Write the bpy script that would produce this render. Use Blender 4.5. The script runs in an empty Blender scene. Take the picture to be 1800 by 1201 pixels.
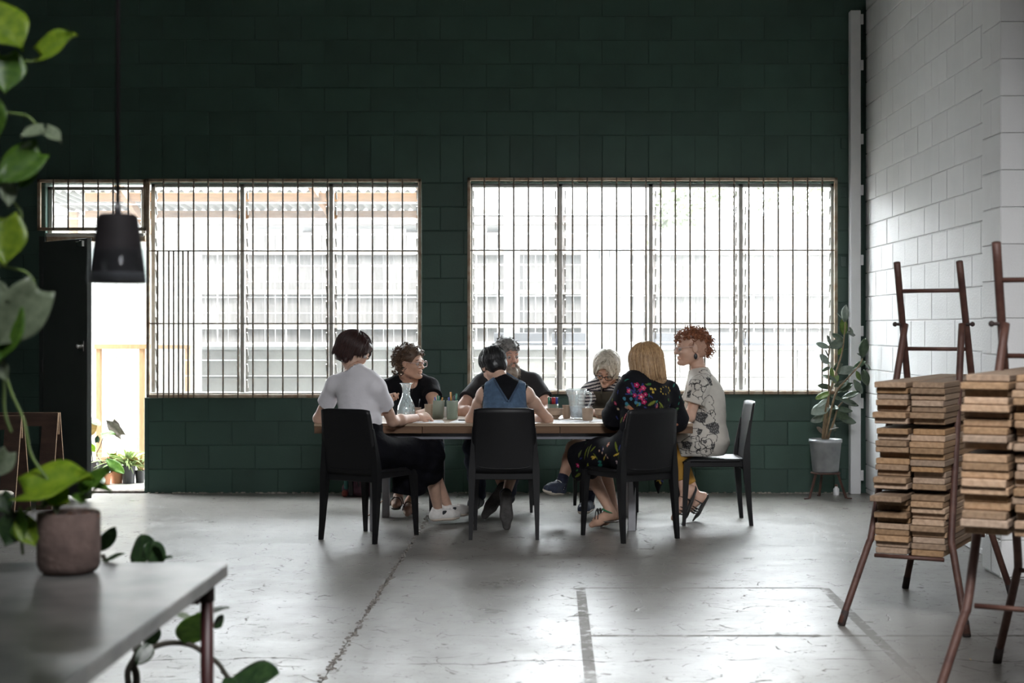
import bpy, math, random
import numpy as np
from mathutils import Vector, Matrix, Quaternion

SC = bpy.context.scene
COL = SC.collection
R = math.radians

# ------------------------------------------------------------------ camera, light, exposure
F, CX, CY, CAMZ = 2687.0, 971.0, 573.0, 1.367          # focal length and level-view axis in pixels of the 1800x1201 frame


def P(px, py, y):
    """World point seen at pixel (px, py) at distance y in front of the camera."""
    return Vector(((px - CX) * y / F, y, CAMZ - (py - CY) * y / F))


cd = bpy.data.cameras.new('camera')
cam = bpy.data.objects.new('camera', cd)
COL.objects.link(cam)
cam.location = (0, 0, CAMZ)
cam.rotation_euler = (R(90), 0, 0)
cd.sensor_width = 36.0
cd.lens = 36.0 * F / 1800.0
cd.shift_x = (900 - CX) / 1800.0
cd.shift_y = (CY - 600.5) / 1800.0
cd.clip_end = 200
cd.dof.use_dof = True
cd.dof.focus_distance = 10.0
cd.dof.aperture_fstop = 3.4
SC.camera = cam

world = bpy.data.worlds.new('overcast_sky')
SC.world = world
world.use_nodes = True
bg = world.node_tree.nodes['Background']
bg.inputs[0].default_value = (0.93, 0.97, 1.0, 1)
bg.inputs[1].default_value = 27.0

sd = bpy.data.lights.new('sun', 'SUN')
sd.energy = 12.0
sd.angle = R(6)
sd.color = (1.0, 0.96, 0.9)
sun = bpy.data.objects.new('sun', sd)
COL.objects.link(sun)
sun.rotation_euler = (R(28), 0, R(-24))                # high behind the building, shines on to the yard fence


def area_light(name, loc, rot, sx, sy, power=0, portal=False, color=(1, 1, 1)):
    l = bpy.data.lights.new(name, 'AREA')
    l.shape = 'RECTANGLE'
    l.size, l.size_y = sx, sy
    l.energy = power
    l.color = color
    if portal:
        l.cycles.is_portal = True
    o = bpy.data.objects.new(name, l)
    COL.objects.link(o)
    o.location = loc
    o.rotation_euler = rot
    return o


# daylight that enters through the openings (portals only steer the sampling of the sky)
area_light('portal_window_left', (-2.19, 12.75, 1.66), (R(-90), 0, 0), 2.3, 1.9, portal=True)
area_light('portal_window_right', (0.82, 12.75, 1.66), (R(-90), 0, 0), 3.1, 1.9, portal=True)
area_light('portal_doorway', (-3.74, 12.75, 1.2), (R(-90), 0, 0), 0.9, 2.5, portal=True)
# unseen fill lamps added under the ceiling to brighten the hall
fill_a = area_light('fill_light_a', (0.5, 2.0, 4.56), (R(50), 0, 0), 1.4, 2.6, power=170, color=(0.97, 0.98, 1.0))
fill_a.data.spread = R(70)
area_light('fill_light_b', (-3.2, 1.6, 4.58), (0, 0, 0), 1.4, 3.2, power=22, color=(0.95, 0.98, 1.0))

SC.view_settings.view_transform = 'Standard'
SC.view_settings.look = 'None'
SC.view_settings.gamma = 1.0
SC.view_settings.use_curve_mapping = False
SC.view_settings.exposure = 0.0
SC.cycles.max_bounces = 7
SC.cycles.diffuse_bounces = 4
SC.cycles.glossy_bounces = 3
SC.cycles.transmission_bounces = 6
SC.cycles.transparent_max_bounces = 16
SC.cycles.caustics_reflective = False
SC.cycles.caustics_refractive = False
SC.cycles.sample_clamp_indirect = 6.0

# ------------------------------------------------------------------ tags and hierarchy


def tag(o, label=None, cat=None, group=None, kind=None):
    if label:
        o['label'] = label
    if cat:
        o['category'] = cat
    if group:
        o['group'] = group
    if kind:
        o['kind'] = kind
    return o


def empty(name, loc=(0, 0, 0), rz=0.0, label=None, cat=None, group=None, kind=None):
    o = bpy.data.objects.new(name, None)
    COL.objects.link(o)
    o.empty_display_size = 0.1
    o.location = loc
    o.rotation_euler = (0, 0, rz)
    return tag(o, label, cat, group, kind)


def root_offset(parent):
    v = Vector((0, 0, 0))
    while parent is not None:
        v = v + parent.location
        parent = parent.parent
    return v


def link(name, me, parent=None, m=None):
    o = bpy.data.objects.new(name, me)
    COL.objects.link(o)
    if m is not None and len(me.materials) == 0:
        me.materials.append(m)
    if parent is not None:
        o.parent = parent
    return o


def copy_tree(o, parent=None):
    c = o.copy()
    COL.objects.link(c)
    c.parent = parent
    for ch in list(o.children):
        copy_tree(ch, c)
    return c


ORD = ['zeroth', 'first', 'second', 'third', 'fourth', 'fifth', 'sixth', 'seventh', 'eighth', 'ninth', 'tenth', 'eleventh', 'twelfth',
       'thirteenth', 'fourteenth', 'fifteenth']

# ------------------------------------------------------------------ mesh builder


def frames(pts):
    """Parallel-transport frames along a polyline."""
    n = len(pts)
    T = []
    for i in range(n):
        a = pts[max(i - 1, 0)]
        b = pts[min(i + 1, n - 1)]
        t = (b - a)
        T.append(t.normalized() if t.length > 1e-9 else Vector((0, 0, 1)))
    up = Vector((0, 0, 1)) if abs(T[0].z) < 0.9 else Vector((1, 0, 0))
    u = T[0].cross(up).normalized()
    out = []
    for t in T:
        u = (u - t * u.dot(t))
        if u.length < 1e-6:
            u = t.orthogonal()
        u.normalize()
        out.append((t, u, t.cross(u)))
    return out


class MB:
    def __init__(self):
        self.v, self.f, self.mi = [], [], []
        self.cur = 0

    def add(self, vs, fs):
        k = len(self.v)
        self.v += [tuple(p) for p in vs]
        self.f += [tuple(i + k for i in f) for f in fs]
        self.mi += [self.cur] * len(fs)
        return self

    def box(self, a, b, c=0.0):
        """Axis box from corner a to corner b; c chamfers all edges."""
        x0, y0, z0 = (min(a[i], b[i]) for i in range(3))
        x1, y1, z1 = (max(a[i], b[i]) for i in range(3))
        return self.obox(((x0 + x1) / 2, (y0 + y1) / 2, (z0 + z1) / 2), ((x1 - x0) / 2, (y1 - y0) / 2, (z1 - z0) / 2), None, c)

    def obox(self, ctr, half, rot=None, c=0.0):
        ctr = Vector(ctr)
        hx, hy, hz = half
        M = rot if rot is not None else Matrix.Identity(3)
        if c <= 0:
            vs = [ctr + M @ Vector((sx * hx, sy * hy, sz * hz)) for sz in (-1, 1) for sy in (-1, 1) for sx in (-1, 1)]
            return self.add(vs, [(0, 2, 3, 1), (4, 5, 7, 6), (0, 1, 5, 4), (2, 6, 7, 3), (0, 4, 6, 2), (1, 3, 7, 5)])
        c = min(c, 0.45 * min(hx, hy, hz) * 2)
        vs, idx = [], {}
        for sx in (-1, 1):
            for sy in (-1, 1):
                for sz in (-1, 1):
                    for ax in range(3):
                        p = [sx * (hx - c), sy * (hy - c), sz * (hz - c)]
                        p[ax] = (sx * hx, sy * hy, sz * hz)[ax]
                        idx[(sx, sy, sz, ax)] = len(vs)
                        vs.append(ctr + M @ Vector(p))
        fs = []
        S = [(-1, -1), (1, -1), (1, 1), (-1, 1)]
        for s in (-1, 1):
            q = [idx[(s, a, b, 0)] for a, b in S]
            fs.append(q if s > 0 else q[::-1])
            q = [idx[(a, s, b, 1)] for a, b in S]
            fs.append(q[::-1] if s > 0 else q)
            q = [idx[(a, b, s, 2)] for a, b in S]
            fs.append(q if s > 0 else q[::-1])
        for a in (-1, 1):
            for b in (-1, 1):
                q = [idx[(a, b, -1, 0)], idx[(a, b, -1, 1)], idx[(a, b, 1, 1)], idx[(a, b, 1, 0)]]
                fs.append(q if a * b < 0 else q[::-1])
                q = [idx[(a, -1, b, 0)], idx[(a, -1, b, 2)], idx[(a, 1, b, 2)], idx[(a, 1, b, 0)]]
                fs.append(q if a * b > 0 else q[::-1])
                q = [idx[(-1, a, b, 1)], idx[(-1, a, b, 2)], idx[(1, a, b, 2)], idx[(1, a, b, 1)]]
                fs.append(q if a * b < 0 else q[::-1])
        for sx in (-1, 1):
            for sy in (-1, 1):
                for sz in (-1, 1):
                    q = [idx[(sx, sy, sz, k)] for k in range(3)]
                    fs.append(q if sx * sy * sz > 0 else q[::-1])
        return self.add(vs, fs)

    def tube(self, pts, r, n=8, cap=True, sx=1.0, sy=1.0, twist=0.0):
        pts = [Vector(p) for p in pts]
        rs = r if isinstance(r, (list, tuple)) else [r] * len(pts)
        fr = frames(pts)
        vs, fs = [], []
        for p, rr, (t, u, w) in zip(pts, rs, fr):
            for k in range(n):
                a = 2 * math.pi * k / n + twist
                vs.append(p + u * (math.cos(a) * rr * sx) + w * (math.sin(a) * rr * sy))
        for i in range(len(pts) - 1):
            for k in range(n):
                fs.append((i * n + k, i * n + (k + 1) % n, (i + 1) * n + (k + 1) % n, (i + 1) * n + k))
        if cap:
            fs.append(tuple(range(n - 1, -1, -1)))
            fs.append(tuple((len(pts) - 1) * n + k for k in range(n)))
        return self.add(vs, fs)

    def lathe(self, prof, ctr=(0, 0, 0), n=24, close=False, sx=1.0, sy=1.0, a0=0.0):
        ctr = Vector(ctr)
        vs, fs = [], []
        m = len(prof)
        for r_, z in prof:
            for k in range(n):
                a = 2 * math.pi * k / n + a0
                vs.append(ctr + Vector((math.cos(a) * r_ * sx, math.sin(a) * r_ * sy, z)))
        for i in range(m - 1):
            for k in range(n):
                fs.append((i * n + k, i * n + (k + 1) % n, (i + 1) * n + (k + 1) % n, (i + 1) * n + k))
        if close:
            fs.append(tuple(range(n - 1, -1, -1)))
            fs.append(tuple((m - 1) * n + k for k in range(n)))
        return self.add(vs, fs)

    def loft(self, rings, cap=True, closed=True):
        """Rings of equal point counts joined in order."""
        n = len(rings[0])
        vs = [p for r_ in rings for p in r_]
        fs = []
        for i in range(len(rings) - 1):
            for k in range(n if closed else n - 1):
                fs.append((i * n + k, i * n + (k + 1) % n, (i + 1) * n + (k + 1) % n, (i + 1) * n + k))
        if cap and closed:
            fs.append(tuple(range(n - 1, -1, -1)))
            fs.append(tuple((len(rings) - 1) * n + k for k in range(n)))
        return self.add(vs, fs)

    def sphere(self, c, r, n=12, m=8, s=(1, 1, 1), rot=None):
        c = Vector(c)
        M = rot if rot is not None else Matrix.Identity(3)
        vs, fs = [], []
        for i in range(m + 1):
            th = math.pi * i / m
            for k in range(n):
                a = 2 * math.pi * k / n
                vs.append(c + M @ Vector((math.sin(th) * math.cos(a) * r * s[0], math.sin(th) * math.sin(a) * r * s[1], math.cos(th) * r * s[2])))
        for i in range(m):
            for k in range(n):
                fs.append((i * n + k, (i + 1) * n + k, (i + 1) * n + (k + 1) % n, i * n + (k + 1) % n))
        return self.add(vs, fs)

    def sheet(self, fn, nu, nv, thick=0.0):
        """Grid fn(u, v) -> point for u, v in 0..1; thick gives it a second side along its normals."""
        pts = [[Vector(fn(i / nu, j / nv)) for j in range(nv + 1)] for i in range(nu + 1)]
        w = nv + 1
        vs = [p for row in pts for p in row]
        fs = [(i * w + j, (i + 1) * w + j, (i + 1) * w + j + 1, i * w + j + 1) for i in range(nu) for j in range(nv)]
        if thick:
            k = len(vs)
            for i in range(nu + 1):
                for j in range(nv + 1):
                    du = pts[min(i + 1, nu)][j] - pts[max(i - 1, 0)][j]
                    dv = pts[i][min(j + 1, nv)] - pts[i][max(j - 1, 0)]
                    nn = du.cross(dv)
                    nn = nn.normalized() if nn.length > 1e-12 else Vector((0, 0, 1))
                    vs.append(pts[i][j] - nn * thick)
            fs += [(k + i * w + j, k + i * w + j + 1, k + (i + 1) * w + j + 1, k + (i + 1) * w + j) for i in range(nu) for j in range(nv)]
            for i in range(nu):
                fs.append((i * w, k + i * w, k + (i + 1) * w, (i + 1) * w))
                fs.append((i * w + nv, (i + 1) * w + nv, k + (i + 1) * w + nv, k + i * w + nv))
            for j in range(nv):
                fs.append((j, j + 1, k + j + 1, k + j))
                fs.append((nu * w + j, k + nu * w + j, k + nu * w + j + 1, nu * w + j + 1))
        return self.add(vs, fs)

    def mesh(self, name, mats, off=None, smooth=False):
        me = bpy.data.meshes.new(name)
        v = self.v
        if off is not None and off.length > 0:
            v = [(p[0] - off.x, p[1] - off.y, p[2] - off.z) for p in v]
        me.from_pydata(v, [], self.f)
        ms = mats if isinstance(mats, (list, tuple)) else [mats]
        for m in ms:
            me.materials.append(m)
        if len(ms) > 1:
            me.polygons.foreach_set('material_index', self.mi)
        if smooth:
            me.polygons.foreach_set('use_smooth', [True] * len(me.polygons))
        me.update()
        return me

    def build(self, name, mats, parent=None, smooth=False, local=False, auto=None):
        """World-space vertices unless local; the object is parented without an inverse, so they are moved to the parent's frame."""
        off = None if (local or parent is None) else root_offset(parent)
        me = self.mesh(name, mats, off, smooth)
        if auto is not None:
            me.polygons.foreach_set('use_smooth', [True] * len(me.polygons))
            try:
                me.set_sharp_from_angle(angle=R(auto))
            except Exception:
                pass
        return link(name, me, parent)


def chain(pts, n=8):
    """Catmull-Rom through points."""
    pts = [Vector(p) for p in pts]
    if len(pts) < 3:
        return [pts[0].lerp(pts[-1], i / n) for i in range(n + 1)]
    out = []
    for i in range(len(pts) - 1):
        p0, p1, p2, p3 = pts[max(i - 1, 0)], pts[i], pts[i + 1], pts[min(i + 2, len(pts) - 1)]
        for k in range(n):
            t = k / n
            out.append(0.5 * ((2 * p1) + (p2 - p0) * t + (2 * p0 - 5 * p1 + 4 * p2 - p3) * t * t + (3 * p1 - p0 - 3 * p2 + p3) * t ** 3))
    out.append(pts[-1])
    return out


# ------------------------------------------------------------------ materials


def mk(name, col, rough=0.6, var=0.12, scale=18.0, bump=0.0, bscale=60.0, metallic=0.0, spec=0.5, coat=0.0, stretch=(1, 1, 1), col2=None, detail=4.0,
       sheen=0.0, trans=0.0, sss=0.0, ior=None, per_object=0.0):
    """Principled material whose colour wanders between two tones with a noise in object space, with optional relief."""
    m = bpy.data.materials.new(name)
    m.use_nodes = True
    nt = m.node_tree
    b = nt.nodes['Principled BSDF']
    tc = nt.nodes.new('ShaderNodeTexCoord')
    mp = nt.nodes.new('ShaderNodeMapping')
    mp.inputs['Scale'].default_value = stretch
    nt.links.new(tc.outputs['Object'], mp.inputs[0])
    nz = nt.nodes.new('ShaderNodeTexNoise')
    nz.inputs['Scale'].default_value = scale
    nz.inputs['Detail'].default_value = detail
    nt.links.new(mp.outputs[0], nz.inputs['Vector'])
    mx = nt.nodes.new('ShaderNodeMix')
    mx.data_type = 'RGBA'
    c2 = col2 if col2 is not None else tuple(max(0, min(1, c * (1 + var))) for c in col)
    c1 = col if col2 is not None else tuple(max(0, c * (1 - var)) for c in col)
    mx.inputs[6].default_value = (*c1, 1)
    mx.inputs[7].default_value = (*c2, 1)
    rp = nt.nodes.new('ShaderNodeMapRange')
    rp.inputs[1].default_value = 0.3
    rp.inputs[2].default_value = 0.7
    nt.links.new(nz.outputs['Fac'], rp.inputs[0])
    nt.links.new(rp.outputs[0], mx.inputs[0])
    out = mx.outputs[2]
    if per_object:
        oi = nt.nodes.new('ShaderNodeObjectInfo')
        hv = nt.nodes.new('ShaderNodeHueSaturation')
        mr = nt.nodes.new('ShaderNodeMapRange')
        mr.inputs[3].default_value = 1 - per_object
        mr.inputs[4].default_value = 1 + per_object
        nt.links.new(oi.outputs['Random'], mr.inputs[0])
        nt.links.new(mr.outputs[0], hv.inputs['Value'])
        nt.links.new(out, hv.inputs['Color'])
        # a different patch of the noise on each object
        vm = nt.nodes.new('ShaderNodeVectorMath')
        vm.operation = 'ADD'
        cb = nt.nodes.new('ShaderNodeCombineXYZ')
        ml = nt.nodes.new('ShaderNodeMath')
        ml.operation = 'MULTIPLY'
        ml.inputs[1].default_value = 37.0
        nt.links.new(oi.outputs['Random'], ml.inputs[0])
        for i in range(3):
            nt.links.new(ml.outputs[0], cb.inputs[i])
        nt.links.new(mp.outputs[0], vm.inputs[0])
        nt.links.new(cb.outputs[0], vm.inputs[1])
        nt.links.new(vm.outputs[0], nz.inputs['Vector'])
        out = hv.outputs[0]
    nt.links.new(out, b.inputs['Base Color'])
    b.inputs['Roughness'].default_value = rough
    b.inputs['Metallic'].default_value = metallic
    b.inputs['Specular IOR Level'].default_value = spec
    b.inputs['Coat Weight'].default_value = coat
    b.inputs['Sheen Weight'].default_value = sheen
    b.inputs['Transmission Weight'].default_value = trans
    if ior:
        b.inputs['IOR'].default_value = ior
    if sss:
        b.inputs['Subsurface Weight'].default_value = sss
        b.inputs['Subsurface Radius'].default_value = (0.012, 0.005, 0.003)
    if bump:
        n2 = nt.nodes.new('ShaderNodeTexNoise')
        n2.inputs['Scale'].default_value = bscale
        n2.inputs['Detail'].default_value = 5
        nt.links.new(mp.outputs[0], n2.inputs['Vector'])
        bp = nt.nodes.new('ShaderNodeBump')
        bp.inputs['Strength'].default_value = bump
        bp.inputs['Distance'].default_value = 0.01
        nt.links.new(n2.outputs['Fac'], bp.inputs['Height'])
        nt.links.new(bp.outputs[0], b.inputs['Normal'])
    return m


def attr_mat(name, attr='print', rough=0.85, sheen=0.0, bump=0.15, bscale=90.0):
    """Cloth whose printed pattern is stored as a colour attribute on the mesh."""
    m = mk(name, (0.5, 0.5, 0.5), rough=rough, bump=bump, bscale=bscale, sheen=sheen, spec=0.15)
    nt = m.node_tree
    b = nt.nodes['Principled BSDF']
    a = nt.nodes.new('ShaderNodeAttribute')
    a.attribute_name = attr
    hv = nt.nodes.new('ShaderNodeMix')
    hv.data_type = 'RGBA'
    hv.blend_type = 'MULTIPLY'
    hv.inputs[0].default_value = 0.25
    nz = [n for n in nt.nodes if n.type == 'TEX_NOISE'][0]
    nt.links.new(a.outputs['Color'], hv.inputs[6])
    nt.links.new(nz.outputs['Fac'], hv.inputs[7])
    nt.links.new(hv.outputs[2], b.inputs['Base Color'])
    return m


def glass_mat(name, tint=(0.95, 0.97, 0.97), haze=0.1, gloss=0.08, rough=0.03, hazecol=(0.9, 0.92, 0.92)):
    """Thin glass: mostly lets light straight through, with a faint white veil mixed in as haze and a soft reflection."""
    m = bpy.data.materials.new(name)
    m.use_nodes = True
    nt = m.node_tree
    nt.nodes.remove(nt.nodes['Principled BSDF'])
    out = nt.nodes['Material Output']
    tr = nt.nodes.new('ShaderNodeBsdfTransparent')
    tr.inputs[0].default_value = (*tint, 1)
    gl = nt.nodes.new('ShaderNodeBsdfGlossy')
    gl.inputs['Roughness'].default_value = rough
    tl = nt.nodes.new('ShaderNodeBsdfTranslucent')
    tl.inputs[0].default_value = (*hazecol, 1)
    nz = nt.nodes.new('ShaderNodeTexNoise')
    nz.inputs['Scale'].default_value = 5
    mr = nt.nodes.new('ShaderNodeMapRange')
    mr.inputs[3].default_value = haze * 0.6
    mr.inputs[4].default_value = haze * 1.4
    nt.links.new(nz.outputs['Fac'], mr.inputs[0])
    m1 = nt.nodes.new('ShaderNodeMixShader')
    nt.links.new(mr.outputs[0], m1.inputs[0])
    nt.links.new(tr.outputs[0], m1.inputs[1])
    nt.links.new(tl.outputs[0], m1.inputs[2])
    m2 = nt.nodes.new('ShaderNodeMixShader')
    lw = nt.nodes.new('ShaderNodeLayerWeight')
    lw.inputs[0].default_value = 0.25
    pw = nt.nodes.new('ShaderNodeMapRange')
    pw.inputs[1].default_value, pw.inputs[2].default_value = 0.0, 1.0
    pw.inputs[3].default_value, pw.inputs[4].default_value = gloss * 0.4, min(1.0, gloss * 5)
    nt.links.new(lw.outputs['Facing'], pw.inputs[0])
    nt.links.new(pw.outputs[0], m2.inputs[0])
    nt.links.new(m1.outputs[0], m2.inputs[1])
    nt.links.new(gl.outputs[0], m2.inputs[2])
    nt.links.new(m2.outputs[0], out.inputs[0])
    return m


def rng(seed):
    return random.Random(seed)


# ================================================================== the hall
BY = 12.5            # inner face of the green window wall
RX = 2.56            # inner face of the white side wall
LX = -6.4
CZ = 4.62            # ceiling
S_W = F / BY         # pixels per metre on the window wall


def wx(px):
    return (px - CX) / S_W


def wz(py):
    return CAMZ - (py - CY) / S_W


M_green = mk('green_masonry_paint', (0.030, 0.069, 0.052), rough=0.5, var=0.14, scale=3.0, bump=0.12, bscale=55, spec=0.45, per_object=0.10)
M_greenjoint = mk('green_painted_mortar', (0.026, 0.061, 0.046), rough=0.65, var=0.2, scale=8, bump=0.2, bscale=40)
M_white = mk('white_masonry_paint', (0.86, 0.86, 0.86), rough=0.55, var=0.03, scale=4.0, bump=0.25, bscale=70, per_object=0.025)
M_whitejoint = mk('white_painted_mortar', (0.86, 0.86, 0.86), rough=0.7, var=0.06, scale=9, bump=0.3, bscale=40)
M_whitemetal = mk('white_painted_steel', (0.78, 0.78, 0.79), rough=0.4, var=0.05, scale=6, bump=0.04)
M_ceil = mk('ceiling_lining', (0.62, 0.62, 0.61), rough=0.8, var=0.2, scale=2)
M_sidewall = mk('side_wall_paint', (0.45, 0.45, 0.44), rough=0.7, var=0.1, scale=2)
M_grille = mk('weathered_grille_paint', (0.06, 0.056, 0.048), rough=0.6, var=0.35, scale=25, col2=(0.15, 0.10, 0.06))
M_grilleframe = mk('rust_streaked_cream_paint', (0.42, 0.36, 0.28), rough=0.6, scale=14, col2=(0.22, 0.13, 0.07), bump=0.2)
M_alu = mk('weathered_aluminium', (0.44, 0.44, 0.42), rough=0.45, var=0.15, scale=12, metallic=0.3)
M_louvre = glass_mat('louvre_glass', tint=(0.97, 0.98, 0.98), haze=0.018, gloss=0.03)  # haze lays a white veil over the yard, standing in for glare
M_louvre_edge = mk('glass_edge', (0.62, 0.70, 0.68), rough=0.2, var=0.1, scale=30)
M_darkmetal = mk('dark_steel', (0.05, 0.05, 0.05), rough=0.4, var=0.2, scale=20, metallic=0.6)
M_chrome = mk('worn_chrome', (0.6, 0.6, 0.58), rough=0.25, var=0.15, scale=40, metallic=1.0)


# ---- floor: worn sealed concrete in two slabs, old tape marks, a broken joint between the slabs
def floor_material():
    m = bpy.data.materials.new('worn_sealed_concrete')
    m.use_nodes = True
    nt = m.node_tree
    N, L = nt.nodes, nt.links
    b = N['Principled BSDF']
    g = N.new('ShaderNodeNewGeometry')
    sep = N.new('ShaderNodeSeparateXYZ')
    L.new(g.outputs['Position'], sep.inputs[0])

    def noise(scale, detail=6, rough=0.6, stretch=None, dist=0.0):
        n = N.new('ShaderNodeTexNoise')
        n.inputs['Scale'].default_value = scale
        n.inputs['Detail'].default_value = detail
        n.inputs['Roughness'].default_value = rough
        n.inputs['Distortion'].default_value = dist
        if stretch:
            mp = N.new('ShaderNodeMapping')
            mp.inputs['Scale'].default_value = stretch
            L.new(g.outputs['Position'], mp.inputs[0])
            L.new(mp.outputs[0], n.inputs['Vector'])
        else:
            L.new(g.outputs['Position'], n.inputs['Vector'])
        return n.outputs['Fac']

    def ramp(x, a, b_, lo=0.0, hi=1.0):
        r_ = N.new('ShaderNodeMapRange')
        r_.inputs[1].default_value, r_.inputs[2].default_value = a, b_
        r_.inputs[3].default_value, r_.inputs[4].default_value = lo, hi
        L.new(x, r_.inputs[0])
        return r_.outputs[0]

    def mth(op, a, b_):
        n = N.new('ShaderNodeMath')
        n.operation = op
        for i, x in enumerate((a, b_)):
            if x is None:
                continue
            if isinstance(x, (int, float)):
                n.inputs[i].default_value = x
            else:
                L.new(x, n.inputs[i])
        return n.outputs[0]

    def mixc(f, a, b_):
        n = N.new('ShaderNodeMix')
        n.data_type = 'RGBA'
        L.new(f, n.inputs[0])
        for i, x in ((6, a), (7, b_)):
            if isinstance(x, tuple):
                n.inputs[i].default_value = (*x, 1)
            else:
                L.new(x, n.inputs[i])
        return n.outputs[2]

    big = ramp(noise(0.55, 5, 0.6), 0.35, 0.65)
    mid = ramp(noise(4.0, 6, 0.7, (1, 0.6, 1), 0.6), 0.35, 0.7)
    col = mixc(big, (0.175, 0.166, 0.150), (0.25, 0.24, 0.225))
    col = mixc(mth('MULTIPLY', mid, 0.45), col, (0.14, 0.131, 0.12))
    # scuffs and scratches: thin dark strokes where a warped voronoi edge is close
    v = N.new('ShaderNodeTexVoronoi')
    v.feature = 'DISTANCE_TO_EDGE'
    v.inputs['Scale'].default_value = 5.0
    warp = N.new('ShaderNodeTexNoise')
    warp.inputs['Scale'].default_value = 3.0
    warp.inputs['Detail'].default_value = 6
    L.new(g.outputs['Position'], warp.inputs['Vector'])
    vm = N.new('ShaderNodeVectorMath')
    vm.operation = 'MULTIPLY_ADD'
    L.new(warp.outputs['Color'], vm.inputs[0])
    vm.inputs[1].default_value = (0.32, 0.22, 0)
    L.new(g.outputs['Position'], vm.inputs[2])
    L.new(vm.outputs[0], v.inputs['Vector'])
    brk = ramp(noise(6.0, 4, 0.7), 0.53, 0.58)
    scr = mth('MULTIPLY', ramp(v.outputs['Distance'], 0.0, 0.026, 1.0, 0.0), brk)
    v2 = N.new('ShaderNodeTexVoronoi')
    v2.feature = 'DISTANCE_TO_EDGE'
    v2.inputs['Scale'].default_value = 15.0
    L.new(vm.outputs[0], v2.inputs['Vector'])
    scr2 = mth('MULTIPLY', ramp(v2.outputs['Distance'], 0.0, 0.02, 1.0, 0.0), ramp(noise(11.0, 3), 0.53, 0.60))
    chips = ramp(noise(26.0, 3, 0.5), 0.70, 0.735)
    marks = mth('MAXIMUM', mth('MAXIMUM', scr, scr2), chips)
    col = mixc(mth('MULTIPLY', marks, 0.75), col, (0.075, 0.065, 0.055))
    # flakes of old pale paint
    pale = ramp(noise(22.0, 6, 0.7), 0.66, 0.72)
    col = mixc(mth('MULTIPLY', pale, 0.35), col, (0.45, 0.45, 0.44))
    # ghost of an old tape rectangle on the floor
    X, Y = sep.outputs[0], sep.outputs[1]

    def strip(v_, c, hw):
        return ramp(mth('ABSOLUTE', mth('SUBTRACT', v_, c), None), hw * 0.85, hw, 1.0, 0.0)

    inx = mth('MULTIPLY', ramp(X, 0.13, 0.15), ramp(X, 2.1, 2.12, 1.0, 0.0))
    inx2 = mth('MULTIPLY', ramp(X, 0.13, 0.15), ramp(X, 1.40, 1.42, 1.0, 0.0))
    iny = mth('MULTIPLY', ramp(Y, 5.6, 6.2), ramp(Y, 7.95, 7.97, 1.0, 0.0))
    tape = mth('MULTIPLY', strip(X, 0.147, 0.026), iny)
    tape = mth('MAXIMUM', tape, mth('MULTIPLY', strip(X, 1.416, 0.028), iny))
    tape = mth('MAXIMUM', tape, mth('MULTIPLY', strip(Y, 6.74, 0.022), inx))
    tape = mth('MAXIMUM', tape, mth('MULTIPLY', strip(Y, 7.97, 0.016), inx2))
    tape = mth('MULTIPLY', tape, ramp(noise(14.0, 5), 0.34, 0.48))
    col = mixc(mth('MULTIPLY', tape, 0.55), col, (0.12, 0.112, 0.10))
    wob = mth('ADD', Y, mth('MULTIPLY', noise(1.1, 6, 0.6), 0.5))
    crack = mth('MULTIPLY', mth('MAXIMUM', strip(wob, 6.50, 0.007), strip(wob, 5.95, 0.005)), ramp(noise(3.0, 3), 0.42, 0.5))
    col = mixc(mth('MULTIPLY', crack, 0.8), col, (0.06, 0.052, 0.045))
    L.new(col, b.inputs['Base Color'])
    rg = ramp(noise(2.4, 5, 0.65), 0.3, 0.7, 0.26, 0.41)
    rg = mth('ADD', rg, mth('MULTIPLY', mth('MAXIMUM', marks, mth('MAXIMUM', tape, crack)), 0.3))
    L.new(rg, b.inputs['Roughness'])
    b.inputs['Specular IOR Level'].default_value = 0.30
    bp = N.new('ShaderNodeBump')
    bp.inputs['Strength'].default_value = 0.35
    bp.inputs['Distance'].default_value = 0.006
    hgt = mth('SUBTRACT', mth('MULTIPLY', noise(6.0, 8, 0.7, (0.5, 1.3, 1)), 0.9), mth('MULTIPLY', marks, 0.5))
    L.new(hgt, bp.inputs['Height'])
    L.new(bp.outputs[0], b.inputs['Normal'])
    return m


M_floor = floor_material()
M_rubble = mk('crumbled_joint_filler', (0.15, 0.13, 0.11), rough=0.95, var=0.5, scale=40, bump=0.6, bscale=60)
fl = MB()
fl.box((LX - .2, -3.8, -0.25), (RX + .2, BY + 0.2, -0.012))
floor = tag(fl.build('floor', M_rubble), kind='structure')
rg_ = rng(3)
JX = -0.885


def slab_with_ragged_edge(x_out, sgn):
    ys = [-3.8 + i * 0.06 for i in range(int((BY + 0.2 + 3.8) / 0.06) + 2)]
    ys[-1] = BY + 0.2
    mb = MB()
    vs, fs = [], []
    for y in ys:
        e = JX + sgn * (0.003 + 0.008 * rg_.random() ** 2 + (0.010 if rg_.random() < 0.10 else 0) + 0.004 * math.sin(y * 1.7))
        vs += [(x_out, y, 0), (e, y, 0), (e + sgn * -0.002, y, -0.03)]
    for i in range(len(ys) - 1):
        a, b = i * 3, i * 3 + 3
        q1 = (a, a + 1, b + 1, b)
        q2 = (a + 1, a + 2, b + 2, b + 1)
        fs += [q1, q2] if sgn < 0 else [q1[::-1], q2[::-1]]
    mb.add(vs, fs)
    return mb


slab_with_ragged_edge(LX - .2, -1).build('slab', M_floor, floor)
slab_with_ragged_edge(RX + .2, 1).build('slab', M_floor, floor)
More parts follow.
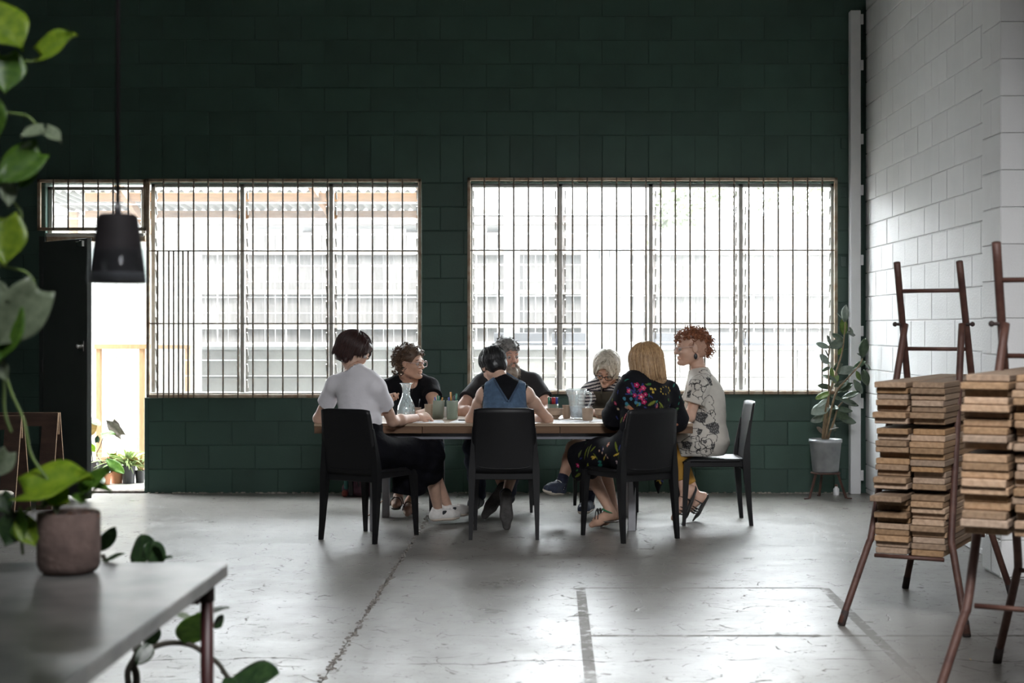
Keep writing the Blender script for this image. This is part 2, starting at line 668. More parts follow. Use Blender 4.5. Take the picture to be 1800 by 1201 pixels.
# rubble crumbs left in the joint
crumbs = MB()
for i in range(520):
    y = rg_.uniform(4.6, 12.3)
    s = rg_.uniform(0.002, 0.008)
    crumbs.obox((JX + rg_.gauss(0, 0.010), y, rg_.uniform(-0.004, 0.002)), (s, s * rg_.uniform(.5, 1.4), s * 0.6), Matrix.Rotation(rg_.uniform(0, 3), 3, 'Z'))
co = crumbs.build('joint_rubble', mk('grey_rubble', (0.17, 0.155, 0.14), rough=0.9, var=0.5, scale=200), floor)
tag(co, kind='stuff')

# ---- walls


def block_mesh(name, L_, H_, m, depth=0.03, c=0.003):
    """A masonry unit proud of its mortar bed: centred at 0, its face toward -Y."""
    mb = MB()
    x, z = L_ / 2, H_ / 2
    vs = [(-x, depth, -z), (x, depth, -z), (x, depth, z), (-x, depth, z),
          (-x, c, -z), (x, c, -z), (x, c, z), (-x, c, z),
          (-x + c, 0, -z + c), (x - c, 0, -z + c), (x - c, 0, z - c), (-x + c, 0, z - c)]
    fs = []
    for k in range(4):
        j = (k + 1) % 4
        fs.append((k, j, 4 + j, 4 + k))
        fs.append((4 + k, 4 + j, 8 + j, 8 + k))
    fs.append((8, 9, 10, 11))
    mb.add(vs, fs)
    return mb.mesh(name, m)


_bcache = {}


def put_block(parent, L_, H_, m, loc, rz=0.0, name='block', rel=True):
    k = (round(L_, 3), round(H_, 3), m.name)
    if k not in _bcache:
        _bcache[k] = block_mesh(name, L_, H_, m)
    o = bpy.data.objects.new(name, _bcache[k])
    COL.objects.link(o)
    o.parent = parent
    o.location = Vector(loc) - (root_offset(parent) if rel else Vector((0, 0, 0)))
    o.rotation_euler = (0, 0, rz)
    return o


W1 = (wx(262), wx(740))          # left window opening
W2 = (wx(823), wx(1470))         # right window opening
DR = (wx(80), wx(254))           # doorway
CH = 0.195
SILL, HEAD = 4 * CH, 13 * CH
JT = 0.006
back = MB()
T0, T1 = BY + 0.0045, BY + 0.19
for x0, x1, z0, z1 in ((W2[0], W2[1], SILL, wz(692) + .004), (W1[0], W1[1], SILL, wz(697) + .002), (LX - .2, DR[0], 0, CZ), (DR[0], RX + .2, HEAD, CZ), (DR[1], RX + .2, 0, SILL), (W1[1], W2[0], SILL, HEAD), (W2[1], RX + .2, SILL, HEAD)):
    back.box((x0, T0, z0), (x1, T1, z1))
wall_back = tag(back.build('wall_back', M_greenjoint), kind='structure')
BL = 0.3786
nblk = 0
rb = rng(11)


def row_blocks(z0, z1, spans, ph):
    """Lay one course: joints at ph + k*BL, cut to the spans it may occupy."""
    global nblk
    for a, b in spans:
        k0 = math.floor((a - ph) / BL)
        edges = [a]
        k = k0 + 1
        while ph + k * BL < b - 0.02:
            if ph + k * BL > a + 0.02:
                edges.append(ph + k * BL)
            k += 1
        edges.append(b)
        for e0, e1 in zip(edges[:-1], edges[1:]):
            if e1 < -5.0:
                continue
            put_block(wall_back, (e1 - e0) - JT, (z1 - z0) - JT, M_green, ((e0 + e1) / 2, BY + rb.uniform(-0.002, 0.002), (z0 + z1) / 2))
            nblk += 1


XL = -5.0
phA = wx(1018)
for n in range(0, 21):
    z0, z1 = n * CH, (n + 1) * CH
    ph = phA + (0 if n % 2 else BL / 2)
    if n < 4:
        spans = [(XL, DR[0]), (DR[1], RX - 0.02)]
    elif n < 13:
        spans = [(XL, DR[0]), (W1[1], W2[0]), (W2[1], RX - 0.02)]
    elif n < 15:
        if n == 13:                      # soldier course of lintel blocks standing over the openings
            x = phA - BL / 2 * 40
            while x < RX - 0.1:
                if x > XL:
                    put_block(wall_back, BL / 2 - JT, 2 * CH - JT, M_green, (x + BL / 4, BY + rb.uniform(-0.002, 0.002), z0 + CH))
                    nblk += 1
                x += BL / 2
        continue
    else:
        spans = [(XL, RX - 0.02)]
    row_blocks(z0, z1, spans, ph)

# white side wall with a pilaster
side = MB()
side.box((RX + 0.012, -3.6, 0), (RX + 0.2, BY + 0.19, CZ))
wall_right = tag(side.build('wall_right', M_whitejoint), kind='structure')
SL, SH, SP = 0.396, 0.195, 0.041
for n in range(-1, 23):
    z0 = max(0.0, SP + n * SH)
    z1 = SP + (n + 1) * SH
    if z1 < 0.03 or z0 > CZ - 0.1:
        continue
    y = BY - 0.005 - (SL / 2 if n % 2 else 0)
    edges = [BY - 0.005]
    while y > 8.75:
        if y < BY - 0.05:
            edges.append(y)
        y -= SL
    edges.append(8.6)
    for e1, e0 in zip(edges[:-1], edges[1:]):
        ym = (e0 + e1) / 2
        if CY - (z0 - CAMZ) * F / ym < -20:
            continue
        put_block(wall_right, e1 - e0 - 0.008, z1 - z0 - 0.008, M_white, (RX + rb.uniform(-.002, .002), ym, (z0 + z1) / 2), rz=R(-90))
PX = 2.417
py0, py1 = 8.245, 8.60
pil = MB()
pil.box((PX + 0.012, py0 + 0.012, 0), (RX + 0.05, py1, CZ))
pilaster = tag(pil.build('wall_right_pilaster', M_whitejoint), kind='structure')
for n in range(0, 23):
    z0, z1 = n * 0.2 + 0.009, (n + 1) * 0.2 + 0.009
    if CY - (z0 - CAMZ) * F / 8.4 < -20:
        continue
    if n % 2:
        put_block(pilaster, py1 - py0 - .006, z1 - z0 - .008, M_white, (PX, (py0 + py1) / 2, (z0 + z1) / 2), rz=R(-90))
    else:
        w = (py1 - py0) / 2
        put_block(pilaster, w - .007, z1 - z0 - .008, M_white, (PX, py0 + w * .5, (z0 + z1) / 2), rz=R(-90))
        put_block(pilaster, w - .007, z1 - z0 - .008, M_white, (PX, py0 + w * 1.5, (z0 + z1) / 2), rz=R(-90))
    put_block(pilaster, RX - PX - .002, z1 - z0 - .003, M_white, ((PX + RX) / 2 + .002, py0, (z0 + z1) / 2))

# the same blocks go on along the side wall towards the camera, beyond the picture's edge
more_ = MB()
for n in range(-1, 23):
    z0 = max(0.0, SP + n * SH) + .004
    z1 = min(CZ, SP + (n + 1) * SH) - .004
    if z1 - z0 < .03:
        continue
    y = 8.235 - (SL / 2 if n % 2 else 0)
    e1 = 8.235
    while e1 > 2.5:
        e0 = y if y < e1 - .02 else y - SL
        more_.box((RX, e0 + .004, z0), (RX + .03, e1 - .004, z1), .003)
        e1 = e0
        y = e0 - SL
tag(more_.build('block_courses', M_white, wall_right), kind='stuff')

# other walls and the ceiling (outside the picture)
lw = MB()
lw.box((LX - .2, -3.6, 0), (LX, BY, CZ))
tag(lw.build('wall_left', M_sidewall), kind='structure')
fw = MB()
for x0, x1, z0, z1 in ((LX - .2, RX + .2, 0, CZ),):
    fw.box((x0, -3.8, z0), (x1, -3.6, z1))
tag(fw.build('wall_front', M_sidewall), kind='structure')
cl = MB()
cl.box((LX - .2, -3.8, CZ), (RX + .2, BY + .2, CZ + 0.15))
tag(cl.build('ceiling', M_ceil), kind='structure')
for x_ in (0.5, -3.2):
    tag(MB().box((x_ - 0.75, -0.05, CZ - 0.03), (x_ + 0.75, 3.25, CZ - 0.005), 0.004).build('added_ceiling_panel', mk('pale_ceiling_panel', (0.8, 0.82, 0.82), rough=0.5, var=0.05)), kind='structure')  # blank panels added above the fill lamps; no light passes through them
bm_ = MB()
bm_.box((LX, BY - 0.14, 4.28), (RX, BY - 0.02, CZ), 0.006)
bm_.box((LX, 6.3, 4.22), (RX, 6.45, CZ), 0.006)
tag(bm_.build('ceiling_beam', M_darkmetal), kind='structure')

# ---- windows: aluminium frames, glass louvre blades, rusty bar grille


def bar(parent, name, a, b, r_, m=M_grille, n=6):
    return MB().tube([a, b], r_, n=n).build(name, m, parent)


_blade = {}


def louvre(parent, x0, x1, z, tilt, h=0.152):
    w = round(x1 - x0, 3)
    if (w, h) not in _blade:
        mb = MB()
        mb.cur = 0
        mb.obox((0, 0, 0), (w / 2, 0.0025, h / 2))
        mb.mi = [0, 0, 0, 0, 0, 0]
        mb.mi[0] = mb.mi[1] = 1
        _blade[(w, h)] = mb.mesh('louvre_blade', [M_louvre, M_louvre_edge])
    o = bpy.data.objects.new('louvre_blade', _blade[(w, h)])
    COL.objects.link(o)
    o.parent = parent
    o.location = Vector(((x0 + x1) / 2, BY + 0.085, z)) - root_offset(parent)
    o.rotation_euler = (tilt, 0, 0)
    return o


GY = BY - 0.035      # plane of the bar grille
EXTRA = [279, 298.6, 307, 323.4, 332.5]


def make_window(name, mullions, ztop, zbot, n_blades, g0, g1, gtop, gbot, bars, rails, extra=()):
    root = empty(name, (wx((mullions[0] + mullions[-1]) / 2), BY, wz(zbot)), kind='structure')
    x0, x1 = wx(mullions[0]), wx(mullions[-1])
    zt, zb = wz(ztop), wz(zbot)
    fy0, fy1 = BY + 0.06, BY + 0.115
    for nm, a, b in (('window_head', (x0, fy0, zt - 0.028), (x1, fy1, zt)), ('window_sill', (x0, fy0 - .05, zb), (x1, fy1 + .03, zb + 0.03)),
                     ('window_jamb', (x0, fy0, zb), (x0 + 0.035, fy1, zt)), ('window_jamb', (x1 - 0.035, fy0, zb), (x1, fy1, zt))):
        MB().box(a, b, 0.003).build(nm, M_alu, root)
    for mp in mullions[1:-1]:
        x = wx(mp)
        MB().box((x - 0.018, fy0, zb), (x + 0.018, fy1, zt), 0.003).build('mullion', M_alu, root)
    hb = (zt - zb - 0.06) / n_blades
    rr = rng(len(name) + n_blades)
    for a, b in zip(mullions[:-1], mullions[1:]):
        xa, xb = wx(a) + 0.045, wx(b) - 0.045
        t0 = R(24) + rr.uniform(-.05, .05)
        for i in range(n_blades):
            louvre(root, xa, xb, zb + 0.035 + hb * (i + 0.5), t0 + rr.uniform(-.02, .02), h=round(hb * 1.13, 3))
        clips = MB()
        for i in range(n_blades):
            z = zb + 0.035 + hb * (i + 0.5)
            for x in (xa - 0.006, xb + 0.006):
                clips.obox((x, BY + 0.085, z), (0.005, 0.008, hb * 0.28), Matrix.Rotation(t0, 3, 'X'))
        clips.build('louvre_clips', M_alu, root)
    # grille
    gx0, gx1, gzt, gzb = wx(g0), wx(g1), wz(gtop), wz(gbot)
    w = 0.013
    for a, b in (((gx0, gzt - 2 * w), (gx1, gzt)), ((gx0, gzb), (gx1, gzb + 2 * w)), ((gx0, gzb), (gx0 + 2 * w, gzt)), ((gx1 - 2 * w, gzb), (gx1, gzt))):
        MB().box((a[0], GY - 0.004, a[1]), (b[0], GY + 0.028, b[1]), 0.003).build('grille_frame', M_grilleframe, root)
    for px in bars:
        bar(root, 'grille_bar', (wx(px), GY, gzb), (wx(px), GY, gzt), 0.0072)
    for px in extra:
        bar(root, 'grille_bar', (wx(px), GY, gzb), (wx(px), GY, wz(441.5)), 0.0072)
    for py in rails:
        bar(root, 'grille_rail', (gx0, GY + 0.008, wz(py)), (gx1, GY + 0.008, wz(py)), 0.0058)
    return root


b1 = [289.5, 315.7, 342.3] + [367.5 + 26.2 * k for k in range(14)]
make_window('window_1', [262, 423, 580, 740], 322, 697, 13, 259, 741, 315, 699, [b for b in b1 if b < 730], [441.5, 569], EXTRA)
b2 = [851.8 + 25.75 * k for k in range(24)]
make_window('window_2', [823, 985, 1145, 1304, 1470], 322, 692, 13, 822, 1471, 313, 693, [b for b in b2 if b < 1462], [440.5, 568.8])
make_window('window_3', [80, 252], 327, 416, 3, 68, 259, 316, 406, [96.5, 122.4, 148.6, 174.8, 201, 227.6], [])

# ---- doorway and its open leaf
fr = MB()
fr.box((DR[0] - 0.05, BY - 0.012, 0), (DR[0], BY + 0.19, wz(416)), 0.003)
M_doorframe = mk('dark_green_gloss_frame', (0.014, 0.022, 0.019), rough=0.35, var=0.15, scale=5)
door_frame = tag(fr.build('door_1_frame', M_doorframe), kind='structure')
fr2 = MB()
fr2.box((DR[1], BY - 0.006, 0), (DR[1] + 0.035, BY + 0.19, SILL), 0.003)
fr2.build('frame_jamb', M_green, door_frame)
fr3 = MB()
fr3.box((DR[0], BY + 0.02, wz(424)), (DR[1], BY + 0.12, wz(414)), 0.003)
fr3.build('frame_transom', M_grilleframe, door_frame)
MB().box((DR[0], BY - 0.01, -0.02), (DR[1], BY + 0.2, 0.018), 0.004).build('threshold', M_rubble, door_frame)
hx, hy = DR[0] + 0.005, BY - 0.02
da = R(-47)
M_door = mk('dark_grey_green_door_paint', (0.062, 0.072, 0.067), rough=0.38, var=0.12, scale=3, bump=0.03)
door = empty('door_1', (hx, hy, 0.022), kind='structure')
DW, DT, DH = 0.78, 0.04, 2.03
Rz = Matrix.Rotation(da, 3, 'Z')


def dp(x, y, z):
    return Vector((hx, hy, 0.022)) + Rz @ Vector((x, y, z))


MB().obox(dp(DW / 2, 0, DH / 2), (DW / 2, DT / 2, DH / 2), Rz, 0.003).build('door_leaf', M_door, door)
lk = MB()
lk.obox(dp(DW - 0.10, -DT / 2 - 0.009, wz(435) - .022), (0.06, 0.009, 0.018), Rz, 0.003)
lk.obox(dp(DW - 0.05, -DT / 2 - 0.014, wz(435) - .022), (0.025, 0.016, 0.026), Rz, 0.004)
lk.build('door_bolt', M_chrome, door)
lk = MB()
zl = wz(612)
lk.obox(dp(DW - 0.075, -DT / 2 - 0.008, zl), (0.045, 0.008, 0.042), Rz, 0.004)
lk.sphere(dp(DW - 0.085, -DT / 2 - 0.03, zl), 0.024, 12, 8)
lk.build('door_lock', M_chrome, door)
for z in (0.35, 1.02, 1.72):
    hg = MB()
    hg.tube([dp(-0.004, -DT / 2, z - 0.05), dp(-0.004, -DT / 2, z + 0.05)], 0.008, 8)
    hg.build('hinge', M_darkmetal, door)

# ---- white post in the corner with hinge tabs
post_x0, post_x1 = wx(1491), wx(1509)
post = MB().box((post_x0, BY - 0.10, 0.0), (post_x1, BY - 0.006, wz(22)), 0.005).build('corner_post', M_whitemetal)
tag(post, kind='structure')
for py in (38, 118, 247, 336, 458, 582, 708, 834):
    z = wz(py)
    mb = MB()
    mb.box((post_x1, BY - 0.10, z - 0.042), (post_x1 + 0.022, BY - 0.088, z + 0.042), 0.002)
    mb.tube([(post_x1 + 0.014, BY - 0.103, z - 0.03), (post_x1 + 0.014, BY - 0.103, z + 0.03)], 0.006, 6)
    mb.build('hinge_tab', M_whitemetal, post)
M_plate = mk('green_painted_plate', (0.022, 0.055, 0.042), rough=0.4, var=0.1, scale=10)
for k, (py, w_) in enumerate(((122, 10), (252, 11), (338, 10), (460, 10), (833, 11))):
    x = wx(1484)
    z = wz(py)
    o = MB().box((x - 0.03, BY - 0.014, z - 0.045), (x + 0.02, BY, z + 0.045), 0.004).build('wall_bracket_plate', M_plate, wall_back)

# rubbish strip of dust and plaster crumbs along the foot of the window wall
dst = MB()
for i in range(420):
    x = rg_.uniform(DR[1], RX - .05)
    s = rg_.uniform(0.003, 0.011)
    dst.obox((x, BY - abs(rg_.gauss(0, 0.022)) - .004, s * 0.4), (s, s * rg_.uniform(.6, 1.3), s * .5), Matrix.Rotation(rg_.uniform(0, 3), 3, 'Z'))
tag(dst.build('plaster_crumbs', mk('plaster_crumb', (0.34, 0.31, 0.27), rough=0.95, var=0.4, scale=90)),
    'crumbs of plaster and dust along the foot of the green wall', 'debris', kind='stuff')
# ================================================================== the yard outside the windows
M_conc_out = mk('pale_yard_concrete', (0.52, 0.50, 0.47), rough=0.9, var=0.15, scale=3, bump=0.2, bscale=20)
M_fence = mk('silvered_fence_timber', (0.090, 0.082, 0.077), rough=0.9, var=0.25, scale=6, stretch=(6, 6, 0.6), bump=0.3, per_object=0.22)
M_rail = mk('pale_fence_rail', (0.136, 0.124, 0.112), rough=0.9, var=0.2, scale=6)
M_wallout = mk('limewashed_block', (0.130, 0.123, 0.112), rough=0.9, var=0.15, scale=4, bump=0.25, bscale=30, per_object=0.12)
M_pine = mk('orange_pine', (0.178, 0.089, 0.038), rough=0.7, var=0.2, scale=8, stretch=(1, 6, 6))
M_trough = mk('slate_grey_trough', (0.030, 0.030, 0.034), rough=0.6, var=0.15, scale=5)
M_whiteout = mk('white_boarding', (0.182, 0.182, 0.178), rough=0.7, var=0.06, scale=5)
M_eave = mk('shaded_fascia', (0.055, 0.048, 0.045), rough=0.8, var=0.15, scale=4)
M_leafpale = mk('pale_tree_leaf', (0.053, 0.066, 0.026), rough=0.7, var=0.4, scale=2.5)
M_corr = mk('galvanised_corrugated_sheet', (0.195, 0.195, 0.188), rough=0.5, var=0.15, scale=6, metallic=0.2)
M_terra = mk('terracotta', (0.42, 0.19, 0.10), rough=0.85, var=0.18, scale=12, bump=0.15, per_object=0.15)
M_blackpot = mk('black_nursery_plastic', (0.012, 0.012, 0.013), rough=0.45, var=0.2, scale=20)
M_soil = mk('potting_soil', (0.04, 0.03, 0.022), rough=1.0, var=0.4, scale=60, bump=0.5)

yg = MB().box((-9, BY + 0.19, -0.3), (7, 26, -0.015))
tag(yg.build('ground_yard', M_conc_out), kind='structure')

# retaining wall of big pale blocks
WY = 15.6
rw = tag(MB().box((-8.5, WY + .02, -0.02), (6.5, WY + 0.3, 1.12)).build('wall_yard', M_wallout), kind='structure')
for n in range(4):
    z0 = n * 0.28
    x = -6.2 - (0.3 if n % 2 else 0)
    while x < 4.2:
        put_block(rw, 0.592, 0.272, M_wallout, (x + 0.3, WY, z0 + 0.14))
        x += 0.6
MB().box((-8.5, WY - 0.06, 1.12), (6.5, WY + 0.34, 1.165), 0.01).build('coping', M_whiteout, rw)

# slate troughs on the coping
for k, (p0, p1, lab) in enumerate(((868, 962, 'long slate grey planter trough on the yard wall behind the bearded man'),
                                   (970, 1030, 'short slate grey planter trough on the yard wall left of the silver haired woman'),
                                   (1150, 1290, 'long slate grey planter trough on the yard wall behind the red haired woman'),
                                   (1308, 1446, 'long slate grey planter trough on the yard wall behind the rubber plant'))):
    a, b = P(p0, 607, WY), P(p1, 607, WY)
    t = empty('planter_trough', ((a.x + b.x) / 2, WY + .15, 1.165), label=lab, cat='planter', group='planter troughs on the yard wall')
    h = 0.13
    for q in (((a.x, WY + .02, 1.166), (b.x, WY + .04, 1.166 + h)), ((a.x, WY + .26, 1.166), (b.x, WY + .28, 1.166 + h)),
              ((a.x, WY + .04, 1.166), (a.x + .02, WY + .26, 1.166 + h)), ((b.x - .02, WY + .04, 1.166), (b.x, WY + .26, 1.166 + h))):
        MB().box(*q, 0.004).build('trough_side', M_trough, t)
    MB().box((a.x + .02, WY + .04, 1.17), (b.x - .02, WY + .26, 1.166 + h * .8)).build('soil', M_soil, t)

# tall paling fence
FY = 16.3
fence = empty('paling_fence', (0, FY, 0), label='tall silvery timber paling fence behind the yard wall', cat='fence')
rf = rng(5)
x = -6.4
_pal = {}
while x < 4.4:
    w = rf.choice((0.105, 0.12, 0.13))
    top = round(rf.choice((2.36, 2.40, 2.43)) + (0.18 if x > 1.4 else 0), 2)
    if (w, top) not in _pal:
        _pal[(w, top)] = MB().box((-w / 2, 0, 1.19), (w / 2, 0.018, top), 0.003).mesh('paling', M_fence)
    o = link('paling', _pal[(w, top)], fence)
    o.location = (x + w / 2, rf.uniform(-.008, .008), 0)
    x += w + rf.choice((0.004, 0.006, 0.014))
for z in (1.34, 1.70, 2.12):
    MB().box((-6.4, FY - 0.05, z), (4.4, FY - 0.012, z + 0.05), 0.004).build('fence_rail', M_rail, fence)
for px in (905, 1122, 1030):
    q = P(px, 500, FY - .09)
    MB().box((q.x - .05, FY - 0.14, 1.166), (q.x + .05, FY - .052, 2.3), 0.004).build('fence_post', M_whiteout, fence)

# white boarded panel and a white post standing in the yard
a, b = P(1035, 600, 14.9), P(1108, 420, 14.9)
wp = empty('boarded_panel', ((a.x + b.x) / 2, 14.9, 0), label='tall white boarded panel standing in the yard behind the window', cat='panel')
nb = 4
for i in range(nb):
    x0 = a.x + (b.x - a.x) * i / nb
    MB().box((x0 + .004, 14.9, -0.014), (x0 + (b.x - a.x) / nb - .004, 14.93, b.z), 0.003).build('board', M_whiteout, wp)
MB().box((a.x, 14.93, b.z - .2), (b.x, 14.97, b.z - .1), 0.003).build('batten', M_whiteout, wp)
c = P(895, 600, 14.4)
yp = MB().box((c.x - .05, 14.35, -0.014), (c.x + .05, 14.45, 3.3), 0.006).build('yard_post', M_whiteout)
tag(yp, 'tall white timber post in the yard, behind the bearded man', 'post')

# neighbour's house: boarded wall, shadowed eave, pale roof
nh = empty('neighbour_house', (0, 21, 0), label='low neighbouring house with pale roof and dark eave beyond the fence', cat='house')
MB().box((-9, 21.2, -0.014), (2.2, 21.4, 2.85)).build('house_wall', M_whiteout, nh)
MB().box((-9, 20.5, 2.72), (2.3, 20.6, 2.86), 0.01).build('fascia', M_eave, nh)
MB().add([(-9, 20.45, 2.86), (2.35, 20.45, 2.86), (2.35, 23.5, 4.1), (-9, 23.5, 4.1), (-9, 20.45, 2.92), (2.35, 20.45, 2.92), (2.35, 23.5, 4.16), (-9, 23.5, 4.16)],
         [(0, 3, 2, 1), (4, 5, 6, 7), (0, 1, 5, 4), (1, 2, 6, 5), (2, 3, 7, 6), (3, 0, 4, 7)]).build('roof', M_whiteout, nh)
for px in (470, 560, 640, 705, 880):
    q = P(px, 395, 21.15)
    MB().box((q.x - .22, 21.14, 2.3), (q.x + .22, 21.2, 2.68), 0.01).build('house_window', M_eave, nh)

# trees beyond the fence (upper right of the right window)


def tree(px, y, h, rx_, lab, seed, base=0.0):
    q = P(px, 500, y)
    t = empty('yard_tree', (q.x, y, -0.015), label=lab, cat='tree', group='trees beyond the fence')
    rt = rng(seed)
    MB().tube([(q.x, y, -0.014), (q.x + .05, y, h * .35), (q.x - .03, y, h * .7)], [0.09, 0.07, 0.03], 8).build('trunk', M_eave, t)
    mb = MB()
    for i in range(2600):
        u = Vector((rt.gauss(0, 1), rt.gauss(0, 1), rt.gauss(0, 1)))
        u = u.normalized() * rt.random() ** 0.4
        c_ = Vector((q.x + u.x * rx_, y + u.y * rx_, h * .62 + u.z * h * .33))
        s = rt.uniform(.03, .065)
        d1 = Vector((rt.gauss(0, 1), rt.gauss(0, 1), rt.gauss(0, 1))).normalized()
        d2 = d1.orthogonal().normalized()
        mb.add([c_ - d1 * s, c_ + d2 * s * .5, c_ + d1 * s, c_ - d2 * s * .5], [(0, 1, 2, 3)])
    mb.build('foliage', M_leafpale, t)


tree(1225, 18.9, 3.9, 0.62, 'pale green tree beyond the fence, left one of two seen through the right window', 1)
tree(1410, 20.6, 4.1, 0.8, 'pale green tree beyond the fence, right one of two seen through the right window', 2)

# pergola with pine beams and corrugated roof over the left end of the yard
pg = empty('pergola', (-3.0, 14.5, 0), label='pine pergola with corrugated roof sheets outside the left window', cat='pergola')
for py, y in ((343, 13.9), (374, 15.2)):
    a, b = P(150, py, y), P(745 if y < 15 else 740, py, y)
    MB().box((a.x, y - .025, a.z - .06), (b.x, y + .025, a.z + .02), 0.003).build('beam', M_pine, pg)
for px0, py0, px1, py1 in ((545, 322, 580, 376), (205, 322, 262, 405), (735, 322, 760, 372)):
    a, b = P(px0, py0, 13.3), P(px1, py1, 15.3)
    MB().obox((a + b) / 2, (0.022, (b - a).length / 2, 0.045), (b - a).to_track_quat('Y', 'Z').to_matrix(), 0.003).build('rafter', M_pine, pg)
for x0 in (-4.75, -1.06):
    MB().box((x0 - .045, 15.15, -0.014), (x0 + .045, 15.24, 2.5), 0.004).build('pergola_post', M_pine, pg)


def corr(u, v):
    x_ = -4.8 + 3.85 * u
    y_ = 14.0 + 1.3 * v
    return (x_, y_, 2.60 - 0.07 * v + 0.018 * math.sin(x_ * 2 * math.pi / 0.09))


MB().sheet(corr, 300, 1, 0.003).build('roof_sheet', M_corr, pg)

# pine bench frame seen through the doorway
M_palepine = mk('pale_dry_pine', (0.30, 0.175, 0.085), rough=0.7, var=0.15, scale=8, stretch=(6, 6, 1))
bf = empty('pine_bench_frame', (-3.9, 14.6, 0), label='pale pine bench frame standing outside the open door', cat='bench')
for px in (174, 250, 330):
    q = P(px, 607, 14.6)
    MB().box((q.x - .022, 14.57, -0.014), (q.x + .022, 14.63, q.z), 0.003).build('post', M_palepine, bf)
q0, q1 = P(168, 607, 14.6), P(336, 607, 14.6)
MB().box((q0.x, 14.55, q0.z - .035), (q1.x, 14.65, q0.z + .01), 0.003).build('rail', M_palepine, bf)

# white screen of boards behind the potted plants
sc_ = empty('yard_screen', (-4.4, 15.1, 0), label='white painted board screen in the yard facing the open door', cat='screen')
M_screen = mk('white_screen_board', (0.62, 0.62, 0.60), rough=0.7, var=0.05, scale=4)
for i in range(9):
    x0 = -5.35 + i * .21
    MB().box((x0 + .003, 15.08, -0.014), (x0 + .207, 15.10, 2.2), .003).build('board', M_screen, sc_)
# ================================================================== chairs
M_chair = mk('satin_black_moulded_plastic', (0.006, 0.006, 0.007), rough=0.45, var=0.08, scale=20, spec=0.28)
CHH = 0.845


def make_chair():
    """Moulded stacking chair, origin on the floor under the seat centre, facing +Y: rear legs at y=-0.24, front legs at y=+0.20."""
    root = empty('stacking_chair')
    SH_, W = 0.455, 0.205

    def seat(u, v):
        x = (u - 0.5) * 2
        y = -0.205 + 0.425 * v
        w = W * (0.97 + 0.03 * math.sin(v * math.pi))
        z = SH_ - 0.014 * math.cos(x * math.pi / 2) * math.sin(min(1, v * 1.15) * math.pi) - 0.022 * max(0, (v - 0.85) / 0.15) ** 2
        return (x * w, y, z)
    MB().sheet(seat, 14, 14, 0.022).build('seat', M_chair, root, smooth=True, local=True)
    sk = MB()
    for s in (-1, 1):
        sk.box((s * (W - 0.004), -0.2, SH_ - 0.055), (s * (W - 0.022), 0.2, SH_ - 0.012), 0.004)
    sk.box((-W + .01, 0.186, SH_ - 0.055), (W - .01, 0.204, SH_ - 0.022), 0.004)
    sk.box((-W + .01, -0.215, SH_ - 0.075), (W - .01, -0.195, SH_ - 0.015), 0.004)
    sk.build('seat_rim', M_chair, root, local=True)

    def backr(u, v):
        x = (u - 0.5) * 2
        z = SH_ - 0.03 + (CHH - SH_ + 0.03) * v
        y = -0.208 - 0.055 * v ** 1.3 - 0.028 * (1 - x * x) * (0.25 + 0.75 * v)
        w = 0.214 - 0.026 * v ** 1.2
        z -= 0.010 * (abs(x) ** 6) * (v > 0.99)
        return (-x * w, y, z)
    MB().sheet(backr, 14, 12, 0.014).build('backrest', M_chair, root, smooth=True, local=True)
    # the U-shaped hollow moulded into the foot of the back
    hol = MB()
    pts = chain([(-0.178, -0.222, 0.57), (-0.176, -0.222, 0.50), (-0.15, -0.226, 0.462), (0, -0.236, 0.452), (0.15, -0.226, 0.462), (0.176, -0.222, 0.50), (0.178, -0.222, 0.57)], 6)
    hol.tube(pts, [0.002] + [0.005] * (len(pts) - 2) + [0.002], 6)
    hol.build('back_moulding', M_chair, root, smooth=True, local=True)
    for s in (-1, 1):
        # rear leg: rises out of the back panel's edge, thins to the foot
        rings = []
        for z, y, x, a, b in ((0.0, -0.248, 0.213, 0.011, 0.013), (0.12, -0.236, 0.211, 0.0145, 0.016), (0.30, -0.222, 0.208, 0.019, 0.021), (0.43, -0.214, 0.205, 0.023, 0.026),
                              (0.52, -0.218, 0.203, 0.017, 0.021), (0.62, -0.230, 0.201, 0.010, 0.013), (0.72, -0.246, 0.198, 0.005, 0.008)):
            cx = s * x
            q = [(-a, -b), (a, -b), (a, b), (-a, b)]
            rings.append([Vector((cx + dx, y + dy, z)) for dx, dy in q])
        MB().loft(rings).build('leg', M_chair, root, local=True, auto=30)
        rings = []
        for z, y, x, a, b in ((0.0, 0.214, 0.206, 0.010, 0.011), (0.15, 0.206, 0.203, 0.014, 0.015), (0.34, 0.197, 0.198, 0.019, 0.020), (0.435, 0.190, 0.193, 0.022, 0.023)):
            cx = s * x
            q = [(-a, -b), (a, -b), (a, b), (-a, b)]
            rings.append([Vector((cx + dx, y + dy, z)) for dx, dy in q])
        MB().loft(rings).build('leg', M_chair, root, local=True, auto=30)
    return root


chair_spots = [   # x, y of seat centre, facing angle from +Y (clockwise positive), label
    (-1.172, 9.887, 30, 'black moulded chair under the woman in the white T-shirt'),
    (-0.309, 10.01, 0, 'black moulded chair under the person in the denim pinafore, seen square from behind'),
    (0.489, 9.915, -33, 'black moulded chair under the woman in the floral dress'),
    (1.105, 10.66, -92, 'black moulded chair at the table end under the red haired woman, seen from its side'),
    (-1.07, 11.42, 186, 'black moulded chair on the window side under the curly haired woman'),
    (-0.36, 11.40, 180, 'black moulded chair on the window side under the bearded man'),
    (0.40, 11.40, 176, 'black moulded chair on the window side under the silver haired woman'),
]
chair0 = make_chair()
for i, (x, y, a, lab) in enumerate(chair_spots):
    c_ = chair0 if i == 0 else copy_tree(chair0)
    c_.location = (x, y, 0.0)
    c_.rotation_euler = (0, 0, R(-a))
    tag(c_, lab, 'chair', 'black chairs around the work table')

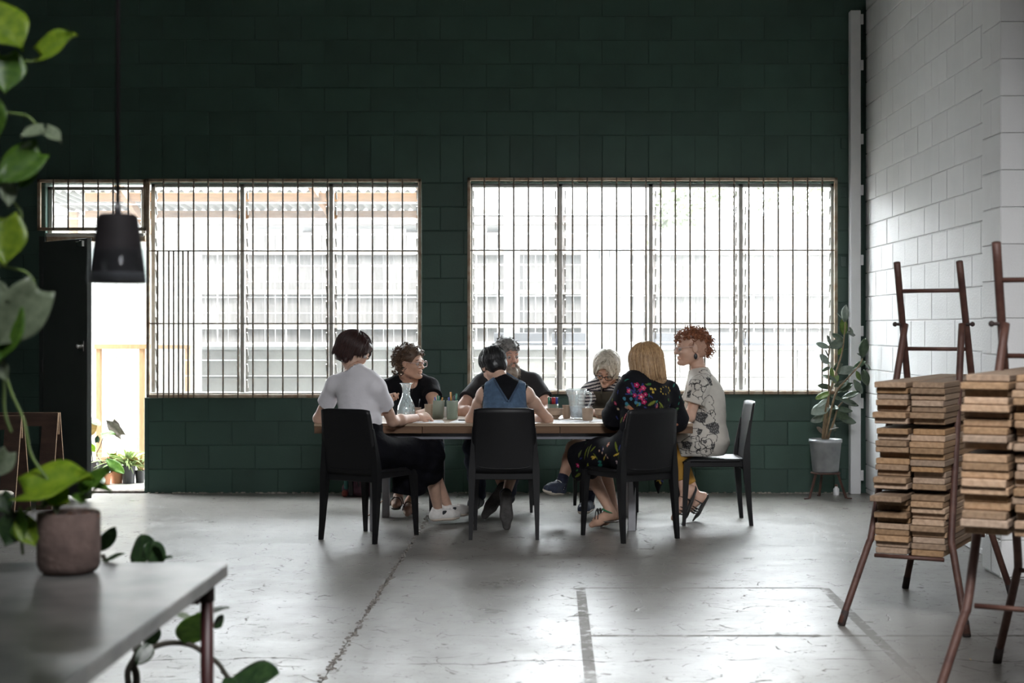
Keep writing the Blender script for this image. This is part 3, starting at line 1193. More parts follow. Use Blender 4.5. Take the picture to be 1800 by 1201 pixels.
# ================================================================== work table
M_ply = mk('worn_plywood_face', (0.38, 0.28, 0.19), rough=0.45, scale=6, stretch=(0.6, 6, 6), col2=(0.29, 0.195, 0.125), bump=0.08)
M_edge = mk('rough_pine_edging', (0.165, 0.092, 0.048), rough=0.7, scale=5, stretch=(0.5, 6, 6), col2=(0.10, 0.052, 0.028), bump=0.2, per_object=0.15)
M_frame = mk('grey_painted_steel', (0.21, 0.21, 0.24), rough=0.45, var=0.12, scale=8, metallic=0.2)
M_leg = mk('pale_grey_steel_leg', (0.30, 0.30, 0.32), rough=0.45, var=0.12, scale=8, metallic=0.2)
TX0, TX1, TY0, TY1, TZ = -1.575, 0.93, 10.1, 11.02, 0.722
tb = empty('work_table', ((TX0 + TX1) / 2, (TY0 + TY1) / 2, 0), label='long wooden work table on a grey steel frame', cat='table')
npl = 5
for i in range(npl):
    y0 = TY0 + (TY1 - TY0) * i / npl
    MB().box((TX0, y0 + .0012, TZ - 0.020), (TX1, y0 + (TY1 - TY0) / npl - .0012, TZ), 0.0015).build('top_board', M_ply, tb)
cuts = [TX0, -0.86, 0.05, TX1]
for a, b in zip(cuts[:-1], cuts[1:]):
    MB().box((a + .0015, TY0 - 0.002, TZ - 0.066), (b - .0015, TY0 + 0.04, TZ - 0.0215), 0.002).build('edge_board', M_edge, tb)
    MB().box((a + .0015, TY1 - 0.04, TZ - 0.066), (b - .0015, TY1, TZ - 0.0215), 0.002).build('edge_board', M_edge, tb)
for x in (TX0, TX1 - 0.04):
    MB().box((x, TY0 + 0.041, TZ - 0.066), (x + 0.04, TY1 - 0.041, TZ - 0.0215), 0.002).build('edge_board', M_edge, tb)
fx0, fx1, fy0, fy1 = -1.22, 0.56, 10.17, 10.95
for a, b in (((fx0, fy0, .612), (fx1, fy0 + .04, .655)), ((fx0, fy1 - .04, .612), (fx1, fy1, .655)), ((fx0, fy0 + .04, .612), (fx0 + .04, fy1 - .04, .655)), ((fx1 - .04, fy0 + .04, .612), (fx1, fy1 - .04, .655))):
    MB().box(a, b, 0.003).build('frame_rail', M_frame, tb)
for x in (fx0 + .005, fx1 - .055):
    for y in (fy0 + .001, fy1 - .051):
        MB().box((x, y, 0.0), (x + .05, y + .05, .612), 0.003).build('leg', M_leg, tb)

# ================================================================== steel trestles with planks
M_rust = mk('rust_red_steel', (0.042, 0.014, 0.010), rough=0.6, scale=16, col2=(0.085, 0.038, 0.026), bump=0.25, bscale=80, metallic=0.15)
M_tip = mk('dark_rubber_tip', (0.025, 0.015, 0.013), rough=0.8, var=0.2)


def wood_material():
    """Sawn timber: long grain along the plank, rings on the sawn ends; each plank has its own tone."""
    m = mk('sawn_plank', (0.30, 0.20, 0.125), rough=0.75, scale=5, stretch=(14, 0.8, 14), col2=(0.21, 0.13, 0.075), bump=0.15, bscale=40, per_object=0.30)
    nt = m.node_tree
    N, L = nt.nodes, nt.links
    b = N['Principled BSDF']
    src = b.inputs['Base Color'].links[0].from_socket
    tc = [n for n in N if n.type == 'TEX_COORD'][0]
    oi = [n for n in N if n.type == 'OBJECT_INFO'][0]
    wv = N.new('ShaderNodeTexWave')
    wv.wave_type = 'RINGS'
    wv.rings_direction = 'Y'
    wv.inputs['Scale'].default_value = 11
    wv.inputs['Distortion'].default_value = 1.5
    vm = N.new('ShaderNodeVectorMath')
    vm.operation = 'MULTIPLY_ADD'
    cb = N.new('ShaderNodeCombineXYZ')
    mr = N.new('ShaderNodeMapRange')
    mr.inputs[3].default_value = -0.09
    mr.inputs[4].default_value = 0.09
    L.new(oi.outputs['Random'], mr.inputs[0])
    L.new(mr.outputs[0], cb.inputs[0])
    cb.inputs[2].default_value = 0.03
    L.new(tc.outputs['Object'], vm.inputs[0])
    vm.inputs[1].default_value = (1, 0.15, 1)
    L.new(cb.outputs[0], vm.inputs[2])
    L.new(vm.outputs[0], wv.inputs['Vector'])
    mx = N.new('ShaderNodeMix')
    mx.data_type = 'RGBA'
    mx.blend_type = 'MULTIPLY'
    L.new(src, mx.inputs[6])
    mr2 = N.new('ShaderNodeMapRange')
    mr2.inputs[3].default_value = 0.86
    mr2.inputs[4].default_value = 1.08
    L.new(wv.outputs['Fac'], mr2.inputs[0])
    cc = N.new('ShaderNodeCombineColor')
    for i in range(3):
        L.new(mr2.outputs[0], cc.inputs[i])
    L.new(cc.outputs[0], mx.inputs[7])
    mx.inputs[0].default_value = 0.7
    # hue drift between planks: grey, honey, red-brown
    hv = N.new('ShaderNodeHueSaturation')
    ml = N.new('ShaderNodeMath')
    ml.operation = 'MULTIPLY'
    ml.inputs[1].default_value = 7.31
    fr_ = N.new('ShaderNodeMath')
    fr_.operation = 'FRACT'
    L.new(oi.outputs['Random'], ml.inputs[0])
    L.new(ml.outputs[0], fr_.inputs[0])
    mr3 = N.new('ShaderNodeMapRange')
    mr3.inputs[3].default_value = 0.8
    mr3.inputs[4].default_value = 1.22
    L.new(fr_.outputs[0], mr3.inputs[0])
    L.new(mr3.outputs[0], hv.inputs['Saturation'])
    mr4 = N.new('ShaderNodeMapRange')
    mr4.inputs[3].default_value = 1.28
    mr4.inputs[4].default_value = 1.72
    L.new(fr_.outputs[0], mr4.inputs[0])
    L.new(mr4.outputs[0], hv.inputs['Value'])
    mr4.inputs[3].default_value, mr4.inputs[4].default_value = 1.15, 0.85
    L.new(mx.outputs[2], hv.inputs['Color'])
    L.new(hv.outputs[0], b.inputs['Base Color'])
    return m


M_plank = wood_material()
WDIR = Vector((0.89, -0.456, 0)).normalized()      # along a trestle's width
BDIR = Vector((0.456, 0.89, 0)).normalized()       # along the planks, away from the camera


def make_trestle(origin, label, rungs):
    """A-frame of two hinged tube ladders. Origin is the floor point below the hinge line's middle."""
    o = Vector(origin)
    root = empty('steel_trestle', o, label=label, cat='trestle', group='rusty steel trestles holding planks')

    def q(w, b, z):
        return o + WDIR * w + BDIR * b + Vector((0, 0, z))
    hw, rt = 0.148, 0.0165
    zh = 1.375
    for s, nm in ((-1, 'ladder_leg'), (1, 'ladder_leg')):
        # tall ladder: top leans towards the camera side, foot stands on the far side
        top = q(s * hw, -0.115, 1.67)
        kn = q(s * (hw + .02), 0.42, 0.40)
        ft = q(s * 0.27, 0.53, 0.012)
        t = MB().tube(chain([top, top.lerp(kn, .33), top.lerp(kn, .66), kn - Vector((0, 0, -.06)), kn - (kn - ft) * .12, ft], 4), rt, 10).build(nm, M_rust, root, smooth=True)
        MB().tube([ft + (kn - ft) * .001 - Vector((0, 0, .011)), ft + (kn - ft) * .14], rt * 1.08, 10).build('rubber_foot', M_tip, t, smooth=True)
        # shorter ladder hinged to it, its foot splayed out towards the camera
        hp = q(s * (hw - .012), -0.005, zh)
        kn = q(s * (hw + .035), -0.44, 0.40)
        ft = q(s * 0.283, -0.585, 0.012)
        t = MB().tube(chain([hp, hp.lerp(kn, .4), hp.lerp(kn, .8), kn, kn + (ft - kn) * .15, ft], 4), rt, 10).build('prop_leg', M_rust, root, smooth=True)
        MB().tube([ft - Vector((0, 0, .011)), ft + (kn - ft) * .14], rt * 1.08, 10).build('rubber_foot', M_tip, t, smooth=True)
        bo = MB()
        bo.tube([hp - WDIR * s * -0.02, hp + WDIR * s * 0.045], 0.007, 8)
        bo.sphere(hp + WDIR * s * 0.05, 0.012, 8, 6)
        bo.build('hinge_bolt', M_tip, root, smooth=True)
    # rungs
    for z in (1.535, 1.255) + rungs:
        f = min(1.0, (1.67 - z) / (1.67 - 0.40))
        b = -0.115 + (0.42 + 0.115) * f
        MB().tube([q(-hw - .01, b, z), q(hw + .01, b, z)], 0.0095, 8).build('rung', M_rust, root, smooth=True)
    for z in rungs:
        f = min(1.08, (zh - z) / (zh - 0.40))
        b = -0.44 * f
        MB().tube([q(-hw - .01, b, z), q(hw + .01, b, z)], 0.0095, 8).build('rung', M_rust, root, smooth=True)
    return root


_pl = {}


def plank(x, label, group, L_, wd, th, org, w, b, z, rz):
    key = (round(L_, 2), round(wd, 3), round(th, 3))
    if key not in _pl:
        _pl[key] = MB().box((-wd / 2, 0, 0), (wd / 2, L_, th), 0.0035).mesh('plank', M_plank)
    o = link('timber_plank', _pl[key])
    p = org + WDIR * w + BDIR * b + Vector((0, 0, z))
    o.location = p
    o.rotation_euler = (0, 0, math.atan2(-BDIR.x, BDIR.y) + rz)
    tag(o, label, 'plank', group)
    return o


def stack(org, tiers, which, seed, b0, wd=0.152):
    """tiers: (z of the rung top, number of courses, thickness); two planks side by side in each course."""
    r_ = rng(seed)
    names = {3: ('upper', 'middle', 'lower'), 2: ('upper', 'lower')}[len(tiers)]
    for (z0, n, th), nm in zip(tiers, names):
        for i in range(n):
            for s, side in ((-1, 'left'), (1, 'right')):
                if i == n - 1 and False:
                    continue
                k = n - i
                lab = '%s plank from the top, %s column, %s tier of the %s' % (ORD[k], side, nm, which)
                proud = r_.uniform(-.035, .035) + (0 if s > 0 else r_.uniform(-.03, .03))
                if nm == 'lower' and i == n - 1 and s < 0 and len(tiers) == 3:
                    proud = -0.12
                plank(0, lab, 'planks on the ' + which, r_.choice((1.32, 1.38, 1.44)), wd + r_.choice((-.008, 0, .004)), th - .0012, org,
                      s * (wd / 2 + .005) + r_.uniform(-.0025, .0025) + (0 if s < 0 else .004), b0 + proud, z0 + i * th + .0003, r_.uniform(-.0022, .0022))


T1o = Vector((1.835, 7.36, 0))
T2o = Vector((1.80, 5.60, 0))
make_trestle(T1o, 'rusty steel trestle farther from the camera, standing nearer the white wall corner', (0.9095, 0.6125, 0.3155))
make_trestle(T2o, 'rusty steel trestle closer to the camera, partly cut off by the picture edge', (0.9455, 0.6625, 0.40))
th = 0.0345
stack(T1o, ((0.9195, 7, 0.0276), (0.6225, 10, 0.0276), (0.3255, 10, 0.0276)), 'far trestle', 21, -0.47)
stack(T2o, ((0.9555, 10, 0.0250), (0.6725, 10, 0.0268)), 'near trestle', 22, -0.63)
# ================================================================== bodies: smooth blends of tapered limbs, meshed by surface nets
V = Vector


def npv(v):
    return np.array((v[0], v[1], v[2]), dtype=np.float32)


class Field:
    def __init__(self, lo, hi, h):
        self.lo, self.h = npv(lo), float(h)
        self.n = tuple(int(math.ceil((hi[i] - lo[i]) / h)) + 1 for i in range(3))
        self.f = np.full(self.n, 0.5, dtype=np.float32)
        self.ax = [(self.lo[i] + np.arange(self.n[i], dtype=np.float32) * self.h) for i in range(3)]

    def _win(self, lo, hi):
        s = []
        for i in range(3):
            a = max(0, int((lo[i] - self.lo[i]) / self.h))
            b = min(self.n[i], int((hi[i] - self.lo[i]) / self.h) + 2)
            if b <= a:
                return None
            s.append(slice(a, b))
        return tuple(s)

    def _xyz(self, w):
        return self.ax[0][w[0]][:, None, None], self.ax[1][w[1]][None, :, None], self.ax[2][w[2]][None, None, :]

    def _put(self, w, d, k, op):
        g = self.f[w]
        if op == 'u':
            if k > 0:
                h = np.clip(0.5 + 0.5 * (g - d) / k, 0, 1)
                self.f[w] = g + (d - g) * h - k * h * (1 - h)
            else:
                self.f[w] = np.minimum(g, d)
        elif op == 's':
            d = -d
            if k > 0:
                h = np.clip(0.5 + 0.5 * (d - g) / k, 0, 1)
                self.f[w] = g + (d - g) * h + k * h * (1 - h)
            else:
                self.f[w] = np.maximum(g, d)

    def cone(self, a, b, ra, rb, k=0.02, op='u'):
        a, b = npv(a), npv(b)
        m = max(ra, rb) + k + 3 * self.h
        w = self._win(np.minimum(a, b) - m, np.maximum(a, b) + m)
        if w is None:
            return self
        x, y, z = self._xyz(w)
        d = b - a
        L2 = float(d @ d) + 1e-12
        t = np.clip(((x - a[0]) * d[0] + (y - a[1]) * d[1] + (z - a[2]) * d[2]) / L2, 0, 1)
        dist = np.sqrt((x - a[0] - t * d[0]) ** 2 + (y - a[1] - t * d[1]) ** 2 + (z - a[2] - t * d[2]) ** 2) - (ra + (rb - ra) * t)
        self._put(w, dist, k, op)
        return self

    def ell(self, c, r, axes=None, k=0.02, op='u'):
        """Ellipsoid: radii r along the three unit axes."""
        c = npv(c)
        m = max(r) + k + 3 * self.h
        w = self._win(c - m, c + m)
        if w is None:
            return self
        x, y, z = self._xyz(w)
        x, y, z = x - c[0], y - c[1], z - c[2]
        if axes is None:
            q = (x / r[0], y / r[1], z / r[2])
        else:
            q = tuple((x * e[0] + y * e[1] + z * e[2]) / r[i] for i, e in enumerate(axes))
        k0 = np.sqrt(q[0] ** 2 + q[1] ** 2 + q[2] ** 2)
        k1 = np.sqrt((q[0] / r[0]) ** 2 + (q[1] / r[1]) ** 2 + (q[2] / r[2]) ** 2) + 1e-9
        self._put(w, k0 * (k0 - 1) / k1, k, op)
        return self

    def cut(self, p, n, rad=None):
        """Keep the side of the plane that n points away from (only within rad of p if given)."""
        p, n = npv(p), npv(V(n).normalized())
        if rad is None:
            w = tuple(slice(0, m) for m in self.n)
        else:
            w = self._win(p - rad, p + rad)
            if w is None:
                return self
        x, y, z = self._xyz(w)
        d = (x - p[0]) * n[0] + (y - p[1]) * n[1] + (z - p[2]) * n[2]
        if rad is not None:
            rr = np.sqrt((x - p[0]) ** 2 + (y - p[1]) ** 2 + (z - p[2]) ** 2)
            d = np.where(rr < rad, d, -1.0)
        self.f[w] = np.maximum(self.f[w], d)
        return self

    def ripple(self, fn):
        x, y, z = self._xyz(tuple(slice(0, m) for m in self.n))
        self.f = (self.f + fn(x, y, z)).astype(np.float32)
        return self

    def nets(self):
        f = self.f
        nx, ny, nz = self.n
        s = f < 0
        c = s[:-1, :-1, :-1]
        cnt = np.zeros(c.shape, dtype=np.uint8)
        for i in (0, 1):
            for j in (0, 1):
                for k in (0, 1):
                    cnt += s[i:nx - 1 + i, j:ny - 1 + j, k:nz - 1 + k]
        act = np.argwhere((cnt > 0) & (cnt < 8))
        if len(act) == 0:
            return np.zeros((0, 3)), np.zeros((0, 4), int)
        I, J, K = act[:, 0], act[:, 1], act[:, 2]
        ids = np.full(c.shape, -1, dtype=np.int32)
        ids[I, J, K] = np.arange(len(act))
        val = np.empty((8, len(act)), dtype=np.float32)
        offs = [(i, j, k) for i in (0, 1) for j in (0, 1) for k in (0, 1)]
        for n_, (i, j, k) in enumerate(offs):
            val[n_] = f[I + i, J + j, K + k]
        acc = np.zeros((len(act), 3), dtype=np.float32)
        num = np.zeros(len(act), dtype=np.float32)
        for a in range(8):
            for b in range(a + 1, 8):
                da = np.array(offs[b]) - np.array(offs[a])
                if np.abs(da).sum() != 1:
                    continue
                m = (val[a] < 0) != (val[b] < 0)
                t = np.where(m, val[a] / np.where(m, val[a] - val[b], 1), 0)
                pt = np.array(offs[a], dtype=np.float32)[None, :] + t[:, None] * da[None, :]
                acc += np.where(m[:, None], pt, 0)
                num += m
        vs = self.lo[None, :] + (act + acc / num[:, None]) * self.h
        faces = []
        for ax in range(3):
            sl0 = [slice(None)] * 3
            sl1 = [slice(None)] * 3
            sl0[ax] = slice(0, -1)
            sl1[ax] = slice(1, None)
            A, B = s[tuple(sl0)], s[tuple(sl1)]
            e = np.argwhere(A != B)
            o1, o2 = (ax + 1) % 3, (ax + 2) % 3
            ok = (e[:, o1] > 0) & (e[:, o2] > 0) & (e[:, o1] < self.n[o1] - 1) & (e[:, o2] < self.n[o2] - 1)
            e = e[ok]
            q = []
            for d1, d2 in ((0, 0), (1, 0), (1, 1), (0, 1)):
                g = e.copy()
                g[:, o1] -= d1
                g[:, o2] -= d2
                q.append(ids[g[:, 0], g[:, 1], g[:, 2]])
            q = np.stack(q, 1)
            inside = A[e[:, 0], e[:, 1], e[:, 2]]
            q = np.where(inside[:, None], q, q[:, ::-1])
            faces.append(q)
        fc = np.concatenate(faces)
        fc = fc[(fc >= 0).all(1)]
        return vs, fc


def np_mesh(name, parts, mats, off=(0, 0, 0), smooth=True, relax=1):
    """Mesh from (verts, quads, material index) arrays."""
    V_, F_, MI = [], [], []
    k = 0
    for vs, fc, mi in parts:
        if len(vs) == 0:
            continue
        if relax:
            e = np.concatenate([fc[:, [0, 1]], fc[:, [1, 2]], fc[:, [2, 3]], fc[:, [3, 0]]])
            for _ in range(relax):
                acc = np.zeros_like(vs)
                num = np.zeros(len(vs), dtype=np.float32)
                for c_ in range(3):
                    acc[:, c_] = np.bincount(e[:, 0], weights=vs[e[:, 1], c_], minlength=len(vs))
                num = np.bincount(e[:, 0], minlength=len(vs))
                m = num > 0
                vs = vs.copy()
                vs[m] = 0.45 * vs[m] + 0.55 * acc[m] / num[m][:, None]
        V_.append(vs)
        F_.append(fc + k)
        MI.append(np.full(len(fc), mi, dtype=np.int32))
        k += len(vs)
    vs, fc, mi = np.concatenate(V_), np.concatenate(F_), np.concatenate(MI)
    vs = vs - npv(off)[None, :]
    me = bpy.data.meshes.new(name)
    me.vertices.add(len(vs))
    me.vertices.foreach_set('co', vs.astype(np.float32).ravel())
    me.loops.add(len(fc) * 4)
    me.loops.foreach_set('vertex_index', fc.astype(np.int32).ravel())
    me.polygons.add(len(fc))
    me.polygons.foreach_set('loop_start', np.arange(0, len(fc) * 4, 4, dtype=np.int32))
    me.polygons.foreach_set('material_index', mi)
    me.polygons.foreach_set('use_smooth', np.ones(len(fc), dtype=bool))
    for m in (mats if isinstance(mats, (list, tuple)) else [mats]):
        me.materials.append(m)
    me.update(calc_edges=True)
    me.validate()
    return me


def field_around(pts, pad, h):
    lo = V([min(p[i] for p in pts) - pad for i in range(3)])
    hi = V([max(p[i] for p in pts) + pad for i in range(3)])
    return Field(lo, hi, h)


# ------------------------------------------------------------------ one figure


class Person:
    """Joints are world points. Sides a and b are the figure's two sides (a at the image's left when seen in the picture)."""

    def __init__(s, name, label, J, skin, build=1.0, head_scale=1.0, male=False):
        s.J = J
        s.skin = skin
        s.g = build
        s.hs = head_scale
        s.male = male
        pel = J['pelvis']
        s.root = empty(name, (pel.x, pel.y, 0.0), label=label, cat='person', group='people working around the table')
        s.off = s.root.location.copy()
        f = J['face'].normalized()
        up = J.get('hup', V((0, 0, 1)))
        s.hf = f
        s.hu = (up - f * up.dot(f)).normalized()
        s.hsd = s.hf.cross(s.hu).normalized()
        s.hc = J['head']
        s.side = (J['sh_b'] - J['sh_a']).normalized()

    def H(s, f, d, u):
        k = s.hs
        return s.hc + s.hf * (f * k) + s.hsd * (d * k) + s.hu * (u * k)

    def haxes(s):
        return (s.hf, s.hsd, s.hu)

    # -- anatomy
    def torso(s, F_, e=0.0, k=0.05, low=True):
        J, g = s.J, s.g
        pel, ch, nb = J['pelvis'], J['chest'], J['neck']
        wide = 1.12 if s.male else 1.0
        side = s.side
        up1 = (ch - pel).normalized()
        hipside = (J['hip_b'] - J['hip_a']).normalized()
        fw0 = hipside.cross(V((0, 0, 1))).normalized()
        if low:
            F_.ell(pel, (0.165 * g + e, 0.118 * g + e, 0.105 * g + e), (hipside, fw0, V((0, 0, 1))), k)
        fw1 = side.cross(up1).normalized()
        wst = pel.lerp(ch, 0.52)
        F_.ell(wst, (0.122 * g * wide + e, 0.096 * g + e, 0.15 * g + e), (side, fw1, up1), k)
        up2 = (nb - ch).normalized()
        fw2 = side.cross(up2).normalized()
        F_.ell(ch, (0.140 * g * wide + e, 0.100 * g + e, 0.165 * g + e), (side, fw2, up2), k)
        F_.ell(ch.lerp(nb, 0.5), (0.140 * g * wide + e, 0.080 * g + e, 0.10 * g + e), (side, fw2, up2), k)
        a, b = J['sh_a'], J['sh_b']
        F_.cone(a, b, 0.046 * g * wide + e, 0.046 * g * wide + e, k)
        # slope of the shoulders up to the neck
        for p in (a, b):
            F_.cone(p.lerp(nb, 0.15), nb + V((0, 0, 0.008)), 0.040 * g + e, 0.046 * g + e, k * 0.8)

    def neck_(s, F_, e=0.0):
        s_ = 1.15 if s.male else 1.0
        F_.cone(s.J['neck'] + (s.J['neck'] - s.H(-.028, 0, -.06)) * 0.25, s.H(-.028, 0, -.055), 0.055 * s_ + e, 0.047 * s_ + e, 0.03)

    def arm(s, F_, sd, e=0.0, t=2.0, k=0.025, e2=None):
        """t: how far down the arm (1 = elbow, 2 = wrist)."""
        J = s.J
        g = s.g * (1.15 if s.male else 1.0)
        sh, el, wr = J['sh_' + sd], J['el_' + sd], J['wr_' + sd]
        e2 = e if e2 is None else e2
        if t <= 1:
            F_.cone(sh, sh.lerp(el, t), 0.048 * g + e, (0.044 - 0.006 * t) * g + e2, k)
        else:
            F_.cone(sh, sh.lerp(el, 0.35), 0.048 * g + e, 0.043 * g + e, k)
            F_.cone(sh.lerp(el, 0.35), el, 0.043 * g + e, 0.034 * g + e, k)
            q = el.lerp(wr, 0.3)
            F_.cone(el, q, 0.034 * g + e, 0.036 * g + e, k)
            F_.cone(q, el.lerp(wr, t - 1), 0.036 * g + e, (0.036 - 0.012 * (t - 1)) * g + e, k)

    def leg(s, F_, sd, e=0.0, t0=0.0, t=2.0, k=0.03, e2=None):
        J, g = s.J, s.g
        hp, kn, an = J['hip_' + sd], J['kn_' + sd], J['an_' + sd]
        e2 = e if e2 is None else e2
        if t0 < 1:
            F_.cone(hp, hp.lerp(kn, .5), 0.082 * g + e, 0.070 * g + e, k)
            F_.cone(hp.lerp(kn, .5), kn, 0.070 * g + e, 0.052 * g + e, k)
        if t > 1:
            u = t - 1
            back = (kn - an).normalized()
            calf = kn.lerp(an, 0.3)
            bend = (hp - kn).normalized()
            bend = (bend - back * bend.dot(back))
            bend = bend.normalized() if bend.length > 0.1 else V((0, 0, 0))
            calf = calf + bend * 0.012
            F_.cone(kn, calf, 0.050 * g + e, 0.051 * g + e, k)
            if u <= 0.3:
                return
            r1 = (0.051 - 0.021 * (u - .3) / .7) * g
            F_.cone(calf, kn.lerp(an, u), 0.051 * g + e, r1 + e2, k)

    def foot(s, F_, sd, e=0.0):
        an, toe = s.J['an_' + sd], s.J['toe_' + sd]
        dn = s.J.get('dn_' + sd, V((0, 0, -1)))
        hl = an + dn * 0.045 - (toe - an).normalized() * 0.02
        F_.cone(an, hl, 0.030 + e, 0.030 + e, 0.02)
        ball = hl.lerp(toe, 0.68) + (-dn) * 0.006
        F_.cone(an + dn * 0.015, ball, 0.029 + e, 0.026 + e, 0.02)
        F_.cone(hl, ball, 0.030 + e, 0.030 + e, 0.02)
        F_.cone(ball, toe, 0.031 + e, 0.020 + e, 0.02)

    def hand(s, F_, sd):
        """Palm, four unequal bent fingers and a thumb from the side of the palm."""
        J = s.J
        w = J['wr_' + sd]
        d, n, th, curl = J['hand_' + sd]
        d = V(d).normalized()
        n = V(n)
        n = (n - d * n.dot(d)).normalized()
        t = d.cross(n).normalized() * th
        z = 0.93 if not s.male else 1.08
        F_.cone(w - d * 0.03, w + d * 0.012, 0.0235 * z, 0.022 * z, 0.012)
        kn = []
        for off, ln in ((0.030, 0.083), (0.010, 0.089), (-0.010, 0.086), (-0.028, 0.077)):
            p = w + d * (ln * z) + t * (off * z)
            kn.append(p)
            F_.cone(w + d * .012 + t * (off * .5 * z), p, 0.0155 * z, 0.0125 * z, 0.014)
        lens = ((0.040, 0.025, 0.019), (0.044, 0.029, 0.021), (0.041, 0.027, 0.020), (0.032, 0.021, 0.018))
        for i, (p, ls) in enumerate(zip(kn, lens)):
            ang = 0.0
            for j, l in enumerate(ls):
                ang += curl[j] * (1 + 0.08 * i)
                dd = d * math.cos(ang) + n * math.sin(ang) + t * (0.06 * (1.5 - i))
                q = p + dd.normalized() * (l * z)
                F_.cone(p, q, (0.0098 - j * .0012) * z, (0.0090 - j * .0013) * z, 0.004)
                p = q
        p = w + d * (0.022 * z) + t * (0.022 * z)
        for dd, l, r_ in ((d * .62 + t * .72 + n * .3, 0.042, .0135), (d * .85 + t * .35 + n * .4, 0.034, .0108), (d * .92 + t * .1 + n * .45, 0.026, .0094)):
            q = p + dd.normalized() * (l * z)
            F_.cone(p, q, r_ * z, r_ * .88 * z, 0.006)
            p = q

    def head_(s, F_):
        A = s.haxes()
        k = s.hs

        def E(c, r_, kk=0.02, op='u'):
            F_.ell(s.H(*c), tuple(x * k for x in r_), A, kk, op)

        def C(a, b, ra, rb, kk=0.015, op='u'):
            F_.cone(s.H(*a), s.H(*b), ra * k, rb * k, kk, op)
        jw = 1.08 if s.male else 1.0
        E((-.012, 0, .030), (.094, .074, .084))
        E((.026, 0, -.030), (.062, .059 * jw, .082))
        for q in (-1, 1):
            C((-.012, q * .046 * jw, -.058), (.060, q * .010, -.098), .027, .020)
            E((.060, q * .035, -.030), (.022, .020, .018))
            E((-.006, q * .076, -.010), (.018, .009, .030), 0.006)
        C((.078, -.030, .014), (.078, .030, .014), .014, .014, 0.012)
        for q in (-1, 1):
            E((.099, q * .031, -.006), (.016, .016, .012), 0.010, 's')
        C((.086, 0, .004), (.108, 0, -.030), .0085, .0120, 0.008)
        for q in (-1, 1):
            E((.098, q * .012, -.034), (.010, .008, .008), 0.006)
        E((.083, 0, -.097), (.020, .022, .018), 0.014)
        E((.0895, 0, -.0575), (.011, .022, .0075), 0.004)
        E((.0880, 0, -.0705), (.011, .019, .0080), 0.004)
        C((.1005, -.022, -.0642), (.1005, .022, -.0642), .0028, .0028, 0.003, 's')

    def make_body(s, h=0.0065, hh=0.0036, shod=False):
        J = s.J
        pts = [J[k] for k in ('pelvis', 'chest', 'neck', 'sh_a', 'sh_b', 'el_a', 'el_b', 'wr_a', 'wr_b', 'hip_a', 'hip_b', 'kn_a', 'kn_b', 'an_a', 'an_b', 'toe_a', 'toe_b')]
        Fb = field_around(pts, 0.17, h)
        s.torso(Fb)
        s.neck_(Fb)
        for sd in 'ab':
            s.arm(Fb, sd)
            s.leg(Fb, sd)
            if not shod:
                s.foot(Fb, sd)
        nm = s.J['neck'].lerp(s.H(-.03, 0, -.07), 0.45)
        nd = (s.H(-.028, 0, -.055) - s.J['neck']).normalized()
        Fb.cut(nm + nd * 0.001, nd, 0.16)
        parts = []
        for sd in 'ab':
            d = V(J['hand_' + sd][0]).normalized()
            fd = (J['wr_' + sd] - J['el_' + sd]).normalized()
            w = J['wr_' + sd]
            Fb.cut(w - fd * 0.012, fd, 0.055)
            Fh = field_around([w + d * 0.09], 0.145, hh)
            s.arm(Fh, sd)
            s.hand(Fh, sd)
            Fh.cut(w - fd * 0.014, -fd)
            vs, fc = Fh.nets()
            parts.append((vs, fc, 0))
        vs, fc = Fb.nets()
        parts.append((vs, fc, 0))
        Fd = field_around([s.H(0, 0, 0)], 0.185 * s.hs, hh)
        s.torso(Fd)
        s.neck_(Fd)
        s.head_(Fd)
        Fd.cut(nm - nd * 0.001, -nd)
        vs, fc = Fd.nets()
        parts.append((vs, fc, 0))
        me = np_mesh('body', parts, s.skin, s.off)
        s.body = link('body', me, s.root)
        # eyes
        for q in (-1, 1):
            mb = MB()
            mb.cur = 0
            rot = Matrix((s.hf, s.hsd, s.hu)).transposed()
            mb.sphere(s.H(.083, q * .031, -.006), 0.0125 * s.hs, 10, 8)
            mb.cur = 1
            mb.sphere(s.H(.0905, q * .031, -.006), 0.0062 * s.hs, 8, 6)
            mb.build('eye', [M_eyewhite, M_iris], s.root, smooth=True)
            # lid and brow: soft bars that read as eye shadow and eyebrow
            br = MB()
            br.tube([s.H(.089, q * .014, .020), s.H(.0905, q * .031, .025), s.H(.080, q * .046, .020)], [.0025, .0036, .002], 6)
            br.build('eyebrow', s.J.get('browmat', M_iris), s.root, smooth=True)
        return s.body

    def cloth(s, name, mat, F_, relax=1):
        vs, fc = F_.nets()
        me = np_mesh(name, [(vs, fc, 0)], mat, s.off, relax=relax)
        return link(name, me, s.root)

    def shirt(s, name, mat, e=0.012, sleeve=0.5, flare=0.012, h=0.006, scoop=0.085, vneck=0.0, low=0.0, sleeve_b=None, neckdrop=0.0):
        J = s.J
        pts = [J[k] for k in ('pelvis', 'chest', 'neck', 'sh_a', 'sh_b')] + [J['sh_a'].lerp(J['el_a'], min(1, sleeve)), J['sh_b'].lerp(J['el_b'], min(1, sleeve_b or sleeve))]
        if sleeve > 1:
            pts += [J['el_a'], J['el_b'], J['wr_a'], J['wr_b']]
        Fs = field_around(pts, 0.18, h)
        s.torso(Fs, e)
        if sleeve > 0:
            for sd, t in (('a', sleeve), ('b', sleeve_b or sleeve)):
                s.arm(Fs, sd, e, t, 0.03, e + flare)
                sh, el, wr = J['sh_' + sd], J['el_' + sd], J['wr_' + sd]
                if t <= 1:
                    Fs.cut(sh.lerp(el, t * 0.96), (el - sh), 0.10)
        nd = (s.H(-.028, 0, -.055) - J['neck']).normalized()
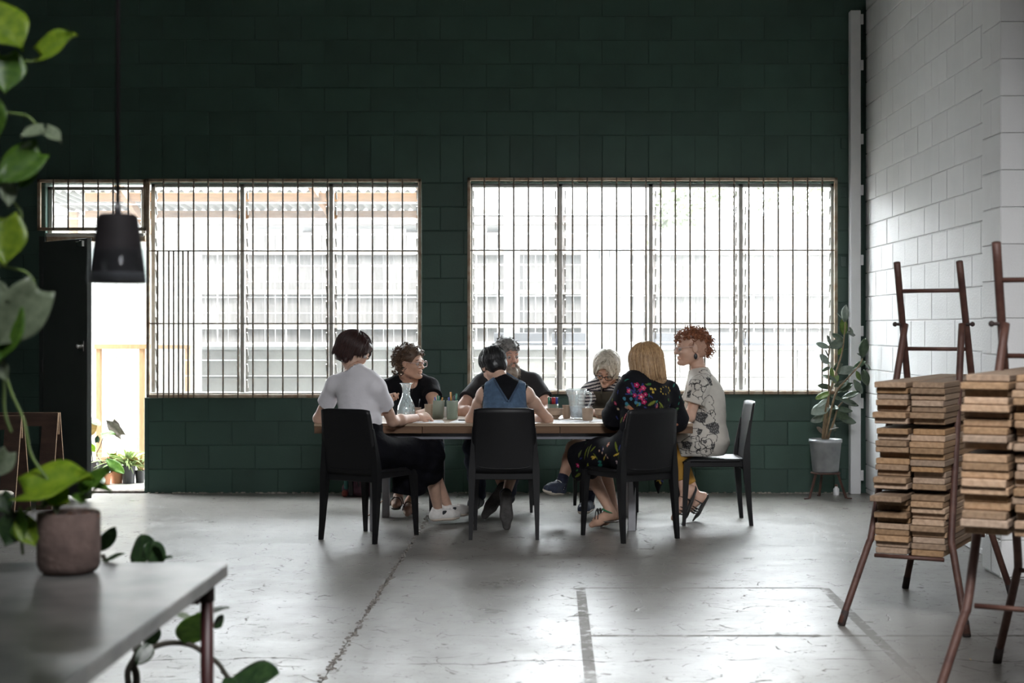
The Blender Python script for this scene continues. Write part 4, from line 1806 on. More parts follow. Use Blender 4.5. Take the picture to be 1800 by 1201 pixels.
        # neck opening
        Fs.cone(J['neck'] + nd * 0.03, J['neck'] + nd * 0.16, scoop * .78, scoop * 1.3, 0.0, 's')
        return Fs


M_eyewhite = mk('eye_white', (0.38, 0.34, 0.32), rough=0.5, var=0.03)
M_iris = mk('dark_iris', (0.03, 0.022, 0.018), rough=0.3, var=0.1)


# ------------------------------------------------------------------ hair


def hair_shell(p, mat, prims, cuts=(), h=0.0045, pad=0.22, name='hair', rip=0.0, parent=None, strands=None):
    """prims: ('e', (f,d,u), (rf,rd,ru)) or ('c', a, b, ra, rb) in head space."""
    Fh = field_around([p.H(0, 0, -0.03)], pad, h)
    A = p.haxes()
    for q in prims:
        if q[0] == 'e':
            Fh.ell(p.H(*q[1]), tuple(x * p.hs for x in q[2]), A, q[3] if len(q) > 3 else 0.02)
        else:
            Fh.cone(p.H(*q[1]), p.H(*q[2]), q[3] * p.hs, q[4] * p.hs, q[5] if len(q) > 5 else 0.02)
    for q in cuts:
        if q[0] == 'e':
            Fh.ell(p.H(*q[1]), tuple(x * p.hs for x in q[2]), A, 0.012, 's')
        else:
            Fh.cut(p.H(*q[1]), p.hf * q[2][0] + p.hsd * q[2][1] + p.hu * q[2][2])
    if rip:
        Fh.ripple(lambda x, y, z: rip * np.sin(x * 210 + 3 * np.sin(z * 40)) * np.sin(y * 190 + 2 * np.sin(z * 55)))
    vs, fc = Fh.nets()
    parts = [(vs, fc, 0)]
    me = np_mesh(name, parts, mat, p.off)
    return link(name, me, p.root)


def strand_mesh(p, mat, paths, r0, name='hair_strands', n=4, light=None):
    """Locks of hair as tapering tubes; with light, every third lock is of the lighter tone."""
    sets = [(mat, paths)] if light is None else [(mat, [q for i, q in enumerate(paths) if i % 3]), (light, paths[::3])]
    for m_, ps in sets:
        mb = MB()
        for pts in ps:
            m = len(pts)
            mb.tube(pts, [r0 * (0.55 + 0.45 * math.sin(math.pi * min(1, (i + .6) / m))) * (1 if i < m - 1 else .35) for i in range(m)], n, cap=False)
        o = mb.build(name, m_, p.root, smooth=True)
    return o


def comb_paths(p, seed, n, ctr, rad, start, end_fn, drop_fn, lift=0.004, wave=0.0, sweep=0.0, dropdir=None, steps=7):
    """Strands that leave the parting, follow the skull ellipsoid to a polar angle, then hang."""
    r_ = rng(seed)
    out = []
    for i in range(n):
        phi = r_.uniform(-math.pi, math.pi)
        th0 = r_.uniform(*start)
        th1 = end_fn(phi)
        if th1 is None:
            continue
        th1 += r_.uniform(-.06, .06)
        if th1 <= th0 + .05:
            th0 = max(0.05, th1 - .5)
        lf = lift + r_.uniform(-.002, .006)
        pts = []
        ph = phi
        ph_w = r_.uniform(0, 6)
        for j in range(steps + 1):
            t = j / steps
            th = th0 + (th1 - th0) * t
            ph = phi + sweep * t + wave * 0.6 * math.sin(t * 7 + ph_w)
            c = (ctr[0] + (rad[0] + lf) * math.sin(th) * math.cos(ph), ctr[1] + (rad[1] + lf) * math.sin(th) * math.sin(ph), ctr[2] + (rad[2] + lf) * math.cos(th))
            pts.append(p.H(*c))
        dl = drop_fn(phi)
        if dl and dl > 0:
            dl *= r_.uniform(.82, 1.06)
            d0 = (pts[-1] - pts[-2]).normalized()
            g_ = dropdir or -p.hu
            k = 4
            for j in range(1, k + 1):
                dd = d0.lerp(g_, min(1, j / 2)).normalized()
                pts.append(pts[-1] + dd * (dl / k) * p.hs + p.hsd * (wave * .01 * math.sin(j * 2 + ph_w)))
        out.append(pts)
    return out


def curl_paths(p, seed, n, ctr, rad, mask, length=(0.03, 0.05), cr=0.010, turns=1.6, steps=12, out_=(.2, .8)):
    r_ = rng(seed)
    out = []
    tries = 0
    while len(out) < n and tries < n * 30:
        tries += 1
        u = V((r_.gauss(0, 1), r_.gauss(0, 1), r_.gauss(0, 1))).normalized()
        c = (ctr[0] + rad[0] * u.x, ctr[1] + rad[1] * u.y, ctr[2] + rad[2] * u.z)
        if not mask(*c):
            continue
        b = p.H(*c)
        nrm = (p.hf * u.x + p.hsd * u.y + p.hu * u.z).normalized()
        dr = (nrm * r_.uniform(*out_) - p.hu * r_.uniform(.1, .8) + V((r_.gauss(0, .5), r_.gauss(0, .5), r_.gauss(0, .3)))).normalized()
        e1 = dr.orthogonal().normalized()
        e2 = dr.cross(e1)
        L_ = r_.uniform(*length)
        ph = r_.uniform(0, 6)
        tr = turns * r_.uniform(.7, 1.3)
        pts = []
        for j in range(steps + 1):
            t = j / steps
            a = ph + t * tr * 2 * math.pi
            rr = cr * (0.5 + .5 * t)
            pts.append(b + dr * (L_ * t) + e1 * (rr * math.cos(a)) + e2 * (rr * math.sin(a)))
        out.append(pts)
    return out


def glasses(p, mat, w=0.033, h=0.024, rr=0.0018, y=0.0):
    mb = MB()
    for q in (-1, 1):
        c = p.H(.106, q * .034, -.006 + y)
        pts = []
        for i in range(21):
            a = 2 * math.pi * i / 20
            ca, sa = math.cos(a), math.sin(a)
            sq = (abs(ca) ** 3 + abs(sa) ** 3) ** (-1 / 3)
            pts.append(c + p.hsd * (ca * sq * w * .82) + p.hu * (sa * sq * h * .82) - p.hf * (abs(ca) * .004))
        mb.tube(pts, rr, 5, cap=False)
        mb.tube([p.H(.102, q * .064, .002 + y), p.H(.05, q * .079, .004 + y), p.H(-.005, q * .083, .004 + y), p.H(-.02, q * .082, -.012 + y)], rr, 5)
    mb.tube([p.H(.106, -.012, 0 + y), p.H(.110, 0, .004 + y), p.H(.106, .012, 0 + y)], rr, 5)
    return mb.build('glasses', mat, p.root, smooth=True)


def shoe(p, sd, upper, sole, h=0.004, st=0.018, e=0.008, collar=0.0, name='shoe', low=False):
    """Closed shoe: upper over the foot, flat sole with a welt."""
    an, toe = p.J['an_' + sd], p.J['toe_' + sd]
    dn = V(p.J.get('dn_' + sd, V((0, 0, -1)))).normalized()
    fwd = (toe - an)
    fwd = (fwd - dn * fwd.dot(dn)).normalized()
    hl = an + dn * 0.045 - fwd * 0.022
    tl = hl + fwd * max(0.15, (toe - hl).dot(fwd))
    ball = hl.lerp(tl, 0.66)
    out = []
    solez = hl + dn * 0.036

    def base(F_, e_):
        F_.cone(hl, ball, 0.034 + e_, 0.038 + e_, 0.02)
        F_.cone(ball, tl, 0.038 + e_, 0.024 + e_, 0.02)
    Fu = field_around([an, hl, tl], 0.09, h)
    base(Fu, e * .4)
    Fu.cone(an + dn * (-.012 - collar), hl, 0.036 + e * .3, 0.036 + e * .3, 0.02)
    Fu.cone(an + dn * 0.008 + fwd * .015, ball - dn * .004, 0.034 + e * .3, 0.030 + e * .3, 0.02)
    Fu.cut(solez - dn * (st * .9), dn)
    Fu.cut(an - dn * (0.004 + collar) - fwd * 0.0, -dn * 1.0 + fwd * 0.15, 0.09)
    vs, fc = Fu.nets()
    o = link(name, np_mesh(name, [(vs, fc, 0)], upper, p.off), p.root)
    Fs = field_around([an, hl, tl], 0.09, h)
    base(Fs, e)
    Fs.cut(solez, dn)
    Fs.cut(solez - dn * st, -dn)
    vs, fc = Fs.nets()
    me = np_mesh('sole', [(vs, fc, 0)], sole, p.off, relax=0)
    so = link('sole', me, o)
    return o, (an, hl, ball, tl, dn, fwd, solez)


def paint(o, fn, name='print'):
    """Colour attribute from fn(world coords Nx3, normals Nx3) -> Nx3."""
    me = o.data
    n = len(me.vertices)
    co = np.empty(n * 3, dtype=np.float32)
    me.vertices.foreach_get('co', co)
    nr = np.empty(n * 3, dtype=np.float32)
    me.vertices.foreach_get('normal', nr)
    off = npv(root_offset(o.parent))
    c = fn(co.reshape(-1, 3) + off[None, :], nr.reshape(-1, 3))
    col = np.ones((n, 4), dtype=np.float32)
    col[:, :3] = c
    a = me.color_attributes.new(name, 'FLOAT_COLOR', 'POINT')
    a.data.foreach_set('color', col.ravel())
# ================================================================== the seven people
SKIN_A = mk('fair_skin', (0.60, 0.385, 0.29), rough=0.5, var=0.07, scale=25, spec=0.4)
SKIN_B = mk('warm_skin', (0.53, 0.325, 0.235), rough=0.5, var=0.07, scale=25, spec=0.4)
SKIN_C = mk('ruddy_skin', (0.56, 0.33, 0.25), rough=0.5, var=0.09, scale=25, spec=0.4)
H_dark = mk('dark_auburn_hair', (0.022, 0.010, 0.009), rough=0.42, var=0.5, scale=60, col2=(0.045, 0.016, 0.014))
H_black = mk('black_hair', (0.008, 0.008, 0.009), rough=0.40, var=0.5, scale=60)
H_brown = mk('brown_curly_hair', (0.050, 0.028, 0.016), rough=0.5, scale=40, col2=(0.11, 0.062, 0.035))
H_grey = mk('salt_and_pepper_hair', (0.09, 0.085, 0.08), rough=0.55, scale=45, col2=(0.26, 0.25, 0.235))
H_beard = mk('greying_ginger_beard', (0.17, 0.12, 0.085), rough=0.6, scale=45, col2=(0.34, 0.29, 0.24))
H_silver = mk('silver_blonde_hair', (0.33, 0.285, 0.215), rough=0.42, scale=50, col2=(0.66, 0.60, 0.50))
H_blonde = mk('strawberry_blonde_hair', (0.23, 0.125, 0.052), rough=0.42, scale=50, col2=(0.42, 0.26, 0.13))
H_red = mk('copper_red_hair', (0.13, 0.042, 0.018), rough=0.42, scale=50, col2=(0.34, 0.125, 0.052))
H_dark2 = mk('dark_auburn_lock', (0.045, 0.020, 0.017), rough=0.38, var=0.4, scale=60)
H_silver2 = mk('pale_silver_lock', (0.62, 0.57, 0.48), rough=0.4, var=0.15, scale=60)
H_blonde2 = mk('golden_lock', (0.48, 0.31, 0.16), rough=0.4, var=0.2, scale=60)
H_shaved = mk('shaved_red_stubble', (0.46, 0.27, 0.19), rough=0.7, var=0.12, scale=120)
C_white = mk('white_cotton_jersey', (0.74, 0.72, 0.76), rough=0.85, var=0.04, scale=9, bump=0.5, bscale=14, sheen=0.1)
C_black = mk('black_cotton_jersey', (0.008, 0.008, 0.010), rough=0.9, var=0.15, scale=9, bump=0.5, bscale=14, spec=0.12)
C_blacktrouser = mk('black_crinkled_cotton', (0.004, 0.004, 0.006), rough=0.85, var=0.25, scale=9, bump=0.8, bscale=16, spec=0.10)
C_navyjeans = mk('dark_navy_denim', (0.010, 0.015, 0.034), rough=0.85, var=0.25, scale=30, bump=0.4, bscale=30)
C_lightjeans = mk('washed_blue_denim', (0.16, 0.21, 0.32), rough=0.85, var=0.3, scale=18, bump=0.4, bscale=30)
C_denim = mk('mid_blue_denim', (0.060, 0.105, 0.175), rough=0.85, var=0.2, scale=35, bump=0.35, bscale=60)
C_denimseam = mk('denim_seam', (0.045, 0.075, 0.125), rough=0.85, var=0.25, scale=60, bump=0.4, bscale=120)
C_olive = mk('olive_brown_canvas', (0.058, 0.050, 0.034), rough=0.85, var=0.12, scale=20, bump=0.3, bscale=40)
C_mustard = mk('mustard_leggings', (0.40, 0.21, 0.030), rough=0.8, var=0.08, scale=20)
C_navysock = mk('navy_sock', (0.012, 0.016, 0.034), rough=0.95, var=0.2, scale=60, bump=0.3)
S_white = mk('off_white_canvas_shoe', (0.62, 0.60, 0.58), rough=0.8, var=0.08, scale=30, bump=0.2)
S_whitesole = mk('pale_rubber_sole', (0.55, 0.47, 0.40), rough=0.7, var=0.1, scale=25)
S_dark = mk('charcoal_canvas_shoe', (0.02, 0.021, 0.026), rough=0.8, var=0.2, scale=40)
S_darksole = mk('dark_rubber_sole', (0.055, 0.052, 0.050), rough=0.75, var=0.25, scale=35, bump=0.3)
S_navy = mk('navy_canvas_shoe', (0.020, 0.028, 0.050), rough=0.75, var=0.2, scale=40)
S_cream = mk('cream_rubber_sole', (0.52, 0.47, 0.40), rough=0.7, var=0.1, scale=25)
S_brown = mk('brown_leather_strap', (0.11, 0.055, 0.035), rough=0.55, var=0.2, scale=40)
S_blackleather = mk('black_leather', (0.012, 0.011, 0.011), rough=0.45, var=0.2, scale=30)
S_taupe = mk('taupe_leather', (0.12, 0.10, 0.085), rough=0.6, var=0.2, scale=30)
S_greenstrap = mk('green_elastic_strap', (0.020, 0.16, 0.07), rough=0.7, var=0.1, scale=60)
M_clearframe = mk('clear_pink_spectacle_frame', (0.55, 0.42, 0.40), rough=0.25, var=0.05)
M_blackframe = mk('black_spectacle_frame', (0.012, 0.013, 0.018), rough=0.3, var=0.1)


def hips(J, fwd, w=0.085):
    side = V((J['sh_b'] - J['sh_a']).to_2d().to_3d()).normalized()
    f = V(fwd)
    side = (side - f * side.dot(f)).normalized()
    J['hip_a'] = J['pelvis'] - side * w + f * 0.035 + V((0, 0, -.012))
    J['hip_b'] = J['pelvis'] + side * w + f * 0.035 + V((0, 0, -.012))


REST = (0.25, 0.35, 0.25)
FIST = (0.9, 1.1, 0.7)
HOLD = (0.7, 0.8, 0.5)


# ---------------------------------------------------------------- 1: white T-shirt, back to the camera
def person_white():
    fw = V((.5, .866, 0))
    J = dict(pelvis=V((-1.205, 9.835, .56)), chest=V((-1.245, 9.87, .875)), neck=P(626, 657, 9.91), sh_a=P(589, 677, 9.98), sh_b=P(662, 682, 9.80),
             head=P(623, 619, 9.96), face=V((.93, -.14, -.34)), hup=V((.12, .1, 1)),
             el_a=P(560, 736, 10.13), wr_a=P(600, 741, 10.33), el_b=P(690, 741, 10.00), wr_b=P(735, 734, 10.24),
             hand_a=((.9, .3, -.05), (0, 0, -1), -1, REST), hand_b=((.72, .6, .10), (-.3, .5, -.8), -1, HOLD),
             kn_a=P(750, 797, 10.28), an_a=P(787, 889, 10.58), toe_a=P(826, 908, 10.70), kn_b=P(757, 800, 10.10), an_b=P(770, 895, 10.40), toe_b=P(803, 916, 10.47))
    hips(J, fw)
    p = Person('person', 'woman with dark bob in white T-shirt and black culottes, her back half turned', J, SKIN_A)
    p.make_body(shod=True)
    F_ = p.shirt('T', C_white, e=0.010, sleeve=0.58, flare=0.010, scoop=0.078)
    fold = lambda x, y, z: 0.0032 * np.sin(z * 60 - x * 42 + 1.6 * np.sin(x * 23 + y * 9)) * np.clip((1.0 - z) / 0.25, 0.1, 1) + 0.0022 * np.sin(x * 95 + z * 22 + 1.2 * np.sin(z * 31)) * np.clip((.93 - z) / .2, 0, 1)
    F_.ripple(fold)
    p.cloth('t_shirt', C_white, F_)
    # culottes: full over the thighs, hanging below the knee
    F_ = field_around([J['pelvis'], J['kn_a'], J['kn_b'], P(716, 870, 10.1)], 0.20, 0.0065)
    F_.ell(J['pelvis'] + V((0, 0, -.01)), (.19, .15, .115), (p.side, fw, V((0, 0, 1))), .05)
    F_.cone(J['pelvis'], J['pelvis'].lerp(J['chest'], .42), .13, .13, .05)
    for sd, e in (('a', .022), ('b', .030)):
        p.leg(F_, sd, e, 0, 1.02, .05)
        kn = J['kn_' + sd]
    F_.cone(J['kn_b'], P(742, 838, 10.12), .075, .070, .05)
    F_.cone(J['hip_b'].lerp(J['kn_b'], .72), P(727, 858, 10.10), .085, .075, .06)
    F_.cone(J['hip_b'].lerp(J['kn_b'], .60), P(707, 862, 10.12), .075, .072, .06)
    F_.cone(J['kn_a'], P(752, 830, 10.30), .07, .065, .05)
    F_.ripple(lambda x, y, z: 0.004 * np.sin(x * 75 + 2 * np.sin(z * 22)) * np.clip((.60 - z) / .15, 0, 1) + 0.003 * np.sin(z * 70 + x * 25))
    F_.cut(P(716, 869, 10.1), V((-.12, 0, -1)))
    p.cloth('culottes', C_blacktrouser, F_)
    # bob: shell and strands
    prims = [('e', (-.018, 0, .034), (.108, .088, .092)), ('e', (-.050, 0, -.020), (.078, .092, .085)), ('c', (-.035, .066, -.01), (-.02, .070, -.066), .030, .024),
             ('c', (-.035, -.066, -.01), (-.02, -.070, -.066), .030, .024), ('c', (.06, .04, .07), (.085, .045, .02), .02, .016), ('c', (.06, -.04, .07), (.085, -.045, .02), .02, .016), ('e', (.07, 0, .065), (.03, .06, .03))]
    hair_shell(p, H_dark, prims, [('e', (.112, 0, -.05), (.075, .064, .075)), ('p', (0, 0, -.088), (0, 0, -1))], rip=.0012)
    ps = comb_paths(p, 7, 620, (-.018, 0, .034), (.108, .090, .093), (0.05, 0.9), lambda ph: (1.05 if abs(ph) < .5 else 1.55 if abs(ph) < 1.0 else 1.75), lambda ph: (0.015 if abs(ph) < .5 else .055 if abs(ph) < 1.0 else .075), lift=.010, wave=.08, sweep=.15)
    strand_mesh(p, H_dark, ps, .0034, light=H_dark2)
    for sd in 'ab':
        o, g_ = shoe(p, sd, S_white, S_whitesole, collar=.004)
        an, hl, ball, tl, dn, f2, sz = g_
        # dark elastic gusset on the side of the slip-on
        Fg = field_around([an], .07, .004)
        Fg.cone(an + f2 * .022 + dn * .022, an + f2 * .045 + dn * .034, .0425, .0415, .01)
        Fg.cut(an + f2 * .012, -f2)
        Fg.cut(an + dn * .008, -dn)
        Fg.cut(an + dn * .034 + f2 * .03, dn + f2 * .7)
        vs, fc = Fg.nets()
        link('gusset', np_mesh('gusset', [(vs, fc, 0)], S_dark, p.off), o)
    # rings on the hand nearest the camera
    w, d = J['wr_b'], V(J['hand_b'][0]).normalized()
    return p


# ---------------------------------------------------------------- 2: curly hair, black top, window side
def person_curly():
    fw = V((0.1, -1, 0))
    J = dict(pelvis=V((-1.06, 11.40, .56)), chest=V((-1.035, 11.31, .845)), neck=P(719, 661, 11.20), sh_a=P(681, 683, 11.22), sh_b=P(757, 680, 11.18),
             head=P(722, 637, 11.10), face=V((.84, -.50, -.06)), hup=V((.05, -.05, 1)),
             el_a=P(666, 727, 11.02), wr_a=P(681, 714, 10.88), el_b=P(764, 724, 10.98), wr_b=P(728, 729, 10.76),
             hand_a=((.15, -.35, .9), (.75, -.5, -.1), 1, FIST), hand_b=((-.85, -.4, .02), (.1, -.2, -1), 1, REST),
             kn_a=P(722, 783, 10.76), an_a=P(700, 872, 10.98), toe_a=P(694, 889, 10.80), kn_b=P(764, 787, 10.74), an_b=P(721, 881, 11.03), toe_b=P(716, 904, 10.88))
    hips(J, fw)
    p = Person('person', 'woman with short curly brown hair, clear glasses and black top, looking sideways', J, SKIN_B)
    p.make_body()
    F_ = p.shirt('T', C_black, e=0.012, sleeve=0.42, flare=0.022, scoop=0.092)
    F_.cone(p.J['neck'] + V((0.02, -.09, -.05)), p.J['neck'] + V((0.0, -.05, .06)), .055, .09, 0.0, 's')
    p.cloth('black_top', C_black, F_)
    F_ = field_around([J[k] for k in ('pelvis', 'kn_a', 'kn_b', 'an_a', 'an_b')], .16, .007)
    F_.ell(J['pelvis'], (.18, .135, .12), None, .05)
    for sd in 'ab':
        p.leg(F_, sd, .012, 0, 1.8, .03, .016)
    p.cloth('jeans', C_lightjeans, F_)
    hm = lambda f, d, u: (u > .055 or f < -.005) and not (f > .045 and u < .07) and u > -.085
    hair_shell(p, H_brown, [('e', (-.022, 0, .040), (.112, .092, .090)), ('e', (-.06, 0, -.015), (.066, .086, .075))], [('e', (.118, 0, -.03), (.094, .085, .098)), ('e', (.02, .085, -.02), (.03, .03, .035)), ('e', (.02, -.085, -.02), (.03, .03, .035))])
    ps = curl_paths(p, 3, 380, (-.028, 0, .030), (.110, .092, .097), hm, (.018, .036), .011, 1.5, 12, (0, .5))
    ps += curl_paths(p, 4, 60, (-.06, 0, -.02), (.068, .088, .08), hm, (.02, .04), .010, 1.5)
    strand_mesh(p, H_brown, ps, .0042, 'hair_curls', 5)
    glasses(p, M_clearframe, .034, .026, .0022)
    MB().sphere(p.H(-.004, .082, -.042), .005, 8, 6).build('earring', M_chrome, p.root, smooth=True)
    MB().tube(chain([p.J['neck'] + V((-.05, -.03, .0)), p.J['neck'] + V((-.02, -.125, -.13)), p.J['neck'] + V((.02, -.125, -.14)), p.J['neck'] + V((.055, -.03, .0))], 6), .0012, 4).build('necklace', M_chrome, p.root)
    for sd in 'ab':
        an, toe = J['an_' + sd], J['toe_' + sd]
        sl = shoe_sandal(p, sd, S_brown, S_darksole, straps=((.25, .036), (.62, .036)))
    # pen in the raised hand
    w = J['wr_a'] + V((.03, -.06, .05))
    return p


def shoe_sandal(p, sd, strap, sole, straps=((.3, .036),), ank=None, st=.012, name='sandal'):
    an, toe = p.J['an_' + sd], p.J['toe_' + sd]
    dn = V(p.J.get('dn_' + sd, V((0, 0, -1)))).normalized()
    f2 = (toe - an)
    f2 = (f2 - dn * f2.dot(dn)).normalized()
    hl = an + dn * .045 - f2 * .022
    tl = hl + f2 * max(.16, (toe - hl).dot(f2) + .01)
    ball = hl.lerp(tl, .66)
    Fs = field_around([an, hl, tl], .09, .004)
    Fs.cone(hl, ball, .038, .042, .02)
    Fs.cone(ball, tl, .042, .028, .02)
    Fs.cut(hl + dn * .040, dn)
    Fs.cut(hl + dn * (.040 - st), -dn)
    vs, fc = Fs.nets()
    o = link(name, np_mesh(name, [(vs, fc, 0)], sole, p.off, relax=0), p.root)
    sdv = f2.cross(dn).normalized()
    for t, r_ in straps:
        c = hl.lerp(tl, t)
        top = -dn
        hgt = .036 + .022 * (1 - t)
        pts = [c + sdv * (math.cos(a) * (r_ + .006)) + top * (math.sin(a) * (hgt + .004) - .012 + .012 * math.sin(a)) for a in [math.pi * i / 12 for i in range(13)]]
        MB().tube(pts, .010, 6, sx=1.0, sy=.35).build('strap', strap, o, smooth=True)
    if ank:
        pts = [an + f2 * (math.cos(a) * .040 + .006) + sdv * (math.sin(a) * .038) + dn * (.004 - .012 * math.cos(a)) for a in [2 * math.pi * i / 20 for i in range(21)]]
        MB().tube(pts, .010, 6, cap=False, sy=.35).build('ankle_strap', ank, o, smooth=True)
    return o


# ---------------------------------------------------------------- 3: bearded man, window side
def person_man():
    fw = V((0.1, -1, 0))
    J = dict(pelvis=V((-.36, 11.40, .565)), chest=V((-.345, 11.31, .87)), neck=P(892, 655, 11.20), sh_a=P(847, 676, 11.24), sh_b=P(936, 673, 11.18),
             head=P(891, 624, 11.10), face=V((.52, -.84, -.10)), hup=V((0, -.05, 1)),
             el_a=P(806, 723, 11.0), wr_a=P(856, 729, 10.78), el_b=P(968, 722, 11.02), wr_b=P(946, 727, 10.80),
             hand_a=((.85, -.45, 0), (0, -.1, -1), -1, HOLD), hand_b=((-.55, -.75, .05), (-.2, -.2, -1), 1, HOLD),
             kn_a=P(832, 785, 10.78), an_a=P(840, 872, 10.98), toe_a=P(828, 898, 10.80), kn_b=P(903, 787, 10.80), an_b=P(893, 866, 11.0), toe_b=P(880, 895, 10.86))
    J['browmat'] = H_grey
    hips(J, fw)
    p = Person('person', 'grey haired bearded man in charcoal T-shirt behind the person in denim', J, SKIN_C, build=1.06, head_scale=1.05, male=True)
    p.make_body(shod=True)
    C_char = mk('charcoal_cotton_jersey', (0.018, 0.017, 0.019), rough=0.9, var=0.15, scale=9, bump=0.5, bscale=14)
    F_ = p.shirt('T', C_char, e=0.012, sleeve=0.62, flare=0.014, scoop=0.082)
    p.cloth('t_shirt', C_char, F_)
    F_ = field_around([J[k] for k in ('pelvis', 'kn_a', 'kn_b', 'an_a', 'an_b')], .16, .007)
    F_.ell(J['pelvis'], (.19, .145, .12), None, .05)
    for sd in 'ab':
        p.leg(F_, sd, .016, 0, 1.96, .03, .026)
    F_.ripple(lambda x, y, z: .003 * np.sin(z * 60 + x * 20))
    p.cloth('jeans', C_navyjeans, F_)
    hm = lambda f, d, u: u > .045 or (f < -.005 and u > -.055)
    hair_shell(p, H_grey, [('e', (-.014, 0, .038), (.101, .081, .085)), ('e', (-.04, 0, 0), (.068, .080, .07))], [('e', (.115, 0, -.035), (.085, .08, .085)), ('e', (.01, .09, -.02), (.03, .03, .035)), ('e', (.01, -.09, -.02), (.03, .03, .035))])
    ps = curl_paths(p, 13, 420, (-.014, 0, .036), (.099, .079, .085), hm, (.016, .03), .007, .9, 8, (-.1, .25))
    strand_mesh(p, H_grey, ps, .0040, 'hair_waves', 4)
    # beard
    Fb = field_around([p.H(.05, 0, -.1)], .15, .0045)
    A = p.haxes()
    for q in (-1, 1):
        Fb.cone(p.H(.0, q * .064, -.035), p.H(.045, q * .045, -.092), .016, .026, .02)
        Fb.cone(p.H(.045, q * .040, -.092), p.H(.085, 0, -.110), .026, .030, .02)
        Fb.cone(p.H(.096, q * .012, -.048), p.H(.088, q * .034, -.075), .009, .011, .012)
    Fb.ell(p.H(.078, 0, -.125), (.034, .042, .045), A, .03)
    Fb.ell(p.H(.108, 0, -.066), (.020, .022, .008), A, .006, 's')
    Fb.ripple(lambda x, y, z: .0016 * np.sin(x * 260) * np.sin(y * 240) * np.sin(z * 120))
    p.cloth('beard', H_beard, Fb)
    r_ = rng(31)
    ps = []
    for i in range(150):
        q = r_.uniform(-1, 1)
        b0 = p.H(.075 + .022 * (1 - q * q) + r_.uniform(-.01, .004), q * .058, -.085 - .03 * (1 - q * q) + r_.uniform(-.02, .02))
        e = b0 + (p.hf * .25 * r_.uniform(.3, 1) - p.hu * .9 + p.hsd * (q * .15 + r_.gauss(0, .12))) * r_.uniform(.022, .05)
        ps.append([b0, b0.lerp(e, .5) + p.hf * .003, e])
    strand_mesh(p, H_beard, ps, .0028, 'beard_strands')
    for sd in 'ab':
        shoe(p, sd, S_dark, S_darksole, collar=.01)
    return p


